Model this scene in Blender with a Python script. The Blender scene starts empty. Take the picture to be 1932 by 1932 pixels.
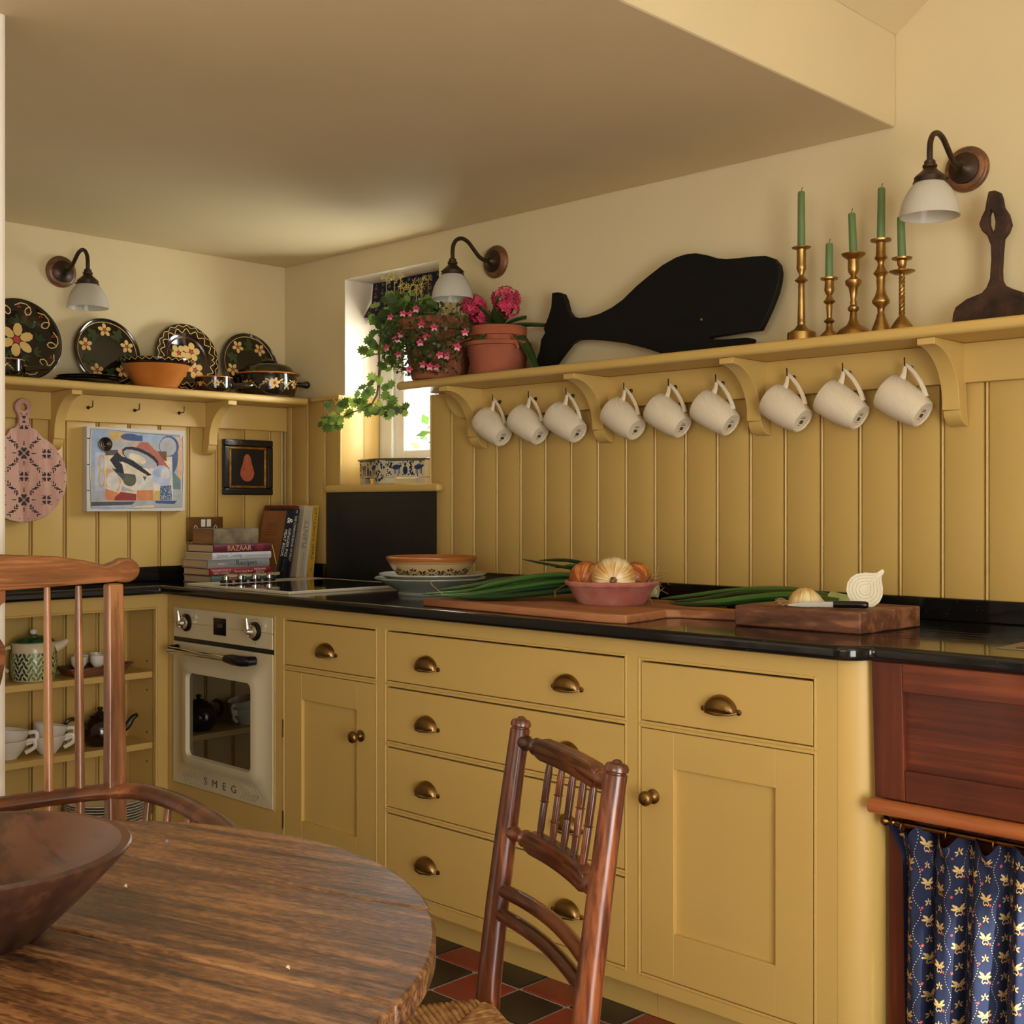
# Cottage kitchen: mustard panelled cabinets, open shelves, oak table and rush-seated chair.
import bpy, bmesh, math, random
from mathutils import Vector, Matrix

random.seed(7)
PI = math.pi
scene = bpy.context.scene
COL = scene.collection

# ------------------------------------------------------------------ camera
cam_d = bpy.data.cameras.new('camera')
cam_d.sensor_width = 36.0
cam_d.lens = 2311.07 / 1932 * 36.0
cam_d.shift_y = -(966 - 952.28) / 1932
cam_d.clip_start = 0.05
cam = bpy.data.objects.new('camera', cam_d)
COL.objects.link(cam)
cam.location = (4.0267, -2.8335, 1.1824)
cam.rotation_euler = (PI / 2, 0, 0.7742)
scene.camera = cam

# ------------------------------------------------------------------ world, sun, daylight at the openings, added vault lamp, exposure
scene.view_settings.view_transform = 'Standard'
scene.view_settings.look = 'None'
scene.view_settings.gamma = 1.0
scene.view_settings.use_curve_mapping = False
scene.view_settings.exposure = 0.2
world = bpy.data.worlds.new('sky')
scene.world = world
world.use_nodes = True
bg = world.node_tree.nodes['Background']
bg.inputs['Color'].default_value = (0.90, 0.96, 1.0, 1)
bg.inputs['Strength'].default_value = 3.2


def area(name, loc, rot, sx, sy, power, col):
    d = bpy.data.lights.new(name, 'AREA')
    d.shape = 'RECTANGLE'
    d.size, d.size_y, d.energy, d.color = sx, sy, power, col
    o = bpy.data.objects.new(name, d)
    COL.objects.link(o)
    o.location, o.rotation_euler = loc, rot
    return o


# rear window (behind the camera), added lamp under the solid vault, garden doors, and the little hob window
area('daylight_rear_window', (4.35, -4.86, 1.60), (PI / 2, 0, 0), 1.9, 1.3, 20, (1.0, 0.96, 0.86))
area('vault_fill_lamp', (4.78, -2.2, 2.62), (0, math.radians(37), 0), 0.9, 1.6, 3.5, (1.0, 0.96, 0.89))
area('daylight_garden_door', (5.52, -2.65, 1.02), (PI / 2, 0, PI / 2), 1.4, 1.8, 60, (1.0, 0.98, 0.92))
area('daylight_hob_window', (0.64, 0.34, 1.62), (-PI / 2, 0, 0), 0.5, 0.7, 20, (1.0, 0.99, 0.95))
sun_d = bpy.data.lights.new('sun', 'SUN')
sun_d.energy = 14.0
sun_d.angle = math.radians(1.2)
sun_d.color = (1.0, 0.95, 0.86)
sun = bpy.data.objects.new('sun', sun_d)
COL.objects.link(sun)
SUN_DIR = Vector((0.83, -0.30, 0.47)).normalized()      # towards the sun
sun.rotation_euler = SUN_DIR.to_track_quat('Z', 'Y').to_euler()


# ------------------------------------------------------------------ materials
def lin(c):
    def f(x):
        x /= 255.0
        return x / 12.92 if x <= 0.04045 else ((x + 0.055) / 1.055) ** 2.4
    return (f(c[0]), f(c[1]), f(c[2]), 1.0)


MATS = {}


def new_mat(name):
    m = bpy.data.materials.new(name)
    m.use_nodes = True
    nt = m.node_tree
    return m, nt, nt.nodes['Principled BSDF']


def add_bump(nt, b, src, strength, dist=0.002):
    bp = nt.nodes.new('ShaderNodeBump')
    bp.inputs['Strength'].default_value = strength
    bp.inputs['Distance'].default_value = dist
    nt.links.new(src, bp.inputs['Height'])
    nt.links.new(bp.outputs['Normal'], b.inputs['Normal'])


def coords(nt, scale=(1, 1, 1), rot=(0, 0, 0)):
    tc = nt.nodes.new('ShaderNodeTexCoord')
    mp = nt.nodes.new('ShaderNodeMapping')
    mp.inputs['Scale'].default_value = scale
    mp.inputs['Rotation'].default_value = rot
    nt.links.new(tc.outputs['Object'], mp.inputs['Vector'])
    return mp.outputs['Vector']


def noise(nt, vec, scale, detail=4, rough=0.55):
    n = nt.nodes.new('ShaderNodeTexNoise')
    n.inputs['Scale'].default_value = scale
    n.inputs['Detail'].default_value = detail
    n.inputs['Roughness'].default_value = rough
    nt.links.new(vec, n.inputs['Vector'])
    return n.outputs['Fac']


def ramp(nt, fac, stops):
    r = nt.nodes.new('ShaderNodeValToRGB')
    el = r.color_ramp.elements
    while len(el) < len(stops):
        el.new(0.5)
    for e, (p, c) in zip(el, stops):
        e.position, e.color = p, c
    nt.links.new(fac, r.inputs['Fac'])
    return r.outputs['Color']


def mat(name, col, rough=0.5, metal=0.0, var=0.0, vscale=6.0, bump=0.0, bscale=80.0, spec=0.5, coat=0.0,
        stretch=(1, 1, 1), trans=0.0, sss=0.0, alpha=None, second=None, emit=0.0):
    if name in MATS:
        return MATS[name]
    m, nt, b = new_mat(name)
    c = lin(col)
    b.inputs['Base Color'].default_value = c
    b.inputs['Roughness'].default_value = rough
    b.inputs['Metallic'].default_value = metal
    b.inputs['Specular IOR Level'].default_value = spec
    b.inputs['Coat Weight'].default_value = coat
    b.inputs['Transmission Weight'].default_value = trans
    if sss:
        b.inputs['Subsurface Weight'].default_value = sss
        b.inputs['Subsurface Radius'].default_value = (0.01, 0.008, 0.005)
    if var or second:
        v = coords(nt, stretch)
        fac = noise(nt, v, vscale)
        lo = tuple(max(0, x * (1 - var)) for x in c[:3]) + (1,)
        hi = tuple(min(1, x * (1 + var)) for x in c[:3]) + (1,)
        if second:
            lo = lin(second)
        nt.links.new(ramp(nt, fac, [(0.35, lo), (0.65, hi)]), b.inputs['Base Color'])
    if bump:
        add_bump(nt, b, noise(nt, coords(nt, stretch), bscale, 5), bump)
    if emit:
        b.inputs['Emission Color'].default_value = c
        b.inputs['Emission Strength'].default_value = emit
    MATS[name] = m
    return m


def wood(name, dark, light, grain='X', scale=14.0, stretch=14.0, rough=0.45, bump=0.15, coat=0.0, mid=None, contrast=0.18, spec=0.5):
    """Grain runs along the given object axis."""
    if name in MATS:
        return MATS[name]
    m, nt, b = new_mat(name)
    s = [1.0, 1.0, 1.0]
    s['XYZ'.index(grain)] = 1.0 / stretch
    v = coords(nt, tuple(s))
    n1 = noise(nt, v, scale, 8, 0.62)
    n2 = noise(nt, v, scale * 6, 5, 0.6)
    n3 = noise(nt, coords(nt), 3.5, 3)
    mx = nt.nodes.new('ShaderNodeMath'); mx.operation = 'MULTIPLY_ADD'
    nt.links.new(n2, mx.inputs[0]); mx.inputs[1].default_value = 0.45
    nt.links.new(n1, mx.inputs[2])
    m2 = nt.nodes.new('ShaderNodeMath'); m2.operation = 'MULTIPLY_ADD'
    nt.links.new(n3, m2.inputs[0]); m2.inputs[1].default_value = 0.35
    nt.links.new(mx.outputs[0], m2.inputs[2])
    d, l = lin(dark), lin(light)
    stops = [(0.9 - contrast, d), (0.9, lin(mid) if mid else tuple((a + e) / 2 for a, e in zip(d, l))), (0.9 + contrast, l)]
    nt.links.new(ramp(nt, m2.outputs[0], stops), b.inputs['Base Color'])
    b.inputs['Roughness'].default_value = rough
    b.inputs['Coat Weight'].default_value = coat
    b.inputs['Coat Roughness'].default_value = 0.2
    b.inputs['Specular IOR Level'].default_value = spec
    if bump:
        add_bump(nt, b, mx.outputs[0], bump, 0.003)
    MATS[name] = m
    return m


CREAM = mat('plaster_cream', (217, 199, 155), 0.85, var=0.03, vscale=1.5, bump=0.25, bscale=2.2)
WHITEP = mat('plaster_white', (226, 216, 200), 0.8, var=0.02)
MUST = mat('mustard_paint', (204, 170, 96), 0.42, var=0.03, vscale=3, bump=0.06, bscale=90, stretch=(1, 1, 0.06))
MUSTX = mat('mustard_paint_rails', (204, 170, 96), 0.42, var=0.03, vscale=3, bump=0.06, bscale=90, stretch=(0.06, 1, 1))
BRASS = mat('aged_brass', (136, 106, 62), 0.36, 1.0, var=0.35, vscale=18)
BRASS2 = mat('candlestick_brass', (168, 132, 76), 0.36, 1.0, var=0.30, vscale=22)
BRONZE = mat('dark_bronze', (62, 46, 32), 0.40, 0.6, var=0.3, vscale=25)
CHROME = mat('chrome', (225, 222, 215), 0.10, 1.0)
BLACKP = mat('black_plastic', (14, 14, 14), 0.22)
TERRA = mat('terracotta', (150, 82, 56), 0.85, var=0.22, vscale=9, bump=0.15, bscale=60)
TERRA2 = mat('dusty_terracotta', (160, 88, 76), 0.9, vscale=14, second=(188, 132, 116), var=0.05, bump=0.2, bscale=90)
WHITE = mat('white_glaze', (226, 218, 202), 0.18, var=0.02)


def leaf_mat(name, col, tcol):
    m = mat(name, col, 0.5, var=0.3, vscale=25)
    nt = m.node_tree
    t = nt.nodes.new('ShaderNodeBsdfTranslucent'); t.inputs['Color'].default_value = lin(tcol)
    mx = nt.nodes.new('ShaderNodeMixShader'); mx.inputs[0].default_value = 0.25
    nt.links.new(nt.nodes['Principled BSDF'].outputs[0], mx.inputs[1]); nt.links.new(t.outputs[0], mx.inputs[2])
    nt.links.new(mx.outputs[0], nt.nodes['Material Output'].inputs['Surface'])
    return m


GREENLEAF = leaf_mat('leaf_green', (60, 82, 34), (96, 124, 40))
LIGHTLEAF = leaf_mat('leaf_light_green', (112, 138, 66), (140, 160, 60))
DARKLEAF = mat('leaf_dark_green', (54, 78, 32), 0.45, var=0.3, vscale=20)
STEM = mat('plant_stem', (120, 92, 52), 0.6, var=0.2)
PINK = mat('flower_pink', (206, 54, 92), 0.6, var=0.25, vscale=60)
PALEPINK = mat('flower_pale_pink', (226, 160, 170), 0.6)
YELLOWF = mat('flower_yellow', (206, 190, 84), 0.6)


def granite():
    m, nt, b = new_mat('black_granite')
    vo = nt.nodes.new('ShaderNodeTexVoronoi')
    vo.inputs['Scale'].default_value = 260
    nt.links.new(coords(nt), vo.inputs['Vector'])
    n = noise(nt, coords(nt), 55, 2)
    ml = nt.nodes.new('ShaderNodeMath'); ml.operation = 'SUBTRACT'
    nt.links.new(n, ml.inputs[0]); nt.links.new(vo.outputs['Distance'], ml.inputs[1])
    nt.links.new(ramp(nt, ml.outputs[0], [(0.45, (0.006, 0.006, 0.006, 1)), (0.51, (0.012, 0.012, 0.011, 1)), (0.57, (0.30, 0.28, 0.24, 1))]), b.inputs['Base Color'])
    b.inputs['Roughness'].default_value = 0.09
    b.inputs['Specular IOR Level'].default_value = 0.55
    return m


GRANITE = granite()
SLATE = mat('black_slab', (16, 16, 15), 0.35, var=0.4, vscale=40)


# ------------------------------------------------------------------ mesh builder
class MB:
    def __init__(s):
        s.v, s.f, s.m, s.k = [], [], [], 0

    def add(s, vs, fs, M=None):
        o = len(s.v)
        s.v += [(M @ Vector(v)) if M else Vector(v) for v in vs]
        s.f += [tuple(i + o for i in f) for f in fs]
        s.m += [s.k] * len(fs)
        return s

    def box(s, x0, x1, y0, y1, z0, z1, M=None):
        vs = [(x, y, z) for z in (z0, z1) for y in (y0, y1) for x in (x0, x1)]
        return s.add(vs, [(0, 2, 3, 1), (4, 5, 7, 6), (0, 1, 5, 4), (2, 6, 7, 3), (0, 4, 6, 2), (1, 3, 7, 5)], M)

    def lathe(s, prof, seg=24, M=None, a0=0.0, a1=2 * PI, scallop=None):
        full = abs(a1 - a0 - 2 * PI) < 1e-6
        n = seg if full else seg + 1
        vs, fs = [], []
        for j, (r, z) in enumerate(prof):
            for i in range(n):
                a = a0 + (a1 - a0) * i / seg
                rr = r * (1 + scallop(a, j)) if scallop else r
                vs.append((rr * math.cos(a), rr * math.sin(a), z))
        for j in range(len(prof) - 1):
            for i in range(seg):
                i2 = (i + 1) % n
                fs.append((j * n + i, j * n + i2, (j + 1) * n + i2, (j + 1) * n + i))
        if full:
            if prof[0][0] > 1e-5:
                fs.append(tuple(range(n - 1, -1, -1)))
            if prof[-1][0] > 1e-5:
                k = (len(prof) - 1) * n
                fs.append(tuple(range(k, k + n)))
        return s.add(vs, fs, M)

    def tube(s, pts, r, seg=8, M=None, flat=1.0, closed=False, up=None):
        pts = [Vector(p) for p in pts]
        n = len(pts)
        rs = r if isinstance(r, (list, tuple)) else [r] * n
        vs, fs = [], []
        t0 = (pts[1] - pts[0]).normalized()
        u = Vector(up) if up else (Vector((0, 0, 1)) if abs(t0.z) < 0.9 else Vector((1, 0, 0)))
        for i in range(n):
            if closed:
                t = (pts[(i + 1) % n] - pts[i - 1]).normalized()
            else:
                t = (pts[min(i + 1, n - 1)] - pts[max(i - 1, 0)]).normalized()
            u = (u - t * u.dot(t))
            if u.length < 1e-6:
                u = t.orthogonal()
            u.normalize()
            w = t.cross(u)
            for k in range(seg):
                a = 2 * PI * k / seg
                vs.append(pts[i] + u * (math.sin(a) * rs[i] * flat) + w * (math.cos(a) * rs[i]))
        m = n if closed else n - 1
        for i in range(m):
            i2 = (i + 1) % n
            for k in range(seg):
                k2 = (k + 1) % seg
                fs.append((i * seg + k, i * seg + k2, i2 * seg + k2, i2 * seg + k))
        if not closed:
            fs.append(tuple(range(seg - 1, -1, -1)))
            fs.append(tuple(range((n - 1) * seg, n * seg)))
        return s.add(vs, fs, M)

    def prism(s, poly, axis, a, b, M=None, hole=None):
        """poly in the plane normal to axis: z->(x,y), y->(x,z), x->(y,z)."""
        def p3(p, h):
            return {'z': (p[0], p[1], h), 'y': (p[0], h, p[1]), 'x': (h, p[0], p[1])}[axis]
        n = len(poly)
        if not hole:
            vs = [p3(p, a) for p in poly] + [p3(p, b) for p in poly]
            fs = [tuple(range(n)), tuple(range(2 * n - 1, n - 1, -1))]
            fs += [(i, (i + 1) % n, n + (i + 1) % n, n + i) for i in range(n)]
            return s.add(vs, fs, M)
        # with a hole: cut bridges between the two closest vertices
        k = len(hole)
        best = min(((Vector(poly[i]) - Vector(hole[j])).length, i, j) for i in range(n) for j in range(k))
        _, i0, j0 = best
        ar = sum(poly[i][0] * poly[(i + 1) % n][1] - poly[(i + 1) % n][0] * poly[i][1] for i in range(n))
        ah = sum(hole[i][0] * hole[(i + 1) % k][1] - hole[(i + 1) % k][0] * hole[i][1] for i in range(k))
        hh = list(hole)
        if ar * ah > 0:
            hh = hh[::-1]; j0 = k - 1 - j0
        ring = [poly[(i0 + i) % n] for i in range(n + 1)] + [hh[(j0 + j) % k] for j in range(k + 1)]
        q = len(ring)
        vs = [p3(p, a) for p in ring] + [p3(p, b) for p in ring]
        fs = [tuple(range(q)), tuple(range(2 * q - 1, q - 1, -1))]
        fs += [(i, i + 1, q + i + 1, q + i) for i in range(n)]
        fs += [(i, i + 1, q + i + 1, q + i) for i in range(n + 1, q - 1)]
        return s.add(vs, fs, M)

    def ball(s, c, r, seg=12, rings=8, M=None):
        rx, ry, rz = r if isinstance(r, (tuple, list)) else (r, r, r)
        vs, fs = [(c[0], c[1], c[2] - rz)], []
        for j in range(1, rings):
            p = -PI / 2 + PI * j / rings
            for i in range(seg):
                a = 2 * PI * i / seg
                vs.append((c[0] + rx * math.cos(p) * math.cos(a), c[1] + ry * math.cos(p) * math.sin(a), c[2] + rz * math.sin(p)))
        vs.append((c[0], c[1], c[2] + rz))
        for i in range(seg):
            fs.append((0, 1 + (i + 1) % seg, 1 + i))
            k = 1 + (rings - 2) * seg
            fs.append((len(vs) - 1, k + i, k + (i + 1) % seg))
        for j in range(rings - 2):
            for i in range(seg):
                i2 = (i + 1) % seg
                fs.append((1 + j * seg + i, 1 + j * seg + i2, 1 + (j + 1) * seg + i2, 1 + (j + 1) * seg + i))
        return s.add(vs, fs, M)

    def grid(s, fn, nu, nv, M=None):
        vs = [fn(i / nu, j / nv) for j in range(nv + 1) for i in range(nu + 1)]
        w = nu + 1
        fs = [(j * w + i, j * w + i + 1, (j + 1) * w + i + 1, (j + 1) * w + i) for j in range(nv) for i in range(nu)]
        return s.add(vs, fs, M)

    def mesh(s, name, mats, smooth=True, recalc=True, angle=38):
        me = bpy.data.meshes.new(name)
        me.from_pydata([tuple(v) for v in s.v], [], s.f)
        for m in (mats if isinstance(mats, (list, tuple)) else [mats]):
            me.materials.append(m)
        me.polygons.foreach_set('material_index', s.m)
        if recalc:
            bm = bmesh.new(); bm.from_mesh(me)
            bmesh.ops.recalc_face_normals(bm, faces=bm.faces)
            bm.to_mesh(me); bm.free()
        if smooth:
            me.polygons.foreach_set('use_smooth', [True] * len(me.polygons))
            me.set_sharp_from_angle(angle=math.radians(angle))
        me.update()
        return me

    def build(s, name, mats, parent=None, smooth=True, bevel=0.0, seg=2, recalc=True, loc=None, rot=None, solid=0.0, sub=0, angle=38):
        return link(name, s.mesh(name, mats, smooth, recalc, angle), parent, bevel, seg, loc, rot, solid, sub)


def link(name, me, parent=None, bevel=0.0, seg=2, loc=None, rot=None, solid=0.0, sub=0):
    o = bpy.data.objects.new(name, me)
    COL.objects.link(o)
    if parent:
        o.parent = parent
    if loc:
        o.location = loc
    if rot:
        o.rotation_euler = rot
    if sub:
        md = o.modifiers.new('sub', 'SUBSURF'); md.levels = md.render_levels = sub
    if solid:
        md = o.modifiers.new('solid', 'SOLIDIFY'); md.thickness = solid; md.offset = 0
    if bevel:
        md = o.modifiers.new('bevel', 'BEVEL')
        md.width, md.segments, md.limit_method, md.angle_limit = bevel, seg, 'ANGLE', math.radians(40)
        md.harden_normals = False
    return o


def tag(o, label, cat=None, group=None, kind=None):
    o['label'] = label
    if cat:
        o['category'] = cat
    if group:
        o['group'] = group
    if kind:
        o['kind'] = kind
    return o


def thing(name, label, cat, loc=(0, 0, 0), rz=0.0, group=None):
    o = bpy.data.objects.new(name, None)
    o.empty_display_size = 0.05
    COL.objects.link(o)
    o.location = loc
    o.rotation_euler = (0, 0, rz)
    return tag(o, label, cat, group)


def copy_tree(o, parent=None):
    c = o.copy(); COL.objects.link(c); c.parent = parent
    for ch in list(o.children):
        copy_tree(ch, c)
    return c


# flat print: polygons laid on a surface through a mapping function
def ell(cx, cy, rx, ry, rot=0.0, n=10):
    c, s_ = math.cos(rot), math.sin(rot)
    return [(cx + rx * math.cos(t) * c - ry * math.sin(t) * s_, cy + rx * math.cos(t) * s_ + ry * math.sin(t) * c) for t in [2 * PI * i / n for i in range(n)]]


def rect(x0, y0, x1, y1):
    return [(x0, y0), (x1, y0), (x1, y1), (x0, y1)]


def stroke(pts, w):
    """a thin ribbon along a 2-D polyline, as quads"""
    out = []
    for (a, b) in zip(pts[:-1], pts[1:]):
        d = Vector((b[0] - a[0], b[1] - a[1]))
        if d.length < 1e-9:
            continue
        n = Vector((-d.y, d.x)).normalized() * (w / 2)
        e = d.normalized() * (w * 0.2)
        out.append([(a[0] + n.x - e.x, a[1] + n.y - e.y), (a[0] - n.x - e.x, a[1] - n.y - e.y), (b[0] - n.x + e.x, b[1] - n.y + e.y), (b[0] + n.x + e.x, b[1] + n.y + e.y)])
    return out


def flower(cx, cy, r, n, rot, kp, kc, fat=0.34):
    out = [(ell(cx + r * 0.62 * math.cos(rot + 2 * PI * i / n), cy + r * 0.62 * math.sin(rot + 2 * PI * i / n), r * 0.40, r * fat, rot + 2 * PI * i / n, 9), kp) for i in range(n)]
    out.append((ell(cx, cy, r * 0.22, r * 0.22, 0, 8), kc))
    return out


def decal(name, polys, fn, mats, parent, step=0.0):
    mb = MB()
    for i, (poly, k) in enumerate(polys):
        mb.k = k
        mb.add([fn(p[0], p[1], step * i) for p in poly], [tuple(range(len(poly)))])
    o = mb.build(name, mats, parent, smooth=False, recalc=False)
    o['kind'] = 'stuff'      # flat print: many tiny painted shapes
    return o


def text_polys(body, size, width=None):
    """lettering as a mesh in the xy plane, centred at the origin; returns (verts, faces)"""
    cu = bpy.data.curves.new('lettering', 'FONT')
    cu.body, cu.size = body, size
    cu.align_x, cu.align_y = 'CENTER', 'CENTER'
    cu.resolution_u = 2
    o = bpy.data.objects.new('lettering', cu)
    me = o.to_mesh()
    vs = [(v.co.x, v.co.y, 0.0) for v in me.vertices]
    fs = [tuple(p.vertices) for p in me.polygons]
    o.to_mesh_clear()
    bpy.data.objects.remove(o); bpy.data.curves.remove(cu)
    if vs:
        x0, x1 = min(v[0] for v in vs), max(v[0] for v in vs)
        y0, y1 = min(v[1] for v in vs), max(v[1] for v in vs)
        k = (width / (x1 - x0)) if width and x1 > x0 else 1.0
        vs = [((v[0] - (x0 + x1) / 2) * k, v[1] - (y0 + y1) / 2, 0) for v in vs]
    return vs, fs


def frame(origin, xdir, ydir):
    """matrix with local x, y along the given world/parent directions"""
    x = Vector(xdir).normalized()
    y = Vector(ydir); y = (y - x * y.dot(x)).normalized()
    z = x.cross(y)
    return Matrix((
        (x.x, y.x, z.x, origin[0]), (x.y, y.y, z.y, origin[1]), (x.z, y.z, z.z, origin[2]), (0, 0, 0, 1)))


def lettering(name, body, size, M, m, parent, width=None):
    vs, fs = text_polys(body, size, width)
    return MB().add(vs, fs, M).build(name, m, parent, smooth=False, recalc=False)


# ================================================================== THE ROOM
HC, X1 = 2.1175, 2.5855           # low ceiling height and where it stops
T = 0.908                         # worktop height
SH = 1.588                        # wall shelf height


def structure(o, label, cat):
    return tag(o, label, cat, kind='structure')


def glass_mat():
    m, nt, b = new_mat('window_glass')
    nt.nodes.remove(b)
    out = nt.nodes['Material Output']
    t = nt.nodes.new('ShaderNodeBsdfTransparent')
    g = nt.nodes.new('ShaderNodeBsdfGlossy'); g.inputs['Roughness'].default_value = 0.02
    mx = nt.nodes.new('ShaderNodeMixShader'); mx.inputs[0].default_value = 0.05
    nt.links.new(t.outputs[0], mx.inputs[1]); nt.links.new(g.outputs[0], mx.inputs[2])
    nt.links.new(mx.outputs[0], out.inputs['Surface'])
    return m


GLASS = glass_mat()

# floor: cement bed with quarry tiles standing proud of it
GROUT = mat('tile_grout', (176, 170, 156), 0.9, var=0.15, vscale=30)
RED = mat('quarry_tile_red', (134, 52, 40), 0.38, var=0.18, vscale=14, bump=0.1, bscale=60)
BLK = mat('quarry_tile_black', (44, 34, 29), 0.36, var=0.4, vscale=12, bump=0.1, bscale=60)
floor = MB().box(-0.15, 5.75, -5.15, 0.3, -0.06, -0.004).build('floor', GROUT, smooth=False)
structure(floor, 'red and black checkered quarry tile floor with pale grout', 'floor')
PT = 0.154
tile_me = {}
for k, m in ((0, RED), (1, BLK)):
    mb = MB().box(0, PT - 0.010, 0, PT - 0.010, -0.012, 0.0)
    tile_me[k] = mb.mesh('tile', m, smooth=False)
rest = MB()
for i in range(-9, 26):
    for j in range(-28, 1):
        x, y = 1.638 + PT * i + 0.005, -0.680 + PT * j + 0.005
        k = (i + j) % 2
        if -4 <= i < 16 and -14 <= j <= 0:
            o = link('tile', tile_me[k], floor, bevel=0.0015, seg=1, loc=(x, y, random.uniform(-0.0008, 0.0008)))
        elif y > -4.95:
            rest.k = k
            rest.box(x, x + PT - 0.010, y, y + PT - 0.010, -0.012, 0.0)
o = rest.build('tiles', [RED, BLK], floor, smooth=False)
o['kind'] = 'stuff'

# walls
w = MB()
w.box(-0.15, 0.0, -5.15, 0.3, 0, 2.6)
wl = structure(w.build('wall_left', CREAM, smooth=False), 'cream plaster wall above mustard boarding at the open shelving end', 'wall')
w = MB()
w.box(0.0, 0.381, 0.0, 0.3, 0, HC + 0.4)
w.box(0.905, 5.75, 0.0, 0.3, 0, 3.7)
w.box(0.381, 0.905, 0.0, 0.3, 0, 1.225)
w.box(0.381, 0.905, 0.0, 0.3, 2.026, HC + 0.4)
wb = structure(w.build('wall_back', CREAM, smooth=False), 'long cream plaster wall with the small window above the hob', 'wall')
w = MB().box(0.0, 1.70, -5.15, -1.835, 0, 2.6)
structure(w.build('wall_partition', WHITEP, smooth=False, bevel=0.008), 'pale plaster wall end standing beside the tall-backed armchair', 'wall')
# right wall with a small window added for the sunbeam, rear wall with a wide window
w = MB()
SY0, SY1, SZ0, SZ1 = -1.655, -1.365, 1.545, 2.04  # unseen window, added and sized to pass one sunbeam to the curtain
DY0, DY1, DZ1 = -3.40, -1.90, 1.95
w.box(5.6, 5.75, -5.15, DY0, 0, 2.6)
w.box(5.6, 5.75, DY0, DY1, DZ1, 2.6)
w.box(5.6, 5.75, DY1, SY0, 0, 2.6)
w.box(5.6, 5.75, SY1, 0.3, 0, 2.6)
w.box(5.6, 5.75, SY0, SY1, 0, SZ0)
w.box(5.6, 5.75, SY0, SY1, SZ1, 2.6)
structure(w.build('wall_right', CREAM, smooth=False), 'cream plaster side wall with garden doors and one small window added for a sunbeam', 'wall')
w = MB()
w.box(1.70, 3.4, -5.15, -5.0, 0, 3.7)
w.box(5.3, 5.6, -5.15, -5.0, 0, 3.7)
w.box(3.4, 5.3, -5.15, -5.0, 0, 0.95)
w.box(3.4, 5.3, -5.15, -5.0, 2.25, 3.7)
structure(w.build('wall_rear', CREAM, smooth=False), 'cream plaster wall with a wide window facing the kitchen cabinets', 'wall')


def make_window(name, label, x0, x1, y0, y1, z0, z1, m, along='x', bars=0, f=0.045, g=0.035):
    """frame, one or more sashes and panes; the frame runs along x (or y)"""
    def bx(mb, a0, a1, b0, b1, c0, c1):
        return mb.box(a0, a1, b0, b1, c0, c1) if along == 'x' else mb.box(b0, b1, a0, a1, c0, c1)
    mb = MB()
    bx(mb, x0, x0 + f, y0, y1, z0, z1); bx(mb, x1 - f, x1, y0, y1, z0, z1)
    bx(mb, x0 + f, x1 - f, y0, y1, z0, z0 + f); bx(mb, x0 + f, x1 - f, y0, y1, z1 - f, z1)
    root = mb.build(name, m, smooth=False, bevel=0.004)
    structure(root, label, 'window')
    n = bars + 1
    wd = (x1 - x0 - 2 * f) / n
    for i in range(n):
        a0, a1 = x0 + f + i * wd + 0.002, x0 + f + (i + 1) * wd - 0.002
        mb = MB()
        ym = (y0 + y1) / 2
        bx(mb, a0, a0 + g, ym - 0.018, ym + 0.018, z0 + f + 0.002, z1 - f - 0.002)
        bx(mb, a1 - g, a1, ym - 0.018, ym + 0.018, z0 + f + 0.002, z1 - f - 0.002)
        bx(mb, a0 + g, a1 - g, ym - 0.018, ym + 0.018, z0 + f + 0.002, z0 + f + g)
        bx(mb, a0 + g, a1 - g, ym - 0.018, ym + 0.018, z1 - f - g, z1 - f - 0.002)
        s = mb.build('sash', m, root, smooth=False, bevel=0.005)
        mb = MB(); bx(mb, a0 + g, a1 - g, ym - 0.002, ym + 0.002, z0 + f + g, z1 - f - g)
        mb.build('pane', GLASS, s, smooth=False)
    return root


WINW = mat('window_white', (232, 230, 222), 0.4)
make_window('window_1', 'small white casement window behind the trailing plant', 0.383, 0.903, 0.165, 0.225, 1.258, 2.024, WINW, f=0.075, g=0.055)
make_window('window_2', 'wide white casement window in the rear wall', 3.402, 5.298, -5.11, -5.04, 0.952, 2.248, WINW, bars=2)
make_window('sunbeam_window', 'little white window added in the side wall to pass a sunbeam', SY0, SY1, 5.63, 5.70, SZ0, SZ1, WINW, along='y', f=0.03, g=0.025)
make_window('door_1', 'white glazed garden doors in the side wall', DY0 + 0.002, DY1 - 0.002, 5.63, 5.70, 0.002, DZ1 - 0.002, WINW, along='y', bars=1, f=0.05, g=0.06)

# ceilings: the low one with its face, and the vault over the rest of the room
c = MB().box(0.0, X1, -5.0, 0.0, HC, HC + 0.45)
structure(c.build('ceiling', CREAM, smooth=False, bevel=0.006), 'low cream plaster ceiling ending in a square bulkhead', 'ceiling')
zr = 2.345 + 0.75 * (3.9 - X1)
v = MB()
v.prism([(X1 + 0.001, 2.345), (3.9, zr), (5.75, zr - 0.75 * 1.85), (5.75, zr + 0.3), (X1 + 0.001, zr + 0.3)], 'y', -5.0, 0.0)
structure(v.build('ceiling_vault', CREAM, smooth=False), 'sloping vaulted plaster ceiling over the sink side', 'ceiling')
r = MB()  # added frame and opaque panel over the fill lamp; vault stays uncut
Mr = frame((4.75, -2.2, zr - 0.75 * 0.85 - 0.012), (0, 1, 0), (0.8, 0, -0.6))
for a0, a1, b0, b1 in ((-0.85, 0.85, -0.5, -0.45), (-0.85, 0.85, 0.45, 0.5), (-0.85, -0.80, -0.45, 0.45), (0.80, 0.85, -0.45, 0.45)):
    r.box(a0, a1, b0, b1, -0.02, 0.02, Mr)
root = structure(r.build('vault_lamp_frame', WINW, smooth=False), 'white framed panel added under the solid vault above a fill lamp', 'window')
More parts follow.
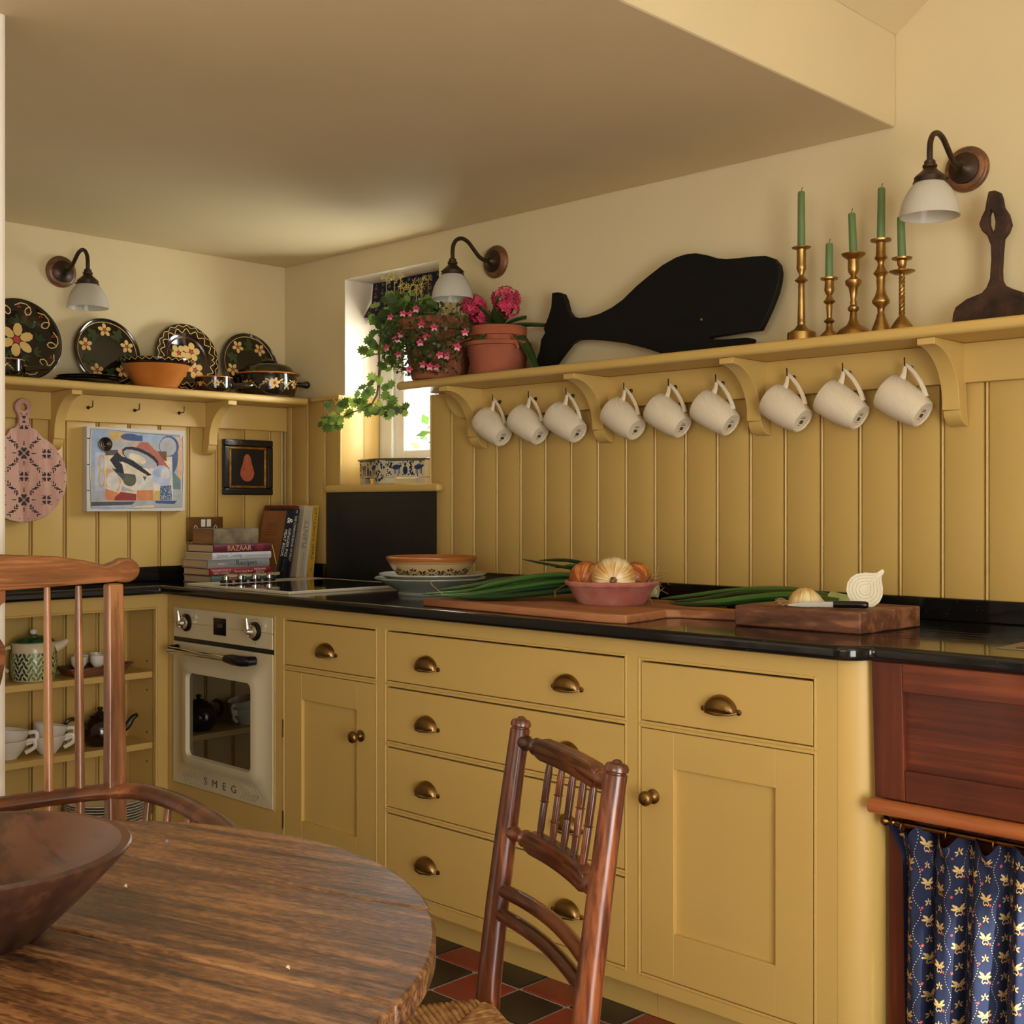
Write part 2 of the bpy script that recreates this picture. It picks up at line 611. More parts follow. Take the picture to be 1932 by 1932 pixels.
MB().box(-0.80, 0.80, -0.45, 0.45, -0.005, 0.005, Mr).build('added_white_panel', mat('added_white_panel', (236, 234, 228), 0.6), root, smooth=False)

# ---------------- bead-edged boarding
def board_mesh(wd, z0, z1, face):
    """profile in plan: groove, bead, quirk, flat face; 'back' boards face -y and run along x, 'left' face +x and run along -y"""
    d = 0.020
    pr = [(0.0, 0.0), (0.0, 0.009), (0.002, 0.009), (0.0022, 0.0155), (0.0038, 0.0188), (0.006, 0.020), (0.0082, 0.0188), (0.0098, 0.0155), (0.010, 0.010),
          (0.0122, 0.010), (0.0132, 0.019), (0.0148, d), (wd - 0.0006, d), (wd - 0.0006, 0.0)]
    if face == 'back':
        poly = [(x, -y) for x, y in pr]
    else:
        poly = [(y, -x) for x, y in pr]
    return MB().prism(poly, 'z', z0, z1).mesh('board', MUST, smooth=True, angle=50)


PB, PA = 0.1078, 0.1187
mb_b = board_mesh(PB, 0.955, 1.560, 'back')
for i in range(-1, 24):
    link('board', mb_b, wb, loc=(0.983 + PB * i, 0.0, 0.0))
mb_l = board_mesh(PB, 0.955, 1.578, 'back')
for x in (0.0615, 0.1693, 0.2771):
    link('board', mb_l, wb, loc=(x, 0, 0))
link('board', board_mesh(0.0405, 0.955, 1.578, 'back'), wb, loc=(0.0205, 0, 0))
mb_a = board_mesh(PA, 0.05, 1.560, 'left')
for i in range(-1, 14):
    y = -0.078 - PA * i
    if i == -1:
        link('board', board_mesh(0.0575, 0.05, 1.560, 'left'), wl, loc=(0, -0.0205, 0))
    else:
        link('board', mb_a, wl, loc=(0, y, 0))
# boarded reveal of the little window
for y0, y1 in ((-0.02, 0.088), (0.0885, 0.164)):
    MB().prism([(0.3815, y0), (0.385, y0), (0.388, y0 + 0.004), (0.388, y1 - 0.006), (0.384, y1 - 0.003), (0.384, y1), (0.3815, y1)], 'z', 1.258, 1.586).build('board', MUST, wb, smooth=True)
# capping rail, edge bead, window edge post and white reveals
MB().box(0.2155, 0.392, -0.036, -0.0001, 1.574, 1.590).build('cap_rail', MUSTX, wb, smooth=False, bevel=0.004)
MB().box(0.3812, 0.3838, 0.0005, 0.1645, 1.592, 2.0255).build('reveal_lining', WHITEP, wb, smooth=False)
MB().box(0.3840, 0.9045, 0.0005, 0.1645, 2.0230, 2.0255).build('reveal_lining', WHITEP, wb, smooth=False)
MB().box(0.3765, 0.390, -0.026, -0.0205, 1.258, 1.572).build('edge_bead', MUST, wb, smooth=False, bevel=0.002)

# window board (sill) and black stone panel under it
t1 = MB().prism([(0.325, -0.052), (0.955, -0.052), (0.955, -0.0205), (0.902, -0.0205), (0.902, 0.164), (0.3895, 0.164), (0.3895, -0.0205), (0.325, -0.0205)], 'z', 1.2275, 1.256)
t1 = t1.build('trim_1', MUSTX, smooth=False, bevel=0.011, seg=4)
structure(t1, 'mustard painted window sill with rounded nose above the black stone panel', 'sill')

# outside: a hedge seen through the little window
def leaf_cloud(n, c, r, size, seed):
    rnd = random.Random(seed)
    mb = MB()
    for _ in range(n):
        p = Vector((rnd.gauss(0, 0.5), rnd.gauss(0, 0.5), rnd.gauss(0, 0.5)))
        p = Vector((c[0] + p.x * r[0], c[1] + p.y * r[1], max(0.02, c[2] + p.z * r[2])))
        a, b_ = rnd.uniform(0, 2 * PI), rnd.uniform(-1, 1)
        d = Vector((math.cos(a), math.sin(a), b_)).normalized()
        e = d.orthogonal().normalized()
        s = size * rnd.uniform(0.6, 1.2)
        mb.add([p, p + d * s * 0.5 + e * s * 0.3, p + d * s, p + d * s * 0.5 - e * s * 0.3], [(0, 1, 2, 3)])
    return mb


HEDGE = mat('hedge_leaf', (96, 130, 56), 0.6, var=0.4, vscale=3)
hd = thing('garden_hedge', 'leafy green hedge growing outside the little window', 'hedge', (-2.05, 3.4, -0.5))
o = leaf_cloud(2600, (0, 0, 1.5), (0.72, 0.6, 1.2), 0.10, 3).build('foliage', HEDGE, hd, smooth=False, recalc=False); o['kind'] = 'stuff'
MB().tube([(0, 0, 0), (0.03, 0.02, 0.8), (-0.02, 0, 1.6)], [0.05, 0.035, 0.015]).build('stem', STEM, hd)
gnd = MB().box(-8, 6, 0.31, 9, -0.6, -0.5).build('floor_garden', mat('lawn', (110, 138, 66), 0.9, var=0.2, vscale=8), smooth=False)
structure(gnd, 'lawn outside the little window', 'lawn')


# ================================================================== WORKTOP, CABINETS, OVEN, HOB
D = -0.6383                       # plane of the cabinet fronts
XL = 0.2186                       # front of the open shelving


def arc(cx, cy, r, a0, a1, n):
    return [(cx + r * math.cos(math.radians(a0 + (a1 - a0) * i / n)), cy + r * math.sin(math.radians(a0 + (a1 - a0) * i / n))) for i in range(n + 1)]


# --- worktop: L-shape with rounded end beside the sink
wt = thing('worktop', 'polished black granite worktop running round the corner with speckled rounded edge', 'worktop')
outl = [(0.0205, -0.0205), (0.0205, -1.82), (0.262, -1.82), (0.262, -0.690)] + arc(2.80, -0.630, 0.060, -90, -18, 6) + [(2.862, -0.640), (3.50, -0.640), (3.50, -0.0205)]
MB().prism(outl, 'z', T - 0.030, T).build('slab', GRANITE, wt, smooth=True, bevel=0.0135, seg=5)
up = MB().box(0.918, 3.5, -0.0385, -0.0205, T + 0.0002, 0.961)
up.build('upstand', GRANITE, wt, smooth=False, bevel=0.003)
MB().box(0.0205, 0.0385, -1.82, -0.0390, T + 0.0002, 0.961).build('upstand', GRANITE, wt, smooth=False, bevel=0.003)
MB().box(0.0390, 0.3155, -0.0385, -0.0205, T + 0.0002, 0.961).build('upstand', GRANITE, wt, smooth=False, bevel=0.003)
GRV = mat('groove_shadow', (4, 4, 4), 0.5)  # flat dark strips stand for the shade inside the drainer grooves
for k, (y, x0) in enumerate(((-0.28, 2.66), (-0.325, 2.66), (-0.37, 2.66), (-0.415, 2.66), (-0.463, 2.66))):
    MB().box(x0, 3.04, y - 0.002, y + 0.002, T - 0.004, T + 0.0003).build('groove_shade_strip', GRV, wt, smooth=False)
# stainless sink laid flat on the worktop; a dark sheet paints its shaded inside
sk = thing('sink', 'stainless steel sink let into the granite beside the drainer grooves', 'sink', (3.25, -0.37, T))
mb = MB().box(-0.20, 0.22, -0.15, 0.20, 0.0003, 0.0012)
mb.build('rim', mat('sink_steel', (150, 150, 158), 0.25, 1.0), sk, smooth=False)
MB().box(-0.17, 0.19, -0.12, 0.17, 0.0013, 0.0020).build('basin_shade', mat('sink_shade', (40, 42, 46), 0.3, 1.0), sk, smooth=False)

sp = MB().box(0.3165, 0.9170, -0.0360, -0.0205, T + 0.0002, 1.2270).build('splash_panel', SLATE, smooth=False, bevel=0.0015)
tag(sp, 'black stone splash panel behind the hob under the window sill', 'splashback')


# --- hardware
def cup_pull(parent, x, z):
    """half-dome cup handle with two screw lugs"""
    h = MB()
    n, mlat = 14, 6
    W, H, P = 0.042, 0.036, 0.024

    def fn(u, v_):
        a = PI * u
        e = PI / 2 * v_
        k = 0.35 + 0.65 * math.sin(a) ** 0.8
        return (x + W * -math.cos(a) * math.cos(e * 0.25) * (1 - 0.12 * v_), D - 0.0015 - P * math.sin(e) * (0.55 + 0.45 * math.sin(a)), z - 0.016 + H * math.sin(a) * math.cos(e * 0.86))
    h.grid(fn, n, mlat)
    h.add([fn(i / n, 1) for i in range(n + 1)] + [(x + W * -math.cos(PI * i / n) * 0.82, D - 0.012 - 0.006 * math.sin(PI * i / n), z - 0.018) for i in range(n + 1)],
          [(i, i + 1, n + 2 + i, n + 1 + i) for i in range(n)])
    # rolled lower lip and side lugs
    h.tube([(x - W * 0.97, D - 0.004, z - 0.016), (x - W * 0.7, D - 0.018, z - 0.019), (x, D - 0.0275, z - 0.020), (x + W * 0.7, D - 0.018, z - 0.019), (x + W * 0.97, D - 0.004, z - 0.016)], 0.0022, 6)
    for s in (-1, 1):
        h.lathe([(0.0062, 0), (0.0062, 0.003), (0.003, 0.0045)], 10, frame((x + s * 0.0455, D - 0.0004, z - 0.014), (1, 0, 0), (0, 0, 1)))
    return h.build('cup_handle', BRASS, parent, smooth=True, angle=60)


def door_knob(parent, x, z):
    k = MB().lathe([(0.0165, 0.0), (0.0165, 0.003), (0.012, 0.005), (0.007, 0.008), (0.0065, 0.016), (0.011, 0.020), (0.0165, 0.027), (0.0170, 0.033), (0.013, 0.039), (0.004, 0.041)], 20,
                   frame((x, D - 0.0015, z), (1, 0, 0), (0, 0, 1)))
    return k.build('knob', BRASS, parent, smooth=True, angle=60)


def beaded_frame(mb, holes, x0, x1, z0, z1):
    """face frame with rectangular openings; thickness 0.02 behind plane D"""
    xs = sorted({x0, x1} | {h[0] for h in holes} | {h[1] for h in holes})
    zs = sorted({z0, z1} | {h[2] for h in holes} | {h[3] for h in holes})
    for i in range(len(xs) - 1):
        for j in range(len(zs) - 1):
            cx, cz = (xs[i] + xs[i + 1]) / 2, (zs[j] + zs[j + 1]) / 2
            if not any(h[0] < cx < h[1] and h[2] < cz < h[3] for h in holes):
                mb.box(xs[i], xs[i + 1], D, D + 0.02, zs[j], zs[j + 1])
    return mb


def bead(mb, x0, x1, z0, z1):
    """thin bead round an opening, standing inside it just proud of the frame"""
    b, r = 0.0065, 0.0026
    y = D - 0.0012
    for (a0, a1, c0, c1) in ((x0, x0 + b, z0, z1), (x1 - b, x1, z0, z1), (x0 + b, x1 - b, z0, z0 + b), (x0 + b, x1 - b, z1 - b, z1)):
        mb.box(a0, a1, y, D + 0.018, c0, c1)
    return mb


def drawer_front(root, x0, x1, z0, z1, handles):
    d = MB().box(x0 + 0.009, x1 - 0.009, D + 0.001, D + 0.020, z0 + 0.0085, z1 - 0.011).build('drawer', MUSTX, root, smooth=False, bevel=0.0012, seg=1)
    for x in handles:
        cup_pull(d, x, (z0 + z1) / 2 - 0.006)
    return d


def shaker_door(root, x0, x1, z0, z1, p, knob):
    x0 += 0.009; x1 -= 0.009; z0 += 0.0085; z1 -= 0.0085
    px0, px1, pz0, pz1 = p
    mb = MB()
    mb.box(x0, px0, D + 0.001, D + 0.021, z0, z1); mb.box(px1, x1, D + 0.001, D + 0.021, z0, z1)
    mb.box(px0 + 0.0002, px1 - 0.0002, D + 0.0012, D + 0.021, z0, pz0); mb.box(px0 + 0.0002, px1 - 0.0002, D + 0.0012, D + 0.021, pz1, z1)
    d = mb.build('door', MUST, root, smooth=False, bevel=0.0008, seg=1)
    MB().box(px0 - 0.004, px1 + 0.004, D + 0.012, D + 0.018, pz0 - 0.004, pz1 + 0.004).build('door_panel', MUST, d, smooth=False)
    door_knob(d, *knob)
    return d


def carcass(name, label, x0, x1, holes):
    root = thing(name, label, 'cabinet', (0, 0, 0))
    mb = beaded_frame(MB(), holes, x0, x1, 0.0843, T - 0.0305)
    mb.build('face_frame', MUST, root, smooth=False)
    b = MB()
    for h in holes:
        bead(b, *h)
    b.build('opening_bead', MUST, root, smooth=False, bevel=0.0018)
    c = MB()
    c.box(x0, x0 + 0.012, D + 0.0201, -0.05, 0.0843, T - 0.0305); c.box(x1 - 0.012, x1, D + 0.0201, -0.05, 0.0843, T - 0.0305)
    c.box(x0 + 0.012, x1 - 0.012, D + 0.0201, -0.05, 0.0843, 0.100)
    c.box(x0 + 0.012, x1 - 0.012, -0.06, -0.05, 0.100, T - 0.0305)
    c.build('carcass', MUST, root, smooth=False)
    return root


# oven housing
ov_holes = [(0.256, 0.857, 0.232, 0.838)]
oc = carcass('oven_cabinet', 'mustard cabinet housing the built-in oven in the corner', XL + 0.0002, 0.8785, ov_holes)
# drawer over door
U2 = [(0.897, 1.349, 0.686, 0.838), (0.897, 1.349, 0.113, 0.6845)]
c2 = carcass('base_cabinet', 'narrow mustard cabinet with one drawer over a panelled door beside the oven', 0.8790, 1.3645, U2)
drawer_front(c2, *U2[0], [1.117])
shaker_door(c2, *U2[1], (0.991, 1.256, 0.229, 0.595), (1.280, 0.524))
for z in (0.47, 0.19):
    MB().box(0.8985, 0.9030, D - 0.0035, D - 0.0012, z, z + 0.055).build('hinge', BRASS, c2, smooth=False)
# wide drawers
U3 = [(1.382, 2.249, 0.686, 0.840), (1.382, 2.249, 0.519, 0.6845), (1.382, 2.249, 0.335, 0.5175), (1.382, 2.249, 0.112, 0.3335)]
c3 = carcass('drawer_cabinet', 'wide mustard cabinet of four drawers with paired brass cup handles', 1.3650, 2.2795, U3)
for h in U3:
    drawer_front(c3, *h, [1.561, 2.067])
U4 = [(2.281, 2.739, 0.686, 0.836), (2.281, 2.739, 0.113, 0.6845)]
c4 = carcass('end_cabinet', 'mustard cabinet with one drawer over a panelled door beside the rounded post', 2.2800, 2.7855, U4)
drawer_front(c4, *U4[0], [2.509])
shaker_door(c4, *U4[1], (2.381, 2.642, 0.227, 0.595), (2.327, 0.526))
# rounded end post
pp = [(2.7862, -0.0500), (2.7862, D)] + arc(2.7862, D + 0.070, 0.070, -90, 0, 12) + [(2.8562, -0.0500)]
post = MB().prism(pp, 'z', 0.0, T - 0.0305).build('corner_post', MUST, smooth=True, angle=30)
tag(post, 'rounded mustard end post between the cabinets and the wooden sink front', 'post')
# plinth
pl = MB().box(XL - 0.06, 2.29, D + 0.060, D + 0.078, 0.0002, 0.0841).build('plinth', MUSTX, smooth=False)
tag(pl, 'long recessed mustard plinth along the floor under the drawers and oven', 'plinth')
pl = MB().box(2.2912, 2.786, D + 0.0605, D + 0.0785, 0.0002, 0.0841).build('plinth', MUSTX, smooth=False)
tag(pl, 'short recessed mustard plinth under the end cabinet', 'plinth')

# --- built-in oven
OVC = mat('oven_cream', (214, 200, 164), 0.22, coat=0.3)
ov = thing('oven', 'cream retro built-in oven with chrome handle and dark glass door', 'oven', (0, 0, 0))
ox0, ox1 = 0.263, 0.850
y0 = D - 0.006
MB().box(ox0 + 0.006, ox1 - 0.006, D - 0.0005, D + 0.45, 0.245, 0.828).build('oven_body', BLACKP, ov, smooth=False)
MB().box(ox0, ox1, y0, D - 0.001, 0.782, 0.833).box(ox0, ox1, y0, D - 0.001, 0.733, 0.7819).build('control_panel', OVC, ov, smooth=False, bevel=0.002)
ZP = 0.785
# door with raised rounded surround
dr = MB()


def rrect(x0, x1, z0, z1, r, n=5):
    return [(p[0], p[1]) for a, cx, cz in ((0, x1 - r, z1 - r), (90, x0 + r, z1 - r), (180, x0 + r, z0 + r), (270, x1 - r, z0 + r)) for p in arc(cx, cz, r, a, a + 90, n)]


outer = rrect(ox0, ox1, 0.238, 0.718, 0.004)
l1 = rrect(0.318, 0.792, 0.300, 0.655, 0.045)
l2 = rrect(0.328, 0.782, 0.310, 0.645, 0.040)
l3 = rrect(0.362, 0.748, 0.338, 0.620, 0.022)
l4 = rrect(0.366, 0.744, 0.342, 0.616, 0.020)
loops = [(outer, D - 0.001), (outer, y0), (l1, y0), (l2, y0 - 0.010), (l3, y0 - 0.012), (l4, y0 + 0.002)]
n = len(outer)
vs = [(p[0], yy, p[1]) for lp, yy in loops for p in lp]
fs = [(k * n + i, k * n + (i + 1) % n, (k + 1) * n + (i + 1) % n, (k + 1) * n + i) for k in range(len(loops) - 1) for i in range(n)]
dr.add(vs, fs)
door = dr.build('oven_door', OVC, ov, smooth=True, angle=50)
OG = mat('oven_glass', (10, 9, 8), 0.03, spec=0.9, coat=0.6)
MB().prism(l4, 'y', y0 + 0.0022, y0 + 0.005).build('door_glass', OG, door, smooth=False)
# handle: chrome bar with black ends
hb = MB().tube([(0.318, y0 - 0.045, 0.694), (0.690, y0 - 0.045, 0.694)], 0.0115, 14)
hb.build('handle_bar', CHROME, door)
hb = MB().tube([(0.300, y0 - 0.004, 0.696), (0.302, y0 - 0.040, 0.695), (0.318, y0 - 0.046, 0.694)], [0.013, 0.013, 0.0125], 10)
hb.build('handle_end', BLACKP, door)
hb = MB().tube([(0.660, y0 - 0.046, 0.694), (0.700, y0 - 0.046, 0.694), (0.740, y0 - 0.044, 0.693), (0.758, y0 - 0.030, 0.692), (0.760, y0 - 0.003, 0.692)], [0.0125, 0.017, 0.0175, 0.016, 0.014], 12)
hb.build('handle_end', BLACKP, door)
# chevrons and name on the lower rail
CHV = mat('oven_relief', (196, 182, 150), 0.25)
ch = MB()
for s in (-1, 1):
    for k in range(6):
        xx = 0.555 + s * (0.118 + 0.016 * k)
        for q in stroke([(xx, 0.290), (xx + s * 0.024, 0.268), (xx, 0.246)], 0.006):
            ch.prism(q, 'y', y0 - 0.0012, y0 + 0.0005)
ch.build('chevron_relief', CHV, door, smooth=False)
lettering('oven_lettering', 'S  M  E  G', 0.034, frame((0.555, y0 - 0.0012, 0.268), (1, 0, 0), (0, 0, 1)), mat('oven_letters', (120, 112, 96), 0.2, 0.8), door, width=0.190)
# knobs, display, dial marks
for kx in (0.352, 0.760):
    kb = MB().lathe([(0.030, 0), (0.030, 0.006), (0.026, 0.009)], 24, frame((kx, y0, ZP), (1, 0, 0), (0, 0, 1))).build('knob', BLACKP, ov, smooth=True)
    MB().lathe([(0.021, 0.008), (0.021, 0.018), (0.014, 0.021), (0.0135, 0.034), (0.010, 0.038)], 20, frame((kx, y0, ZP), (1, 0, 0), (0, 0, 1))).build('knob_stem', CHROME, kb)
    MB().tube([(kx, y0 - 0.030, ZP - 0.010), (kx, y0 - 0.032, ZP + 0.010), (kx - 0.002, y0 - 0.034, ZP + 0.042)], [0.010, 0.009, 0.0055], 10).build('knob_lever', CHROME, kb)
    mk = MB()
    for a in list(range(30, 160, 18)) + [270]:
        p = (kx + 0.038 * math.cos(math.radians(a)), ZP + 0.038 * math.sin(math.radians(a)))
        mk.box(p[0] - 0.0009, p[0] + 0.0009, y0 - 0.0006, y0, p[1] - 0.002, p[1] + 0.002)
    mk.build('dial_marks', BLACKP, ov, smooth=False)
dp = MB().box(0.518, 0.592, y0 - 0.0015, y0, 0.757, 0.812).build('display', mat('display_black', (6, 6, 7), 0.12), ov, smooth=False)
MB().box(0.513, 0.597, y0 - 0.0010, y0, 0.752, 0.8165).build('display_bezel', CHV, ov, smooth=False)
lettering('display_digits', '22:02', 0.014, frame((0.556, y0 - 0.0019, 0.788), (1, 0, 0), (0, 0, 1)), mat('display_digits', (120, 122, 118), 0.5), dp)
MB().box(ox0, ox1, y0 + 0.003, D - 0.001, 0.7182, 0.7328).build('door_gap', BLACKP, ov, smooth=False)

# --- hob
HOBW = mat('hob_cream', (216, 206, 178), 0.25)
hob = thing('hob', 'ceramic hob with cream metal frame and black glass', 'hob', (0, 0, 0))
hx0, hx1, hy0, hy1 = 0.345, 0.930, -0.640, -0.130
f = 0.012
mb = MB().box(hx0, hx1, hy0, hy0 + f, T, T + 0.009).box(hx0, hx1, hy1 - f, hy1, T, T + 0.009).box(hx0, hx0 + f, hy0 + f, hy1 - f, T, T + 0.009).box(hx1 - f, hx1, hy0 + f, hy1 - f, T, T + 0.009)
mb.build('hob_frame', HOBW, hob, smooth=False, bevel=0.002)
MB().box(hx0 + f, hx0 + 0.125, hy0 + f, hy1 - f, T, T + 0.0085).build('control_strip', HOBW, hob, smooth=False)
MB().box(hx0 + 0.1252, hx1 - f, hy0 + f, hy1 - f, T, T + 0.0082).build('glass_top', mat('hob_glass', (8, 8, 9), 0.04, spec=0.7), hob, smooth=False)
for k in range(4):
    kx, ky = 0.420, -0.535 + 0.058 * k
    kb = MB().lathe([(0.021, T + 0.0086), (0.021, T + 0.016), (0.017, T + 0.019)], 20, Matrix.Translation((kx, ky, 0))).build('knob', BLACKP, hob)
    MB().lathe([(0.0145, T + 0.0185), (0.0145, T + 0.031), (0.011, T + 0.033)], 18, Matrix.Translation((kx, ky, 0))).build('knob_cap', CHROME, kb)
    MB().tube([(kx - 0.004, ky, T + 0.030), (kx + 0.012, ky + 0.012, T + 0.034), (kx + 0.028, ky + 0.026, T + 0.035)], [0.008, 0.007, 0.0045], 8).build('knob_lever', CHROME, kb)

# --- open shelving on the left
os_ = thing('open_shelf_cabinet', 'open mustard shelving unit holding teapots, cups and plates', 'shelving')
mb = MB()
mb.box(XL - 0.02, XL, -0.679, -0.6385, 0.0843, T - 0.0305)
mb.box(XL - 0.02, XL, -1.82, -0.6791, 0.832, T - 0.0305)
mb.box(XL - 0.02, XL, -1.82, -0.6791, 0.0843, 0.100)
mb.build('face_frame', MUST, os_, smooth=False, bevel=0.001, seg=1)
b = MB().box(XL - 0.019, XL + 0.001, -0.6855, -0.6792, 0.1001, 0.8318).box(XL - 0.019, XL + 0.001, -1.82, -0.6857, 0.8255, 0.8318)
b.build('opening_bead', MUST, os_, smooth=False, bevel=0.0018)
for a0, a1 in ((-0.680, -0.662), (-1.82, -1.80)):
    MB().box(0.0205, XL - 0.0205, a0, a1, 0.0843, T - 0.0305).build('side_panel', MUST, os_, smooth=False)
SHELVES = [0.609, 0.365, 0.118]
for z in SHELVES:
    MB().box(0.0205, 0.190, -1.799, -0.6805, z - 0.022, z).build('shelf', MUST, os_, smooth=False, bevel=0.0025)
for z in (0.6414, 0.5405, 0.3936, 0.2927):
    MB().lathe([(0.0035, 0), (0.0035, 0.0004)], 10, frame((0.150, -0.6804, z), (1, 0, 0), (0, 0, 1))).build('peg_hole', mat('hole_dark', (8, 6, 4), 0.9), os_, smooth=False)
MB().box(0.03, XL - 0.06, -1.82, -0.64, 0.0002, 0.0841).build('plinth_board', MUST, os_, smooth=False)

# --- wooden sink front with curtain
PINE = wood('red_pine', (70, 28, 14), (126, 62, 30), 'X', 9, 22, 0.4, 0.08, coat=0.2, mid=(98, 42, 20))
PINEV = wood('red_pine_upright', (70, 28, 14), (126, 62, 30), 'Z', 9, 22, 0.4, 0.08, coat=0.2, mid=(98, 42, 20))
su = thing('sink_cabinet', 'red pine sink front with recessed panel and rounded moulding above the curtain', 'cabinet')
YA = -0.625
mb = MB()
mb.prism([(2.852, 0.877), (2.915, 0.877), (2.922, 0.612), (2.860, 0.612)], 'y', YA, YA + 0.03)
mb.build('stile', PINEV, su, smooth=False, bevel=0.0015)
MB().prism([(3.44, 0.877), (3.5, 0.877), (3.5, 0.612), (3.44, 0.612)], 'y', YA, YA + 0.03).build('stile', PINEV, su, smooth=False, bevel=0.0015)
MB().prism([(2.9155, 0.877), (3.4395, 0.877), (3.4395, 0.822), (2.9170, 0.822)], 'y', YA, YA + 0.03).build('rail', PINE, su, smooth=False, bevel=0.0015)
MB().prism([(2.9212, 0.671), (3.4395, 0.671), (3.4395, 0.612), (2.9225, 0.612)], 'y', YA, YA + 0.03).build('rail', PINE, su, smooth=False, bevel=0.0015)
MB().prism([(2.916, 0.823), (3.441, 0.823), (3.441, 0.669), (2.920, 0.669)], 'y', YA + 0.014, YA + 0.022).build('recessed_panel', wood('red_pine_panel', (62, 24, 13), (114, 52, 26), 'X', 16, 40, 0.35, 0.12, coat=0.2, mid=(88, 36, 18)), su, smooth=False)
MB().tube([(2.857, YA - 0.012, 0.598), (3.5, YA - 0.012, 0.598)], 0.0155, 12).build('moulding', wood('pine_moulding', (140, 72, 32), (186, 110, 58), 'X', 9, 22, 0.35, 0.05, coat=0.3), su)
MB().box(2.867, 2.904, -0.585, -0.545, 0.0, 0.6115).build('leg', PINEV, su, smooth=False, bevel=0.002)
MB().box(3.45, 3.49, -0.585, -0.545, 0.0, 0.6115).build('leg', PINEV, su, smooth=False, bevel=0.002)
MB().box(2.867, 3.49, -0.60, -0.55, 0.612, 0.640).build('underboard', PINE, su, smooth=False)
MB().box(2.9045, 3.4495, -0.556, -0.546, 0.0, 0.6115).build('back_board', PINE, su, smooth=False)

ROD = mat('rod_brass', (120, 84, 40), 0.3, 1.0)
rod = thing('curtain_rod', 'thin brass curtain rod with turned finial under the sink moulding', 'rod', (2.868, -0.615, 0.566))
MB().tube([(0.028, 0, 0), (0.62, 0, 0)], 0.0055, 10).build('bar', ROD, rod)
MB().lathe([(0.003, -0.002), (0.009, 0.003), (0.0105, 0.009), (0.008, 0.014), (0.0045, 0.017), (0.0045, 0.021), (0.0075, 0.024), (0.0075, 0.027), (0.005, 0.030), (0.007, 0.036), (0.006, 0.042)], 14,
           frame((0, 0, 0), (0, 1, 0), (0, 0, 1))).build('finial', ROD, rod)
for x in (0.046, 0.135, 0.225, 0.32, 0.42, 0.52):
    MB().tube([(x, 0.0115 * math.cos(t), -0.004 + 0.0115 * math.sin(t)) for t in [2 * PI * i / 14 for i in range(14)]], 0.0016, 6, closed=True).build('ring', ROD, rod)
MB().box(0.050, 0.058, 0.0005, 0.018, -0.006, 0.006).build('bracket', ROD, rod, smooth=False)

# gathered curtain: u runs along the cloth (0..1), v from hem to frill
CW, CX0, CX1 = 1.25, 2.900, 3.475


def curt(u, v_, off=0.0):
    x = CX0 + (CX1 - CX0) * u + 0.012 * math.sin(7 * u + 2) * (1 - v_)
    z = 0.030 + (0.556 - 0.030) * v_ + (0.014 * math.sin(u * 95) if v_ > 0.93 else 0) * (v_ - 0.93) / 0.07
    amp = 0.019 + 0.012 * (1 - v_)
    if v_ > 0.86:
        amp *= 0.40 + 1.2 * abs(v_ - 0.90) / 0.10
    ph = u * 2 * PI * 9.3 + 0.9 * math.sin(u * 11) + 0.5 * math.sin(v_ * 3 + u * 5)
    y = -0.605 + amp * math.sin(ph) + 0.004 * math.sin(ph * 2.7 + 6 * v_) - 0.012 * (1 - v_)
    x += 0.006 * math.cos(ph) * (0.5 + v_ * 0.5)
    # flared left edge of the frill
    if u < 0.06 and v_ > 0.9:
        x -= 0.03 * (0.06 - u) / 0.06 * (v_ - 0.9) / 0.1
    if off:
        e = 1e-3
        p0 = Vector(curt(u, v_)); pu = Vector(curt(min(u + e, 1.02), v_)) - p0; pv = Vector(curt(u, v_ - e)) - p0
        nrm = pu.cross(pv).normalized()
        if nrm.y > 0:
            nrm = -nrm
        return tuple(p0 + nrm * off)
    return (x, y, z)


NAVY = mat('navy_cotton', (20, 31, 62), 0.85, var=0.12, vscale=60, bump=0.15, bscale=500)
MOTIF = mat('print_straw', (206, 172, 108), 0.85)
CORAL = mat('print_coral', (196, 74, 70), 0.85)
DOT = mat('print_cream', (226, 206, 160), 0.85)
cu = thing('curtain', 'gathered navy cotton curtain printed with straw butterflies and dotted trails', 'curtain')
o = MB().grid(lambda u, v_: curt(u, v_), 260, 40).build('cloth', NAVY, cu, smooth=True, angle=80)


def butterfly(cx, cy, s):
    out = []
    for k in (-1, 1):
        out.append((ell(cx + k * 0.42 * s, cy + 0.40 * s, 0.40 * s, 0.13 * s, k * 0.75, 8), 0))
        out.append((ell(cx + k * 0.50 * s, cy + 0.12 * s, 0.36 * s, 0.12 * s, k * 0.30, 8), 0))
        out.append((ell(cx + k * 0.22 * s, cy + 0.30 * s, 0.30 * s, 0.10 * s, k * 1.0, 8), 0))
        out += [(q, 0) for q in stroke([(cx, cy - 0.05 * s), (cx + k * 0.30 * s, cy - 0.12 * s), (cx + k * 0.40 * s, cy - 0.35 * s), (cx + k * 0.22 * s, cy - 0.55 * s), (cx + k * 0.02 * s, cy - 0.40 * s)], 0.10 * s)]
    out.append((ell(cx, cy + 0.05 * s, 0.08 * s, 0.24 * s, 0, 8), 0))
    return out


def small_motif(cx, cy, s):
    return [(ell(cx + 0.5 * s * math.cos(a), cy + 0.42 * s * math.sin(a), 0.34 * s, 0.14 * s, a, 7), 0) for a in (0.5, 2.64, 1.57, -0.6, -2.5)]


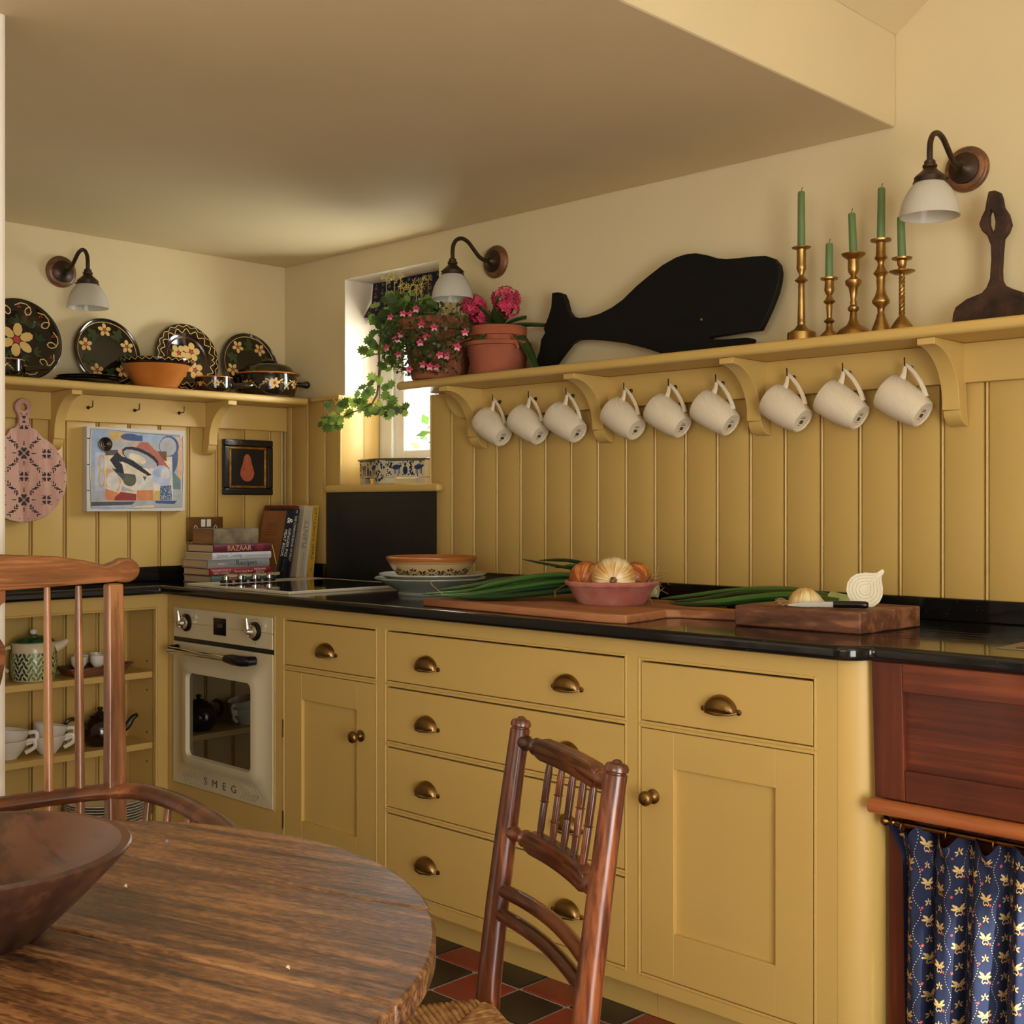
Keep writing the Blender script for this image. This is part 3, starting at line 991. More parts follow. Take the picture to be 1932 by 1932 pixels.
def fabric_print(width, height, colp, rowp, size, seed):
    rnd = random.Random(seed)
    out = []
    nc, nr = int(width / colp), int(height / rowp) + 2
    for c_ in range(nc):
        x = (c_ + 0.5) * colp
        for r_ in range(nr):
            y = (r_ - (0.5 if c_ % 2 else 0)) * rowp
            if 0.03 < y < height - 0.02:
                out += butterfly(x, y, size)
                out.append((ell(x + size * 0.62, y - size * 0.45, size * 0.16, size * 0.16, 0, 7), 1))
            y2 = y + rowp * 0.5
            if 0.02 < y2 < height - 0.015:
                out += small_motif(x, y2, size * 0.62)
                out.append((ell(x - size * 0.75, y2 - size * 0.5, size * 0.15, size * 0.15, 0, 7), 1))
        xd = (c_ + 1.0) * colp
        nd = int(height / (size * 0.26))
        for k in range(nd):
            y = (k + 0.5) * height / nd
            out.append((ell(xd + 0.30 * colp * math.sin(y / rowp * 2 * PI) * 0.5, y, size * 0.055, size * 0.055, 0, 5), 2))
    return out


decal('printed_pattern', fabric_print(CW, 0.53, 0.046, 0.072, 0.0185, 1), lambda x, y, s: curt(min(max(x / CW, 0.001), 0.999), min(max(y / 0.53, 0.001), 0.995), 0.0011), [MOTIF, CORAL, DOT], cu)


# ================================================================== WALL SHELVES, LAMPS, THINGS ON THE SHELVES
def cup_hook(parent, p, out, z):
    """small L-shaped screw hook; out is the unit vector away from the wall"""
    o = Vector(out); q = Vector((p[0], p[1], z))
    h = MB().tube([q, q + o * 0.030, q + o * 0.034 + Vector((0, 0, 0.004)), q + o * 0.035 + Vector((0, 0, 0.022))], 0.0019, 6)
    h.tube([q + o * 0.0002, q + o * 0.003, q + o * 0.006], [0.006, 0.006, 0.003], 10)
    return h.build('hook', BRONZE, parent)


def bracket_profile():
    pr = [(-0.0207, 1.5605), (-0.198, 1.5605), (-0.198, 1.545)]
    for i in range(1, 13):
        t = PI / 2 * i / 12
        pr.append((-0.198 + 0.128 * math.sin(t), 1.418 + 0.127 * math.cos(t)))
    pr += [(-0.070, 1.404), (-0.064, 1.403)]
    for i in range(1, 8):
        t = PI / 2 * i / 7
        pr.append((-0.0207 - 0.0433 * math.cos(t), 1.403 - 0.036 * math.sin(t)))
    return pr


BRP = bracket_profile()
ws = thing('wall_shelf', 'long mustard shelf over the mug hooks carrying candlesticks and a whale', 'shelf', (0, 0, 0))
outl = [(3.5, -0.0003), (0.915, -0.0003), (0.905, -0.02), (0.905, -0.165)] + arc(0.950, -0.169, 0.045, 180, 270, 6)[1:] + [(3.5, -0.214)]
MB().prism(outl, 'z', 1.561, SH).build('shelf_board', MUSTX, ws, smooth=True, bevel=0.011, seg=4)
rail = [(0.985, 1.5605)] + [(0.985 + 0.10 * (1 - math.cos(PI / 2 * i / 8)), 1.5605 - 0.0925 * math.sin(PI / 2 * i / 8)) for i in range(1, 9)] + [(3.5, 1.468), (3.5, 1.5605)]
MB().prism(rail, 'y', -0.0450, -0.0206).build('hook_rail', MUSTX, ws, smooth=False, bevel=0.002)
for xr in (1.164, 1.698, 2.239, 2.779, 3.32):
    # notched over the rail: two cheeks read as one solid bracket
    pr = [(min(y, -0.0452) if z > 1.4675 else y, z) for y, z in BRP]
    MB().prism(pr, 'x', xr - 0.042, xr).build('bracket', MUST, ws, smooth=True, angle=30, bevel=0.0012, seg=1)
HOOKS = [1.247, 1.405, 1.561, 1.785, 1.945, 2.104, 2.325, 2.484, 2.648]
for x in HOOKS:
    cup_hook(ws, (x, -0.0451), (0, -1, 0), 1.513)

wa = thing('wall_shelf', 'shorter mustard shelf carrying dark painted crockery above two pictures', 'shelf')
MB().prism([(0.0003, -1.82), (0.214, -1.82), (0.214, -0.0372), (0.0003, -0.0372)], 'z', 1.561, SH).build('shelf_board', MUST, wa, smooth=True, bevel=0.011, seg=4)
MB().box(0.0206, 0.0450, -1.82, -0.0210, 1.468, 1.5605).build('hook_rail', MUST, wa, smooth=False, bevel=0.002)
for yr in (-0.349, -0.940, -1.53):
    pr = [(max(-y, 0.0452) if z > 1.4675 else -y, z) for y, z in BRP]
    MB().prism(pr, 'y', yr - 0.036, yr).build('bracket', MUST, wa, smooth=True, angle=30, bevel=0.0012, seg=1)
for y in (-0.844, -0.670, -0.494):
    cup_hook(wa, (0.0451, y), (1, 0, 0), 1.516)


# ---------------- wall lamps
def opal_mat():
    m, nt, b = new_mat('opal_glass')
    b.inputs['Base Color'].default_value = lin((226, 222, 208))
    b.inputs['Roughness'].default_value = 0.25
    t = nt.nodes.new('ShaderNodeBsdfTranslucent'); t.inputs['Color'].default_value = lin((226, 222, 208))
    mx = nt.nodes.new('ShaderNodeMixShader'); mx.inputs[0].default_value = 0.4
    out = nt.nodes['Material Output']
    nt.links.new(b.outputs[0], mx.inputs[1]); nt.links.new(t.outputs[0], mx.inputs[2]); nt.links.new(mx.outputs[0], out.inputs['Surface'])
    return m


OPAL = opal_mat()
ROSEW = wood('lamp_rose_oak', (78, 46, 24), (138, 88, 50), 'X', 30, 6, 0.4, 0.1, coat=0.2)


def make_lamp():
    L = thing('wall_lamp', '', 'lamp')
    F = frame((0, 0, 0), (1, 0, 0), (0, 0, 1))       # local z points out of the wall
    MB().lathe([(0.0535, 0.0005), (0.0540, 0.006), (0.051, 0.011), (0.049, 0.012), (0.047, 0.017), (0.043, 0.019), (0.036, 0.0195)], 36, F).build('wooden_rose', ROSEW, L)
    MB().lathe([(0.0370, 0.0197), (0.0365, 0.023), (0.030, 0.025), (0.018, 0.029), (0.012, 0.036), (0.008, 0.040)], 28, F).build('back_plate', BRONZE, L)
    pts = [(0, -0.036, 0.0), (0, -0.055, -0.002), (0, -0.080, 0.006), (0, -0.105, 0.026), (0, -0.130, 0.046), (0, -0.155, 0.053), (0, -0.178, 0.046), (0, -0.192, 0.030), (0, -0.197, 0.010), (0, -0.197, -0.022)]
    # smooth the polyline once
    sm = []
    P = [Vector(p) for p in pts]
    for i in range(len(P) - 1):
        for t in (0, 0.33, 0.66):
            p0, p1, p2, p3 = P[max(i - 1, 0)], P[i], P[i + 1], P[min(i + 2, len(P) - 1)]
            sm.append(0.5 * ((2 * p1) + (-p0 + p2) * t + (2 * p0 - 5 * p1 + 4 * p2 - p3) * t * t + (-p0 + 3 * p1 - 3 * p2 + p3) * t ** 3))
    sm.append(P[-1])
    MB().tube(sm, 0.0066, 12).build('arm', BRONZE, L)
    T0 = Matrix.Translation((0, -0.197, 0))
    g = MB().lathe([(0.009, -0.016), (0.0125, -0.020), (0.0125, -0.026), (0.016, -0.028), (0.016, -0.033), (0.0135, -0.035), (0.018, -0.041), (0.030, -0.051), (0.0345, -0.056), (0.0345, -0.065), (0.037, -0.066), (0.037, -0.069), (0.033, -0.069), (0.030, -0.055), (0.005, -0.040)], 28, T0)
    for a in (0.3, 2.4, 4.5):
        g.tube([(0.0345 * math.cos(a), -0.197 + 0.0345 * math.sin(a), -0.0625), (0.042 * math.cos(a), -0.197 + 0.042 * math.sin(a), -0.0625)], 0.002, 6)
    g.build('gallery', BRONZE, L)
    sh = [(0.0322, -0.062), (0.0345, -0.0695), (0.043, -0.079), (0.0525, -0.093), (0.0600, -0.110), (0.0645, -0.128), (0.0665, -0.145)]
    prof = sh + [(r - 0.0026, z) for r, z in sh[::-1]]
    MB().lathe(prof, 40, T0).build('glass_shade', OPAL, L)
    bl = MB().lathe([(0.010, -0.055), (0.011, -0.075), (0.016, -0.090), (0.020, -0.105), (0.018, -0.120), (0.010, -0.129), (0.0002, -0.132)], 20, T0)
    bl.build('bulb', mat('bulb_glass', (210, 205, 190), 0.05, spec=0.8), L)
    return L


lamp = make_lamp()
lamp.location = (1.186, -0.0002, 1.977)
lamp['label'] = 'swan-neck wall lamp with opal shade hanging in front of the window'
lamp2 = copy_tree(lamp); lamp2.location = (2.768, -0.0002, 1.977)
lamp2['label'] = 'swan-neck wall lamp with opal shade above the rusty hoe head'
lamp3 = copy_tree(lamp); lamp3.location = (0.0002, -0.921, 1.977); lamp3.rotation_euler = (0, 0, PI / 2)
lamp3['label'] = 'swan-neck wall lamp with opal shade above the dark painted plates'
for l_ in (lamp, lamp2, lamp3):
    l_['group'] = 'swan-neck wall lamps'

# ---------------- mugs
A_ = Vector((math.cos(math.radians(33)), 0, -math.sin(math.radians(33))))
N_ = Vector((math.sin(math.radians(33)), 0, math.cos(math.radians(33))))


def mug_mat():
    m, nt, b = new_mat('ribbed_stoneware')
    b.inputs['Base Color'].default_value = lin((226, 212, 184))
    b.inputs['Roughness'].default_value = 0.42
    tc = nt.nodes.new('ShaderNodeTexCoord')
    wv = nt.nodes.new('ShaderNodeTexWave')
    wv.wave_type, wv.bands_direction = 'BANDS', 'Z'
    wv.inputs['Scale'].default_value = 95
    wv.inputs['Distortion'].default_value = 1.2
    mp = nt.nodes.new('ShaderNodeMapping'); mp.inputs['Rotation'].default_value = (0, math.radians(-57), 0)
    nt.links.new(tc.outputs['Object'], mp.inputs['Vector']); nt.links.new(mp.outputs['Vector'], wv.inputs['Vector'])
    add_bump(nt, b, wv.outputs['Fac'], 0.45, 0.0015)
    return m


MUGM = mug_mat()
mg = thing('mug', '', 'mug')
base = -(A_ * 0.006 + N_ * 0.0795)
Fm = Matrix(((N_.x, 0, A_.x, base.x), (N_.y, 1, A_.y, base.y), (N_.z, 0, A_.z, base.z), (0, 0, 0, 1)))   # local z = axis, x = towards handle
prof = [(0.0002, 0.100), (0.031, 0.102), (0.039, 0.080), (0.0425, 0.050), (0.0440, 0.020), (0.0445, 0.001), (0.0462, 0.0), (0.0474, 0.002), (0.0474, 0.025), (0.0465, 0.050), (0.0435, 0.075), (0.0385, 0.098), (0.0340, 0.1105), (0.0315, 0.1115), (0.0290, 0.1115), (0.0285, 0.1085), (0.0002, 0.1085)]
MB().lathe(prof, 40, Fm).build('mug_body', MUGM, mg, smooth=True, angle=45)
hp = [(0.044, 0.018), (0.058, 0.016), (0.070, 0.011), (0.0785, 0.0075), (0.0775, 0.018), (0.0715, 0.040), (0.062, 0.062), (0.051, 0.080), (0.0385, 0.094)]
MB().tube([Fm @ Vector((x, 0, z)) for x, z in hp], [0.0065, 0.0045, 0.0038, 0.0036, 0.0036, 0.0038, 0.0040, 0.0044, 0.0055], 8, flat=1.4).build('mug_handle', mat('stoneware_plain', (226, 212, 184), 0.4), mg)
INK = mat('stamp_ink', (64, 62, 56), 0.6)
st = MB()
for q, (cx, cy, w_, h_) in enumerate(((0, 0.005, 0.014, 0.010), (0, -0.006, 0.020, 0.002), (0, -0.0100, 0.017, 0.0018), (-0.004, 0.0145, 0.009, 0.0018))):
    st.add([(cx - w_ / 2, cy - h_ / 2, 0.1088), (cx + w_ / 2, cy - h_ / 2, 0.1088), (cx + w_ / 2, cy + h_ / 2, 0.1088), (cx - w_ / 2, cy + h_ / 2, 0.1088)], [(0, 1, 2, 3)], Fm @ Matrix.Rotation(PI / 2, 4, 'Z'))
st.build('base_stamp', INK, mg, smooth=False, recalc=False)
where = ['on the hook beside the first bracket under the potted plants', 'on the middle hook under the pink flowering pot', 'on the last hook before the second bracket', 'on the hook just past the second bracket',
         'on the middle hook under the whale', 'on the hook before the third bracket under the whale head', 'on the hook just past the third bracket under the candlesticks', 'on the middle hook under the candlesticks', 'on the hook beside the bracket nearest the hoe head']
for i, x in enumerate(HOOKS):
    o = mg if i == 0 else copy_tree(mg)
    o.location = (x, -0.0745, 1.5205)
    o.rotation_euler = (0, 0, math.radians(random.uniform(-3, 3)))
    o['label'] = 'ribbed cream mug hanging ' + where[i]
    o['group'] = 'cream mugs hanging from the shelf hooks'

# ---------------- black wooden whale
WH = [(1.495, 1.83), (1.517, 1.83), (1.537, 1.823), (1.548, 1.803), (1.559, 1.768), (1.576, 1.75), (1.601, 1.742), (1.636, 1.741), (1.684, 1.746), (1.731, 1.759), (1.772, 1.777), (1.823, 1.81), (1.868, 1.834), (1.917, 1.858), (1.964, 1.873), (1.997, 1.877), (2.03, 1.875), (2.066, 1.865), (2.098, 1.852), (2.129, 1.845), (2.169, 1.842), (2.216, 1.84), (2.254, 1.836), (2.279, 1.825), (2.294, 1.807), (2.298, 1.787), (2.296, 1.766), (2.287, 1.734), (2.271, 1.7), (2.252, 1.666), (2.237, 1.642), (2.199, 1.642), (2.134, 1.64), (2.08, 1.639), (2.076, 1.634), (2.111, 1.63), (2.156, 1.628), (2.195, 1.627), (2.212, 1.623), (2.216, 1.617), (2.21, 1.611), (2.156, 1.601), (2.10, 1.5885), (1.95, 1.5885), (1.902, 1.613), (1.853, 1.63), (1.778, 1.651), (1.7, 1.666), (1.636, 1.675), (1.598, 1.677), (1.57, 1.668), (1.543, 1.645), (1.509, 1.614), (1.48, 1.5885), (1.405, 1.5885), (1.429, 1.629), (1.443, 1.658), (1.449, 1.691), (1.466, 1.711), (1.46, 1.724), (1.469, 1.74), (1.48, 1.76), (1.492, 1.788)]
wh = thing('whale_cutout', 'black painted wooden whale cutout standing on the shelf above the mugs', 'ornament', (1.85, -0.06, SH))
MB().prism([(x - 1.85, z - SH) for x, z in WH], 'y', -0.011, 0.011).build('body', mat('whale_black', (9, 9, 8), 0.6, var=0.4, vscale=14, spec=0.25), wh, smooth=True, angle=35, bevel=0.004, seg=3)
MB().lathe([(0.0012, 0.0), (0.0032, 0.0), (0.0034, 0.0012), (0.0016, 0.0014)], 14, frame((2.052 - 1.85, -0.0112, 1.690 - SH), (1, 0, 0), (0, 0, 1))).build('eye', mat('whale_eye', (150, 96, 60), 0.4), wh)

# ---------------- rusty hoe head
HOE = [(2.849, 1.898), (2.863, 1.898), (2.874, 1.892), (2.879, 1.876), (2.882, 1.857), (2.893, 1.839), (2.899, 1.815), (2.893, 1.799), (2.882, 1.785), (2.879, 1.754), (2.877, 1.714), (2.878, 1.692), (2.884, 1.68), (2.899, 1.671), (2.924, 1.66), (2.940, 1.649), (2.952, 1.628), (2.960, 1.605), (2.956, 1.5885), (2.924, 1.5885), (2.852, 1.5885), (2.775, 1.5885), (2.763, 1.606), (2.765, 1.626), (2.771, 1.642), (2.797, 1.658), (2.833, 1.668), (2.844, 1.679), (2.852, 1.698), (2.855, 1.742), (2.854, 1.774), (2.846, 1.797), (2.833, 1.811), (2.827, 1.826), (2.833, 1.843), (2.841, 1.857), (2.844, 1.876)]
HOLE = [(2.854, 1.858), (2.849, 1.843), (2.849, 1.823), (2.857, 1.798), (2.863, 1.81), (2.865, 1.825), (2.861, 1.845)]
RUST = mat('rusted_iron', (74, 50, 36), 0.75, 0.4, vscale=26, second=(44, 32, 26), var=0.25, bump=0.5, bscale=70)
ho = MB().prism([(x - 2.862, z - SH) for x, z in HOE], 'y', -0.010, 0.010, hole=[(x - 2.862, z - SH) for x, z in HOLE])
ho = ho.build('hoe_head', RUST, smooth=True, angle=30, bevel=0.003, seg=2, loc=(2.862, -0.065, SH))
tag(ho, 'rusty forged iron hoe head standing on its blade at the shelf end', 'tool')

# ---------------- candlesticks with green candles
K = 0.00033
CS = [  # x, top height, profile as (crop row, half width in metres), tilt, candle length, what sets it apart
    (2.380, 0.247, [(905, .024), (912, .023), (922, .0125), (935, .0115), (1040, .0115), (1060, .0127), (1080, .011), (1112, .006), (1130, .007), (1160, .0172), (1185, .007), (1200, .0085), (1230, .0078), (1450, .0095), (1465, .0088), (1480, .0105), (1500, .0092), (1535, .018), (1562, .035), (1600, .037)], 0, 0.141,
     'tallest brass candlestick with straight column beside the whale head'),
    (2.459, 0.159, [(1128, .0215), (1140, .021), (1150, .011), (1205, .0115), (1212, .0125), (1235, .011), (1260, .006), (1282, .008), (1308, .0152), (1330, .007), (1345, .0078), (1430, .006), (1455, .0138), (1475, .007), (1520, .009), (1560, .022), (1600, .024)], 0, 0.086,
     'smallest knobbed brass candlestick between two taller ones'),
    (2.525, 0.210, [(950, .029), (965, .027), (985, .018), (995, .0135), (1070, .0135), (1090, .012), (1115, .006), (1130, .011), (1150, .020), (1180, .019), (1200, .012), (1290, .0065), (1310, .008), (1330, .0075), (1350, .0135), (1370, .013), (1385, .008), (1440, .010), (1480, .016), (1510, .032), (1535, .040), (1590, .041)], -0.045, 0.100,
     'brass candlestick with wide drip dish and ball knop, its candle leaning'),
    (2.598, 0.234, [(842, .025), (855, .0245), (868, .0115), (955, .012), (980, .016), (1000, .009), (1030, .0075), (1060, .011), (1090, .0185), (1110, .012), (1130, .010), (1140, .0108), (1200, .0095), (1250, .014), (1290, .0215), (1310, .020), (1340, .009), (1380, .008), (1395, .0108), (1410, .011), (1500, .022), (1555, .024)], 0.012, 0.124,
     'brass candlestick turned with ring and pear-shaped knops, holding a tall candle'),
    (2.652, 0.182, [(978, .024), (990, .023), (1000, .012), (1030, .0108), (1045, .008), (1055, .0098), (1082, .006), (1100, .0058), (1390, .0058), (1400, .008), (1440, .018), (1485, .027), (1530, .028)], -0.03, 0.098,
     'brass candlestick with twisted rope stem and scalloped dish'),
]
CANDLE = mat('green_wax', (98, 124, 74), 0.45, sss=0.15)
WICK = mat('wick', (30, 24, 18), 0.9)
for ci, (x, top, pr, tilt, clen, lab) in enumerate(CS):
    r0 = pr[0][0]
    pts = sorted([(max(0.0, top - (r - r0) * K), hw) for r, hw in pr])
    pts[0] = (0.0002, pts[0][1])
    c = thing('candlestick', lab, 'candlestick', (x, -0.10, SH), group='brass candlesticks on the shelf')
    MB().lathe([(hw, z) for z, hw in pts], 8 if ci == 99 else 28).build('stem', BRASS2, c, smooth=True, angle=45)
    if ci == 4:
        MB().lathe([(0.0065, 0.142), (0.018, 0.143), (0.029, 0.149), (0.0295, 0.1505), (0.018, 0.146), (0.0065, 0.146)], 48, scallop=lambda a, j: 0.05 * abs(math.sin(6 * a)) if 2 <= j <= 3 else 0).build('scalloped_dish', BRASS2, c)
        tw = MB()
        for s in range(4):
            tw.tube([(0.0048 * math.cos(s * PI / 2 + k * 0.8), 0.0048 * math.sin(s * PI / 2 + k * 0.8), 0.048 + k * 0.0047) for k in range(20)], 0.0030, 6)
        tw.build('twist', BRASS2, c)
    cd = thing('candle', 'green dinner candle burning stub in the ' + ['tallest straight-columned', 'smallest knobbed', 'ball-knopped, wide-dished', 'pear-knopped', 'twisted rope-stemmed'][ci] + ' candlestick', 'candle', (x, -0.10, SH + top + 0.0002), group='green candles')
    cd['label'] = cd['label'].replace('burning stub', 'standing')
    cd.rotation_euler = (0, tilt, 0)
    MB().lathe([(0.0100, 0.0), (0.0094, clen * 0.5), (0.0089, clen - 0.003), (0.0070, clen), (0.0006, clen - 0.001)], 20).build('wax', CANDLE, cd)
    MB().tube([(0, 0, clen - 0.002), (0.0005, 0, clen + 0.005), (0.003, 0, clen + 0.011)], 0.0008, 5).build('wick', WICK, cd)


# ---------------- painted dark crockery on the short shelf
GLZ = mat('dark_glaze', (30, 20, 12), 0.12, var=0.3, vscale=8, coat=0.4)
PCR = mat('slip_cream', (214, 178, 108), 0.35)
PRD = mat('slip_red', (176, 66, 44), 0.35)
PGR = mat('slip_green', (46, 60, 28), 0.3)
PBR = mat('slip_brown', (84, 44, 20), 0.25)
SLIP = [PCR, PRD, PGR, PBR]


def plate_profile(r, flat, h):
    return [(0.0002, 0.004), (flat * r, 0.004), ((flat + 0.08) * r, 0.004 + h * 0.6), (0.97 * r, 0.004 + h), (r, 0.002 + h), (0.97 * r, -0.003 + h), ((flat + 0.08) * r, h * 0.4 - 0.004), ((flat - 0.04) * r, -0.004), (0.0002, -0.004)]


def plate_surface(r, flat, h):
    def s(x, y):
        q = math.hypot(x, y) / r
        if q <= flat:
            return 0.004
        if q <= flat + 0.08:
            return 0.004 + h * 0.6 * (q - flat) / 0.08
        return 0.004 + h * 0.6 + h * 0.4 * (q - flat - 0.08) / (0.97 - flat - 0.08)
    return s


def leafspray(x, y, a, s):
    out = []
    for k in (-1, 0, 1):
        aa = a + k * 0.7
        out.append((ell(x + s * 0.55 * math.cos(aa), y + s * 0.55 * math.sin(aa), s * 0.5, s * 0.2, aa, 8), 2))
    return out


def squiggle(r, n, amp, w, a0, a1, k):
    pts = []
    for i in range(n + 1):
        a = a0 + (a1 - a0) * i / n
        rr = r + amp * math.sin(i * 1.15)
        pts.append((rr * math.cos(a), rr * math.sin(a)))
    return [(q, k) for q in stroke(pts, w)]


def curl(cx, cy, s, a, k, w):
    pts = [(cx + s * (0.2 + 0.06 * t) * math.cos(a + t) + s * 0.10 * t * math.cos(a + 1.5), cy + s * (0.2 + 0.06 * t) * math.sin(a + t) + s * 0.10 * t * math.sin(a + 1.5)) for t in [i * 0.7 for i in range(11)]]
    return [(q, k) for q in stroke(pts, w)]


def standing_plate(y, r, tilt, flat, h, deco, lab):
    p = thing('plate', lab, 'plate', (0.0, y, SH), group='dark painted plates standing on the shelf')
    x_foot = 0.045 + r * 2 * math.sin(tilt) * 0.62
    up = Vector((-math.sin(tilt), 0, math.cos(tilt)))
    cen = Vector((x_foot, 0, 0.0016)) + up * r
    F = frame(cen, (0, 1, 0), up)
    MB().lathe(plate_profile(r, flat, h), 64, F).build('dish', GLZ, p, smooth=True, angle=50)
    sf = plate_surface(r, flat, h)
    decal('painted_flowers', deco, lambda a, b, s: F @ Vector((a, b, sf(a, b) + 0.0012 + s)), SLIP, p, step=1e-6)
    return p


def deco_ring(r, n, a0):
    d = [(q, 0) for q in stroke([(0.89 * r * math.cos(2 * PI * i / 60), 0.89 * r * math.sin(2 * PI * i / 60)) for i in range(61)], 0.016 * r)]
    for i in range(n):
        a = a0 + 2 * PI * i / n
        d += leafspray(0.60 * r * math.cos(a + 0.45), 0.60 * r * math.sin(a + 0.45), a + 1.9, 0.30 * r)
        d += leafspray(0.62 * r * math.cos(a - 0.45), 0.62 * r * math.sin(a - 0.45), a - 1.9, 0.26 * r)
    for i in range(n):
        a = a0 + 2 * PI * i / n
        d += flower(0.66 * r * math.cos(a), 0.66 * r * math.sin(a), 0.20 * r, 5, a, 0, 1, 0.30)
    return d


r1 = 0.138
d1 = []
for i in range(9):
    a = 0.5 + 2 * PI * i / 9
    d1 += curl(0.80 * r1 * math.cos(a), 0.80 * r1 * math.sin(a), 0.16 * r1 * 2, a + 0.6, 0, 0.012 * r1 * 2)
    d1 += [(ell(0.80 * r1 * math.cos(a + 0.36) + dx, 0.80 * r1 * math.sin(a + 0.36) + dy, 0.0028, 0.0028, 0, 6), 1) for dx, dy in ((0, 0.004), (0.004, -0.002), (-0.004, -0.002))]
for i in range(8):
    d1 += leafspray(0.42 * r1 * math.cos(i * 0.785), 0.42 * r1 * math.sin(i * 0.785), i * 0.785 + 1, 0.2 * r1)
d1 += flower(-0.012, -0.002, 0.058, 6, 0.35, 0, 1, 0.27)
standing_plate(-1.085, r1, 0.20, 0.58, 0.012, d1, 'dark glazed plate with one large cream flower and curled rim, at the wall end')
standing_plate(-0.778, 0.122, 0.20, 0.86, 0.006, deco_ring(0.122, 5, 0.35), 'flat dark plate ringed with five cream flowers behind the orange bowl')
r3 = 0.128
d3 = squiggle(0.93 * r3, 120, 0.004, 0.0022, 0, 2 * PI, 0) + squiggle(0.80 * r3, 96, 0.008, 0.0028, 0, 2 * PI, 0)
d3 += [(q, 3) for q in stroke([(0.62 * r3 * math.cos(2 * PI * i / 48), 0.62 * r3 * math.sin(2 * PI * i / 48)) for i in range(49)], 0.006)]
for (fx, fy, fr) in ((-0.030, 0.018, 0.032), (0.022, 0.026, 0.036), (0.030, -0.042, 0.034), (-0.028, -0.045, 0.03)):
    d3 += leafspray(fx, fy, random.uniform(0, 6), 0.04)
    d3 += flower(fx, fy, fr, 5, random.uniform(0, 1), 0, 1, 0.36)
standing_plate(-0.470, r3, 0.20, 0.60, 0.012, d3, 'dark dish with three cream flowers and a chained cream rim')
standing_plate(-0.198, 0.125, 0.20, 0.86, 0.006, deco_ring(0.125, 5, 0.9), 'flat dark plate ringed with cream flowers behind the lidded pot')

for k in range(3):
    p = MB().lathe([(0.0002, 0.002), (0.085, 0.002), (0.095, 0.008), (0.109, 0.011), (0.110, 0.0095), (0.095, 0.004), (0.085, 0.0), (0.0002, 0.0)], 48).build('flat_plate', GLZ, loc=(0.112 + 0.003 * k, -0.884 + 0.006 * k, SH + 0.0002 + 0.0075 * k))
    tag(p, ['bottom', 'middle', 'top'][k] + ' dark glazed plate lying in the low stack on the shelf', 'plate', group='stacked dark plates')

# orange slipware bowl with zigzag rim
SLIPO = mat('orange_slip', (196, 118, 48), 0.28, var=0.15, vscale=7, coat=0.3)
ob = thing('slipware_bowl', 'orange glazed bowl with dark zigzag rim standing before the plates', 'bowl', (0.138, -0.638, SH))
MB().lathe([(0.066, 0.0002), (0.070, 0.004), (0.090, 0.035), (0.108, 0.066), (0.119, 0.084), (0.116, 0.086), (0.086, 0.036), (0.062, 0.012), (0.0002, 0.010)], 56).build('body', SLIPO, ob, smooth=True, angle=50)
MB().lathe([(0.1192, 0.0805), (0.1265, 0.089), (0.1310, 0.097), (0.1305, 0.1005), (0.126, 0.101), (0.1165, 0.0862)], 56).build('rim', GLZ, ob, smooth=True, angle=50)
zz = []
for i in range(64):
    a, b_ = 2 * PI * i / 64, 2 * PI * (i + 1) / 64
    zz += [(q, 0) for q in stroke([(a, 0.089 if i % 2 else 0.0985), (b_, 0.0985 if i % 2 else 0.089)], 0.0022)]


def rimmap(a, z, s):
    r = 0.1265 + (z - 0.089) / 0.008 * 0.0045 + 0.0012
    return (r * math.cos(a), r * math.sin(a), z)


# the stroke helper works in an angle/height plane: scale the angle so the ribbon keeps its width
zz = []
for i in range(64):
    z0_, z1_ = (0.0895, 0.0985) if i % 2 else (0.0985, 0.0895)
    w_ = 0.0012
    a, b_ = 2 * PI * i / 64, 2 * PI * (i + 1) / 64
    zz.append(([(a, z0_ - w_), (b_, z1_ - w_), (b_, z1_ + w_), (a, z0_ + w_)], 0))
decal('zigzag', zz, rimmap, SLIP, ob)


def wall_deco(polys, R, name, parent, zc, a_c, rfun=None):
    """paint flat polygons (metres) on a round wall; a_c faces the room"""
    def fn(x, y, s):
        z = zc + y
        r = (rfun(z) if rfun else R) + 0.0011 + s
        a = a_c + x / R
        return (r * math.cos(a), r * math.sin(a), z)
    decal(name, polys, fn, SLIP, parent, step=1e-6)


def sprig(x, y, s):
    d = []
    for k in (-1, 1):
        for j in range(4):
            d.append((ell(x + k * s * (0.75 + 0.28 * j), y + s * (0.35 - 0.25 * j), s * 0.28, s * 0.09, k * (0.5 - 0.5 * j), 7), 0))
            d.append((ell(x + k * s * (0.9 + 0.25 * j), y - s * (0.2 * j - 0.1), s * 0.24, s * 0.10, k * (-0.4 - 0.3 * j), 7), 2))
    return d + flower(x, y, s * 0.62, 6, 0.2, 0, 1, 0.28)


# small handled pan
pn = thing('small_pan', 'little dark painted pan with a stub handle between bowl and lidded pot', 'pan', (0.150, -0.415, SH))
MB().lathe([(0.056, 0.0002), (0.062, 0.004), (0.066, 0.020), (0.066, 0.050), (0.0665, 0.055), (0.0635, 0.056), (0.062, 0.048), (0.058, 0.008), (0.0002, 0.006)], 40).build('body', GLZ, pn, smooth=True, angle=50)
MB().tube([(0.030, 0.058, 0.026), (0.036, 0.090, 0.030), (0.040, 0.126, 0.034), (0.042, 0.140, 0.035)], [0.011, 0.0105, 0.0115, 0.006], 12).build('handle', GLZ, pn)
MB().lathe([(0.0640, 0.0560), (0.0668, 0.0555), (0.0670, 0.0530), (0.0662, 0.0525)], 40).build('rim', SLIPO, pn)
wall_deco(sprig(0.010, 0.0, 0.020) + sprig(-0.052, -0.002, 0.016), 0.066, 'painted_flowers', pn, 0.030, -0.55)
pn2 = copy_tree(pn); pn2.location = (0.150, -1.185, SH)
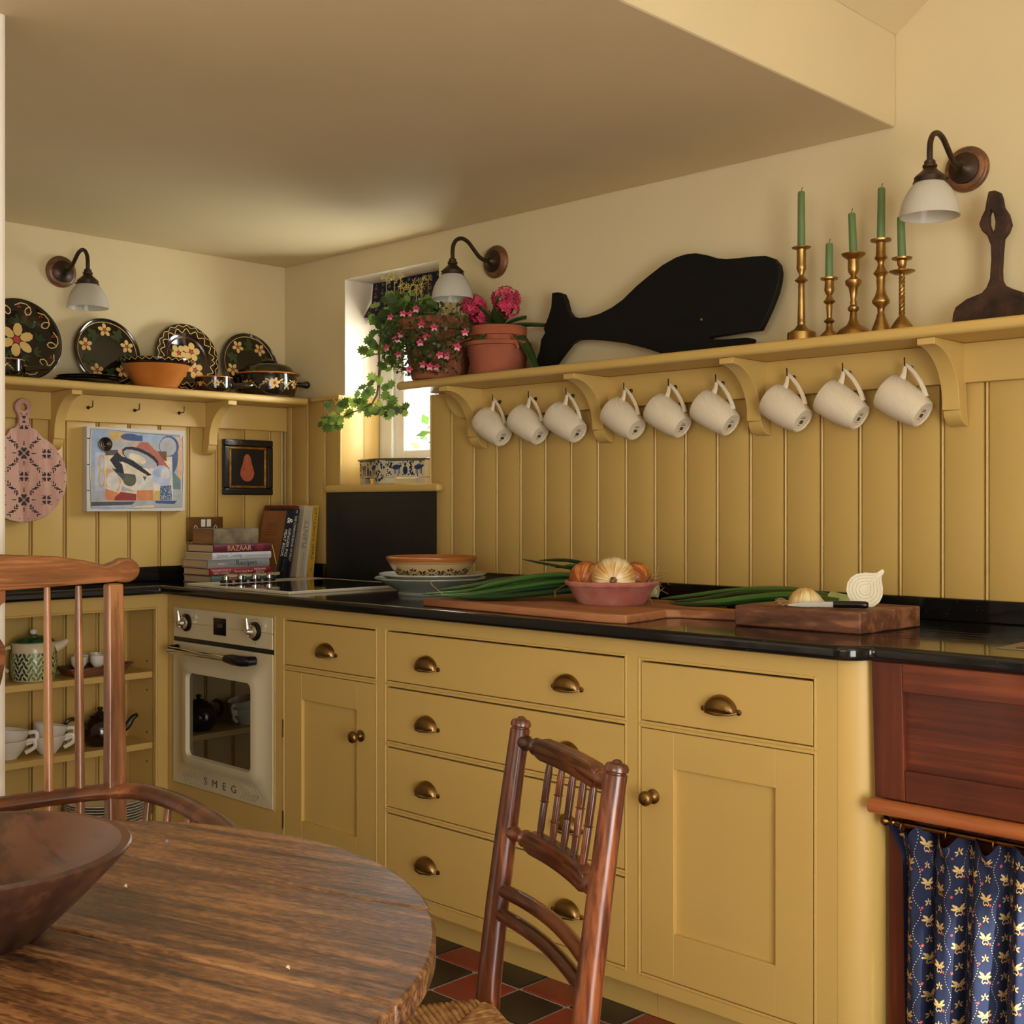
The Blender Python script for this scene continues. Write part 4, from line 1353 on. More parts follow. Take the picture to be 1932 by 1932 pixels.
pn2['label'] = 'dark painted pan with a stub handle standing before the large-flowered plate'

# lidded casserole pot
cp = thing('lidded_pot', 'dark painted casserole pot with domed lid in the shelf corner', 'pot', (0.128, -0.165, SH))
MB().lathe([(0.088, 0.0002), (0.098, 0.006), (0.106, 0.030), (0.108, 0.060), (0.106, 0.084), (0.102, 0.084), (0.100, 0.020), (0.0002, 0.010)], 56).build('body', GLZ, cp, smooth=True, angle=50)
ld = MB().lathe([(0.1165, 0.0845), (0.1195, 0.0880), (0.117, 0.0905), (0.098, 0.094), (0.090, 0.108), (0.078, 0.119), (0.050, 0.1245), (0.0002, 0.126)], 56).build('lid', GLZ, cp, smooth=True, angle=40)
MB().lathe([(0.1175, 0.0838), (0.1200, 0.0860), (0.1195, 0.0878)], 56).build('lid_edge', SLIPO, ld)
MB().tube([(-0.025, -0.020, 0.1235), (-0.018, -0.014, 0.135), (0.0, 0.0, 0.138), (0.018, 0.014, 0.135), (0.025, 0.020, 0.1235)], 0.0065, 8).build('lid_handle', GLZ, ld)
MB().tube([(0.040, 0.098, 0.052), (0.054, 0.120, 0.052), (0.060, 0.132, 0.052)], [0.009, 0.011, 0.0145], 12).ball((0.060, 0.133, 0.052), 0.0148, 14, 10).build('handle', GLZ, cp)
rf = lambda z: 0.098 + (z - 0.006) / 0.024 * 0.008 if z < 0.03 else 0.1062 + 0.002 * math.sin((z - 0.03) / 0.054 * PI)
wall_deco(sprig(0.025, 0.0, 0.034) + sprig(-0.085, -0.002, 0.026) + sprig(0.115, 0.0, 0.03), 0.106, 'painted_flowers', cp, 0.046, -0.62, rf)


# ================================================================== PICTURES, BOARD, SOCKET, BOOKS
# round pink chopping board hung on the rail
pk = thing('round_chopping_board', 'round pink chopping board stencilled with dark hearts, hung by its handle', 'board', (0.0625, -1.079, 1.125))
pts = [(0.029 * math.cos(math.radians(a)), 0.378 + 0.029 * math.sin(math.radians(a))) for a in range(-55, 236, 15)]
pts += [(-0.0165, 0.340), (-0.018, 0.325), (-0.026, 0.312), (-0.046, 0.304), (-0.049, 0.296)]
pts += [(0.1475 * math.cos(math.radians(a)), 0.1475 + 0.1475 * math.sin(math.radians(a))) for a in range(112, 428, 6)]
pts += [(0.049, 0.296), (0.046, 0.304), (0.026, 0.312), (0.018, 0.325), (0.0165, 0.340)]
hole = [(0.0115 * math.cos(2 * PI * i / 14), 0.378 + 0.0115 * math.sin(2 * PI * i / 14)) for i in range(14)]
BEECH = wood('pink_beech', (176, 124, 108), (212, 168, 148), 'Z', 10, 10, 0.55, 0.06)
MB().prism(pts, 'x', -0.008, 0.008, hole=hole).build('board', BEECH, pk, smooth=True, angle=30, bevel=0.002)


def heart(cx, cy, s, rot):
    c, s_ = math.cos(rot), math.sin(rot)
    o = []
    for i in range(12):
        t = 2 * PI * i / 12
        x, y = 16 * math.sin(t) ** 3 / 17, (13 * math.cos(t) - 5 * math.cos(2 * t) - 2 * math.cos(3 * t) - math.cos(4 * t)) / 17
        o.append((cx + s * (x * c - y * s_), cy + s * (x * s_ + y * c)))
    return o


dk = []


def add_m(fn_, cx, cy):
    for poly in fn_:
        p = [(cx + a * 1.28, cy + b_ * 1.28) for a, b_ in poly]
        if all(math.hypot(a, b_ - 0.1475) < 0.143 for a, b_ in p) or all(abs(a) < 0.02 and b_ > 0.30 for a, b_ in p):
            dk.append((p, 0))


CLO = [heart(0.0085 * math.cos(a), 0.0085 * math.sin(a), 0.0066, a - PI / 2) for a in (0.785, 2.356, 3.927, 5.498)] + [ell(0.0165 * math.cos(a), 0.0165 * math.sin(a), 0.0016, 0.0016, 0, 6) for a in (0.785, 2.356, 3.927, 5.498)]
BIG = [heart(0.0095 * math.cos(a), 0.0095 * math.sin(a), 0.0085, a - PI / 2) for a in (0, PI / 2, PI, 1.5 * PI)] + [ell(0.024 * math.cos(a), 0.024 * math.sin(a), 0.0048, 0.0017, a, 7) for a in [i * PI / 4 for i in range(8)]] + [ell(0.030 * math.cos(a), 0.030 * math.sin(a), 0.0026, 0.0012, a, 6) for a in [i * PI / 2 for i in range(4)]]


def spray(d):
    o = [heart(0, 0, 0.0052, d)]
    for k in (-1, 1):
        for j in (1, 2):
            o.append(ell(k * 0.008 * j * math.cos(d), k * 0.008 * j * math.sin(d) + 0.004, 0.0046, 0.0018, d + k * 0.7, 7))
            o.append(ell(k * 0.008 * j * math.cos(d), k * 0.008 * j * math.sin(d) - 0.004, 0.0046, 0.0018, d - k * 0.7, 7))
    return o


for i in range(-2, 3):
    for j in range(-2, 3):
        x, y = i * 0.0765, 0.150 + j * 0.0765
        add_m(BIG if (i % 2 == 0 and j % 2) else CLO, x, y)
        add_m(spray(0.8 if (i + j) % 2 else -0.8), x + 0.038, y + 0.038)
add_m([heart(0, 0, 0.006, 0), heart(0, -0.012, 0.005, PI)] + [ell(k * 0.007, 0.008, 0.003, 0.0015, k, 6) for k in (-1, 1)], 0, 0.345)
decal('stencilled_hearts', dk, lambda a, b_, s: (0.0084, a, b_), [mat('stencil_ink', (48, 38, 40), 0.7)], pk)

# unframed abstract painting
pa = thing('abstract_painting', 'unframed abstract painting of grey, blue and orange shapes on a white board', 'painting', (0.0215, -0.663, 1.1595))
MB().box(0.0, 0.030, -0.189, 0.189, 0.0, 0.2915).build('panel', mat('painting_edge', (206, 202, 194), 0.7, var=0.06, vscale=8), pa, smooth=False, bevel=0.001)
PC = {k: mat('paint_' + k, c, 0.6, var=0.12, vscale=30) for k, c in dict(grey=(168, 170, 172), pale=(206, 200, 190), blue=(58, 82, 130), sky=(150, 170, 192), teal=(96, 124, 124), orange=(206, 128, 76), peach=(214, 168, 128), yellow=(204, 170, 92),
      brown=(112, 72, 44), red=(150, 52, 36), black=(24, 26, 30), char=(74, 76, 80), sage=(84, 88, 66), rose=(176, 96, 76), ivory=(218, 204, 178), lilac=(178, 184, 208), ink=(64, 92, 130)).items()}
PK = list(PC)


def pp_(x, y):      # picture-space numbers to metres on the panel
    return ((x - 1300) / 940 * 0.378, (940 - y) / 815 * 0.2915)


art = []


def A(k, *pl):
    art.append(([pp_(*p) for p in pl], PK.index(k)))


def blob(k, cx, cy, rx, ry, rot=0, n=14):
    art.append(([pp_(cx + a, cy + b_) for a, b_ in ell(0, 0, rx, ry, rot, n)], PK.index(k)))


A('grey', (870, 150), (1720, 165), (1735, 900), (865, 905)); A('sky', (880, 160), (1150, 160), (1000, 420), (870, 520)); A('yellow', (1030, 165), (1160, 170), (1250, 245), (1050, 240)); blob('blue', 1230, 210, 90, 34); A('blue', (1260, 190), (1350, 190), (1350, 245), (1230, 245))
A('sky', (1350, 185), (1540, 185), (1530, 250), (1350, 250)); A('peach', (1690, 200), (1740, 200), (1740, 640), (1700, 600)); blob('blue', 1610, 290, 100, 110); blob('ink', 1640, 420, 60, 150, 0.1); blob('grey', 1600, 290, 84, 95); A('peach', (1040, 250), (1300, 250), (1250, 400), (990, 400))
A('grey', (1040, 260), (1280, 260), (1200, 330), (1060, 350)); A('char', (990, 345), (1120, 340), (1110, 390), (990, 398)); A('lilac', (905, 370), (1000, 370), (1000, 740), (905, 745)); blob('yellow', 965, 470, 34, 80); blob('yellow', 965, 620, 34, 90); blob('lilac', 968, 470, 20, 60); blob('lilac', 966, 620, 20, 68)
A('ivory', (990, 400), (1640, 390), (1650, 830), (1000, 835)); A('rose', (1280, 320), (1330, 255), (1400, 255), (1540, 400), (1620, 520), (1500, 480), (1400, 340)); A('brown', (1490, 340), (1585, 340), (1585, 440), (1560, 430)); A('teal', (1640, 530), (1725, 620), (1725, 720), (1650, 720)); blob('ivory', 1330, 420, 180, 78, 0.35)
blob('black', 1330, 410, 190, 84, 0.40); blob('grey', 1330, 424, 176, 64, 0.42); blob('ivory', 1300, 420, 90, 40, 0.4); A('black', (1040, 440), (1110, 360), (1150, 400), (1260, 440), (1440, 580), (1400, 590), (1250, 500), (1150, 450), (1180, 600), (1100, 530)); A('ivory', (1125, 455), (1200, 470), (1390, 580), (1360, 592), (1230, 545)); A('black', (1060, 520), (1150, 540), (1180, 610), (1130, 600))
A('peach', (1000, 520), (1080, 540), (1150, 640), (1120, 760), (1000, 700)); blob('pale', 1070, 650, 60, 95); A('char', (1100, 560), (1280, 580), (1290, 640), (1180, 660)); blob('sage', 1225, 640, 62, 54, 0.3); A('orange', (1000, 720), (1120, 760), (1090, 835), (1000, 832)); A('red', (1090, 800), (1140, 750), (1290, 770), (1290, 835), (1080, 835)); A('grey', (1150, 690), (1290, 745), (1150, 745))
A('pale', (1295, 600), (1460, 600), (1460, 730), (1295, 740)); A('orange', (1295, 735), (1455, 728), (1455, 832), (1295, 834)); A('yellow', (1460, 740), (1520, 735), (1520, 830), (1460, 832)); A('sage', (1350, 595), (1390, 595), (1372, 640)); blob('lilac', 1535, 580, 98, 100); blob('sky', 1500, 560, 50, 44); blob('pale', 1570, 570, 46, 60); blob('lilac', 1560, 650, 60, 42)
A('ink', (1520, 690), (1630, 680), (1640, 830), (1520, 832)); A('blue', (1470, 835), (1690, 835), (1660, 870), (1480, 862)); A('char', (870, 850), (1280, 845), (1250, 875), (870, 890)); A('lilac', (870, 895), (1250, 890), (1100, 925), (870, 920)); A('ivory', (1280, 890), (1460, 880), (1450, 930), (1280, 930)); A('grey', (960, 830), (990, 770), (1000, 835))
rnd = random.Random(5)
for _ in range(60):
    blob('pale', rnd.uniform(1525, 1630), rnd.uniform(695, 825), 5, 4, rnd.uniform(0, 3), 5)
for q in ([(865, 145), (1100, 150), (1300, 165), (1720, 180)], [(862, 145), (855, 500), (868, 905)], [(868, 905), (1300, 912), (1735, 900)], [(1745, 180), (1750, 500), (1738, 900)]):
    for s in stroke([pp_(*p) for p in q], 0.0016):
        art.append((s, PK.index('char')))
for yy in (240, 490, 740):
    A('black', (832, yy - 5), (858, yy - 4), (858, yy + 4), (832, yy + 5))
decal('painted_shapes', art, lambda a, b_, s: (0.0302 + s, a, b_), [PC[k] for k in PK], pa, step=4e-6)
rs = MB()
F = frame((0.0308, pp_(1000, 290)[0], pp_(1000, 290)[1]), (0, 1, 0), (0, 0, 1))
rs.lathe([(0.025, 0), (0.0245, 0.003), (0.020, 0.002), (0.0185, 0.004), (0.014, 0.0025), (0.012, 0.005), (0.007, 0.003), (0.005, 0.007), (0.0005, 0.008)], 30, F)
rs.build('metal_rosette', mat('rosette_metal', (64, 52, 40), 0.35, 0.8), pa)

# small framed pear
fr = thing('pear_picture', 'small black and gilt framed picture of a red pear on black', 'picture', (0.0215, -0.192, 1.2195))
W2, H2 = 0.110, 0.2105
mb = MB()
for (a0, a1, c0, c1) in ((-W2, W2, 0, 0.026), (-W2, W2, H2 - 0.026, H2), (-W2, -W2 + 0.026, 0.026, H2 - 0.026), (W2 - 0.026, W2, 0.026, H2 - 0.026)):
    mb.box(0, 0.020, a0, a1, c0, c1)
mb.build('frame', mat('frame_black', (16, 15, 14), 0.3, coat=0.3), fr, smooth=False, bevel=0.005, seg=3)
GILT = mat('gilt', (168, 122, 54), 0.35, 0.9, var=0.35, vscale=60)
mb = MB()
i0 = 0.0262
for (a0, a1, c0, c1) in ((-W2 + i0, W2 - i0, i0, i0 + 0.010), (-W2 + i0, W2 - i0, H2 - i0 - 0.010, H2 - i0), (-W2 + i0, -W2 + i0 + 0.010, i0 + 0.010, H2 - i0 - 0.010), (W2 - i0 - 0.010, W2 - i0, i0 + 0.010, H2 - i0 - 0.010)):
    mb.box(0, 0.014, a0, a1, c0, c1)
mb.build('gilt_slip', GILT, fr, smooth=False, bevel=0.002)
cv = MB().box(0, 0.006, -W2 + 0.0365, W2 - 0.0365, 0.0365, H2 - 0.0365).build('canvas', mat('canvas_black', (14, 12, 10), 0.5), fr, smooth=False)
pear = [(0.026 * (0.55 + 0.45 * math.cos(t * 0.5) ** 2) * math.sin(t) * (1.12 if math.cos(t) < 0 else 0.82), 0.104 - 0.052 * -math.cos(t) * (1.0)) for t in [2 * PI * i / 26 for i in range(26)]]
pear = [((0.031 if b_ < 0.10 else 0.031 - 0.30 * (b_ - 0.10)) * math.sin(2 * PI * i / 26), b_) for i, (a, b_) in enumerate(pear)]
pr_ = [(.008, .052), (.020, .059), (.029, .071), (.0315, .084), (.029, .098), (.0235, .111), (.0185, .124), (.0165, .138), (.012, .149), (.004, .156)]
pear = pr_ + [(-a, b_) for a, b_ in pr_[::-1]]
decal('painted_pear', [(pear, 0), (ell(0.004, 0.155, 0.003, 0.004), 1)], lambda a, b_, s: (0.0064, a, b_), [mat('pear_red', (158, 72, 46), 0.6, vscale=50, second=(190, 104, 70), var=0.2), PC['brown']], cv)

# brass socket on the boarding behind the books
so = thing('wall_socket', 'antique brass double socket with white rockers behind the book stack', 'socket', (0.0205, -0.373, 1.050))
MB().box(0, 0.006, -0.075, 0.075, 0, 0.088).build('plate', mat('socket_brass', (126, 88, 46), 0.4, 0.8, var=0.2), so, smooth=False, bevel=0.002)
for y in (-0.012, 0.012):
    MB().box(0.006, 0.011, y - 0.009, y + 0.009, 0.050, 0.078).build('rocker', mat('socket_white', (232, 228, 214), 0.4), so, smooth=False, bevel=0.002)
for y in (-0.042, 0.042):
    MB().tube([(0.0065, y - 0.006, 0.036), (0.0065, y - 0.006, 0.050), (0.0065, y, 0.056), (0.0065, y + 0.006, 0.050), (0.0065, y + 0.006, 0.036)], 0.0016, 6).build('pin_surround', mat('socket_white', (232, 228, 214), 0.4), so)

# ---------------- books
PAGES = mat('book_pages', (196, 172, 132), 0.9, var=0.1, vscale=4, stretch=(1, 1, 60))
OLDP = mat('old_pages', (150, 106, 64), 0.9, var=0.2, vscale=5, stretch=(1, 1, 50))


def book(name, label, cov, wd, ln, th, loc, rz=0.0, pages=PAGES, texts=(), group='stacked cookery books', bands=()):
    """lying flat: spine at local +x, length along y, thickness z; base at z=0"""
    b = thing(name, label, 'book', loc, rz, group=group)
    c = 0.0028
    mb = MB().box(-wd, 0, -ln / 2, ln / 2, 0, c).box(-wd, 0, -ln / 2, ln / 2, th - c, th)
    mb.prism([(-0.004, 0.0), (0.001, 0.001), (0.0035, th * 0.25), (0.0040, th * 0.5), (0.0035, th * 0.75), (0.001, th - 0.001), (-0.004, th)], 'y', -ln / 2, ln / 2)
    mb.build('cover', cov, b, smooth=True, angle=30)
    MB().box(-wd + 0.004, -0.0042, -ln / 2 + 0.003, ln / 2 - 0.003, c + 0.0001, th - c - 0.0001).build('pages', pages, b, smooth=False)
    for (body, y, z, size, wdt, m) in texts:
        lettering('spine_lettering', body, size, frame((0.0044, y, th / 2 + z), (0, 1, 0), (0, 0, 1)), m, b, width=wdt)
    for (y0_, y1_, z0_, z1_, m) in bands:
        MB().box(0.0042, 0.0043, y0_, y1_, z0_, z1_).build('spine_label', m, b, smooth=False)
    return b


def cm(n, c, r=0.5):
    return mat('cover_' + n, c, r, var=0.05)


LGOLD = mat('letter_gold', (206, 160, 108), 0.4)
LWHT = mat('letter_white', (230, 226, 216), 0.5)
LGRY = mat('letter_grey', (112, 112, 118), 0.5)
LBLK = mat('letter_black', (36, 28, 26), 0.5)
LRED = mat('letter_red', (206, 78, 78), 0.5)
XB, YB = 0.300, -0.402
z = T + 0.0002
book('book', 'teal spined cookbook at the bottom of the stack', cm('teal', (96, 120, 124)), 0.180, 0.245, 0.026, (XB, YB + 0.004, z), 0.02, texts=[('GREAT FOOD', 0.045, 0, 0.010, 0.06, LGRY)], bands=[(-0.045, -0.02, 0.003, 0.023, mat('label_orange', (190, 110, 70), 0.5))]); z += 0.0262
book('book', 'red spined family cookbook lying second from the bottom', cm('red', (134, 24, 42)), 0.178, 0.250, 0.026, (XB + 0.004, YB, z), 0.0, texts=[('THE DAIRY BOOK OF\nFAMILY COOKERY', -0.080, 0, 0.0095, 0.075, LWHT), ('Mums know best!', 0.010, 0, 0.012, 0.075, LWHT), ('THE BUMPER\nEDITION', 0.078, 0, 0.0095, 0.05, LWHT)]); z += 0.0262
book('book', 'silver grey recipe book in the middle of the stack', cm('silver', (140, 142, 142)), 0.172, 0.252, 0.029, (XB - 0.002, YB - 0.004, z), -0.015, texts=[('Recipes', 0.030, 0, 0.026, 0.085, LBLK), ('THE BEST\nOF GOOD', -0.030, 0, 0.007, 0.03, LGRY)], bands=[(-0.085, -0.060, 0.013, 0.0155, LWHT)]); z += 0.0292
book('book', 'white spined cookbook lying under the maroon book', cm('white', (196, 198, 204)), 0.172, 0.248, 0.025, (XB + 0.003, YB + 0.006, z), 0.03, texts=[('Summer Cooking', -0.055, 0, 0.020, 0.105, LGRY), ('THE ESSENTIAL SUMMER COOKBOOK', 0.060, 0, 0.006, 0.10, LGRY)]); z += 0.0252
book('book', 'maroon spined cookbook with gold title under the old ledger', cm('maroon', (92, 22, 44)), 0.165, 0.240, 0.029, (XB + 0.004, YB + 0.008, z), 0.03, texts=[('BAZAAR', -0.015, 0, 0.026, 0.100, LGOLD), ('VIBRANT\nVEGETARIAN\nRECIPES', 0.072, 0, 0.007, 0.04, LRED)]); z += 0.0292
book('old_book', 'thick worn old book with faded grey cloth spine on top of the stack', mat('faded_cloth', (122, 108, 84), 0.85, vscale=16, second=(84, 70, 52), var=0.2), 0.130, 0.190, 0.054, (XB - 0.002, YB - 0.016, z), 0.05, pages=OLDP)
rb = MB().tube([(0.302, -0.268, T + 0.131), (0.306, -0.262, T + 0.10), (0.312, -0.256, T + 0.060)], 0.0012, 5, flat=0.3).build('ribbon_bookmark', mat('ribbon_yellow', (196, 200, 74), 0.6))
tag(rb, 'thin yellow ribbon bookmark dangling from the book stack', 'bookmark')


def standing(name, label, cov, wd, ht, th, x, y, lean, texts=(), pages=PAGES, back=None):
    """spine at local +x, thickness along y (from 0 to -th), leaning towards +y"""
    b = thing(name, label, 'book', (x, y, T + 0.0004), group='upright cookery books by the hob')
    b.rotation_euler = (-lean, 0, 0)
    c = 0.0026
    MB().box(-wd, 0, -c, 0, 0, ht).box(-wd, 0, -th, -th + c, 0, ht).box(-0.003, 0.0, -th + c, -c, 0, ht).build('cover', [cov], b, smooth=False, bevel=0.0006, seg=1)
    if back:
        MB().box(-wd + 0.001, -0.004, -th - 0.0004, -th - 0.0001, 0.001, ht - 0.001).build('back_cover', back, b, smooth=False)
        if 'blurb' in label or name == 'meat_book':
            t = MB()
            for i in range(16):
                zz_ = ht * 0.80 - i * 0.0085
                if i in (6, 11):
                    continue
                t.box(-wd * 0.80, -wd * 0.30, -th - 0.0007, -th - 0.0005, zz_, zz_ + 0.0022)
            t.build('blurb_lines', mat('blurb', (110, 66, 36), 0.7), b, smooth=False)
    MB().box(-wd + 0.004, -0.0032, -th + c + 0.0001, -c - 0.0001, 0.003, ht - 0.003).build('pages', pages, b, smooth=False)
    for (body, zc, yo, size, wdt, m, down) in texts:
        F_ = frame((0.0005, -th / 2 + yo, zc), (0, 0, -1) if down else (0, 0, 1), (0, 1, 0) if down else (0, -1, 0))
        lettering('spine_lettering', body, size, F_, m, b, width=wdt)
    return b


LEAN = math.radians(8.5)
xs_ = 0.272
ys = -0.062
standing('yellow_book', 'yellow spined cookbook standing against the wall boards', cm('yellow', (206, 160, 44)), 0.190, 0.272, 0.028, xs_, ys, math.radians(5.5), [('OTTOLENGHI SIMPLE', 0.165, 0, 0.017, 0.195, LBLK, True), ('o:', 0.028, 0, 0.014, 0.016, LBLK, True)])
ys -= 0.0320
standing('white_book', 'thin white spined book leaning beside the yellow one', cm('offwhite', (204, 196, 178)), 0.190, 0.270, 0.013, xs_, ys, math.radians(7))
ys -= 0.0168
standing('cream_book', 'cream padded cookbook with large grey lettering up the spine', cm('cream', (190, 174, 146)), 0.200, 0.270, 0.034, xs_ + 0.004, ys, LEAN, [('PLENTY', 0.165, 0, 0.030, 0.105, LGRY, False), ('YOTAM OTTOLENGHI', 0.055, 0.004, 0.009, 0.08, LGRY, False)])
ys -= 0.0360
standing('red_book', 'dark red book standing set back among the upright books', cm('darkred', (112, 26, 40)), 0.200, 0.272, 0.020, xs_ - 0.030, ys, math.radians(9.5))
ys -= 0.0215
standing('black_book', 'narrow black book with white title leaning on the red one', cm('black', (16, 16, 18), 0.3), 0.170, 0.262, 0.024, xs_ - 0.004, ys, math.radians(10.5), [('THE COMPLETE BOOK OF MEAT', 0.150, 0, 0.014, 0.17, LWHT, True), ('MB', 0.250, 0, 0.008, 0.012, LWHT, True)])
ys -= 0.0255
standing('meat_book', 'black spined meat book with brown back cover at the front of the row', cm('black2', (18, 17, 18), 0.3), 0.150, 0.250, 0.036, xs_, ys, math.radians(11.5), [('GINGER PIG', 0.135, 0.006, 0.016, 0.105, LWHT, True), ('MEAT BOOK', 0.130, -0.010, 0.016, 0.10, LWHT, True), ('&', 0.215, 0, 0.034, 0.022, LWHT, True), ('FRAN WARDE', 0.050, 0.004, 0.008, 0.045, LGRY, True)], back=mat('kraft_cover', (142, 90, 50), 0.6, var=0.08))

# ================================================================== WINDOW THINGS: blind, planter
bl = thing('roman_blind', 'navy printed roman blind folded up in the little window', 'blind', (0.645, 0.13, 2.024))


def blindf(u, v_, off=0.0):
    x = -0.253 + 0.506 * u
    z = -0.135 * v_
    y = -0.012 * math.sin(v_ * 2.2) - (0.035 * max(0, v_ - 0.55) / 0.45) + 0.004 * math.sin(u * 9 + v_ * 3) - off
    x += 0.010 * (u - 0.5) * 2 * max(0, v_ - 0.6)
    return (x, y, z - 0.012 * math.sin(u * PI) * v_)


MB().grid(blindf, 24, 16).build('upper_fold', NAVY, bl, smooth=True, solid=0.002)
MB().grid(lambda u, v_: (-0.250 + 0.50 * u, -0.006 + 0.004 * math.sin(u * 11) - 0.016 * v_, -0.120 - 0.040 * v_ - 0.010 * math.sin(u * PI) * v_), 24, 6).build('lower_fold', NAVY, bl, smooth=True, solid=0.002)
bp_ = []
for c_ in range(13):
    for r_ in range(4):
        x, y = (c_ + 0.5) / 13, (r_ + (0.35 if c_ % 2 else 0.7)) / 4.3
        if y < 0.97:
            bp_ += [([(a / 0.506, b_ / 0.135) for a, b_ in poly], k) for poly, k in (small_motif(x * 0.506, y * 0.135, 0.011) + [(ell(x * 0.506, y * 0.135 - 0.012, 0.003, 0.004), 1)])]
decal('printed_pattern', bp_, lambda a, b_, s: blindf(a, b_, 0.0016), [mat('print_gold', (176, 124, 58), 0.85), CORAL, DOT], bl)

sp_ = thing('sill_planter', 'blue and white pottery planter on shaped feet standing on the window sill', 'planter', (0.0, 0.0, 1.2562))
pl_ = [(0.440, 0.035), (0.455, 0.012), (0.600, -0.030), (0.622, -0.034), (0.650, -0.028), (0.800, 0.030), (0.808, 0.05), (0.800, 0.115), (0.640, 0.150), (0.455, 0.105)]
pin = [(0.625 + (x - 0.625) * 0.90, 0.055 + (y - 0.055) * 0.82) for x, y in pl_]
POTW = mat('planter_glaze', (198, 186, 158), 0.2, var=0.12, vscale=20)
MB().prism(pl_, 'z', 0.024, 0.086, hole=pin).prism(pin, 'z', 0.024, 0.034).build('body', POTW, sp_, smooth=False, bevel=0.002)
prim = [(0.625 + (x - 0.625) * 1.04, 0.055 + (y - 0.055) * 1.08) for x, y in pl_]
MB().prism(prim, 'z', 0.0862, 0.0925, hole=pin).build('rim', mat('planter_rim', (96, 84, 66), 0.25), sp_, smooth=False, bevel=0.002)
for poly in ([(0.445, 0.022), (0.458, 0.013), (0.500, 0.001), (0.480, 0.045), (0.452, 0.05)], [(0.575, -0.022), (0.600, -0.030), (0.622, -0.034), (0.650, -0.028), (0.690, -0.012), (0.630, 0.02)], [(0.770, 0.020), (0.800, 0.031), (0.806, 0.05), (0.78, 0.07)]):
    MB().prism(poly, 'z', 0.0, 0.0238).build('foot', POTW, sp_, smooth=False, bevel=0.003)
PBL = mat('planter_blue', (40, 56, 92), 0.2)
PDK = mat('planter_dark', (40, 40, 42), 0.2)
rnd = random.Random(11)
for (a, b_) in (((0.455, 0.012), (0.600, -0.030)), ((0.650, -0.028), (0.800, 0.030))):
    d = Vector((b_[0] - a[0], b_[1] - a[1], 0)); L_ = d.length; d.normalize(); nn = Vector((d.y, -d.x, 0))
    ps = []
    x = 0.010
    k = 0
    while x < L_ - 0.008:
        if k % 3 == 1:
            ps += [(ell(x + 0.014, 0.060, 0.017, 0.009, 0.1, 12), 0), (ell(x + 0.030, 0.064, 0.006, 0.005, 0.6, 8), 0)] + [(rect(x + q, 0.036, x + q + 0.003, 0.056), 0) for q in (0.004, 0.010, 0.020, 0.026)]
            x += 0.042
        elif k % 3 == 2:
            ps += [(ell(x + 0.008, 0.070, 0.005, 0.006, 0, 9), 1), (ell(x + 0.008, 0.048, 0.010, 0.016, 0, 10), 0), (ell(x + 0.008, 0.050, 0.004, 0.012, 0, 8), 1)]
            x += 0.024
        else:
            for _ in range(16):
                ps.append((ell(x + rnd.uniform(0, 0.016), rnd.uniform(0.032, 0.080), rnd.uniform(0.002, 0.006), rnd.uniform(0.0015, 0.004), rnd.uniform(0, 3), 7), rnd.choice((0, 1, 1))))
            x += 0.022
        k += 1
    for _ in range(40):
        ps.append((ell(rnd.uniform(0.004, L_ - 0.004), rnd.choice((rnd.uniform(0.028, 0.036), rnd.uniform(0.070, 0.080))), rnd.uniform(0.0015, 0.004), rnd.uniform(0.001, 0.003), rnd.uniform(0, 3), 6), 1))
    ps += [(rect(0.002, 0.0815, L_ - 0.002, 0.0845), 1)]
    o3 = Vector((a[0], a[1], 0))
    decal('painted_figures', ps, lambda u, v_, s, o3=o3, d=d, nn=nn: tuple(o3 + d * u + nn * 0.0008 + Vector((0, 0, v_))), [PBL, PDK], sp_)
ps = []
for _ in range(26):
    ps.append((ell(rnd.uniform(0.003, 0.047), rnd.uniform(0.004, 0.080), rnd.uniform(0.002, 0.006), rnd.uniform(0.002, 0.007), rnd.uniform(0, 3), 7), rnd.choice((0, 1, 1))))
bend = [Vector((0.600, -0.0308, 0)), Vector((0.622, -0.0348, 0)), Vector((0.650, -0.0290, 0))]


def bendmap(u, v_, s):
    t = min(max(u / 0.05, 0), 1) * 2
    i = min(int(t), 1)
    p = bend[i].lerp(bend[i + 1], t - i)
    return (p.x, p.y - 0.0004, v_)


decal('painted_figures', ps, bendmap, [PBL, PDK], sp_)


# ================================================================== POTTED PLANTS ON THE LONG SHELF
def lobed_leaf(name, m, n=7, depth=0.32):
    """a cupped, lobed leaf about one unit long, stalk at the origin, pointing along +x"""
    mb = MB()
    pts = [(0.0, 0.0, 0.0)]
    k = n * 4
    ring = []
    for i in range(k + 1):
        a = -2.4 + 4.8 * i / k
        r = 0.52 * (1 - depth * (0.5 - 0.5 * math.cos(2 * PI * i / 4)))
        x, y = 0.46 + r * math.cos(a) * 1.0, r * math.sin(a)
        ring.append((x, y, 0.10 * (x - 0.4) ** 2 + 0.30 * y * y - 0.05))
    vs = [(0.40, 0, 0.0)] + ring + [(0.0, 0.0, 0.0)]
    fs = [(0, i, i + 1) for i in range(1, len(vs) - 1)] + [(0, len(vs) - 1, 1)]
    mb.add(vs, fs)
    return mb.mesh(name, m, smooth=True, recalc=False, angle=80)


LEAF_D = lobed_leaf('leaf', GREENLEAF)
LEAF_L = lobed_leaf('leaf', LIGHTLEAF)


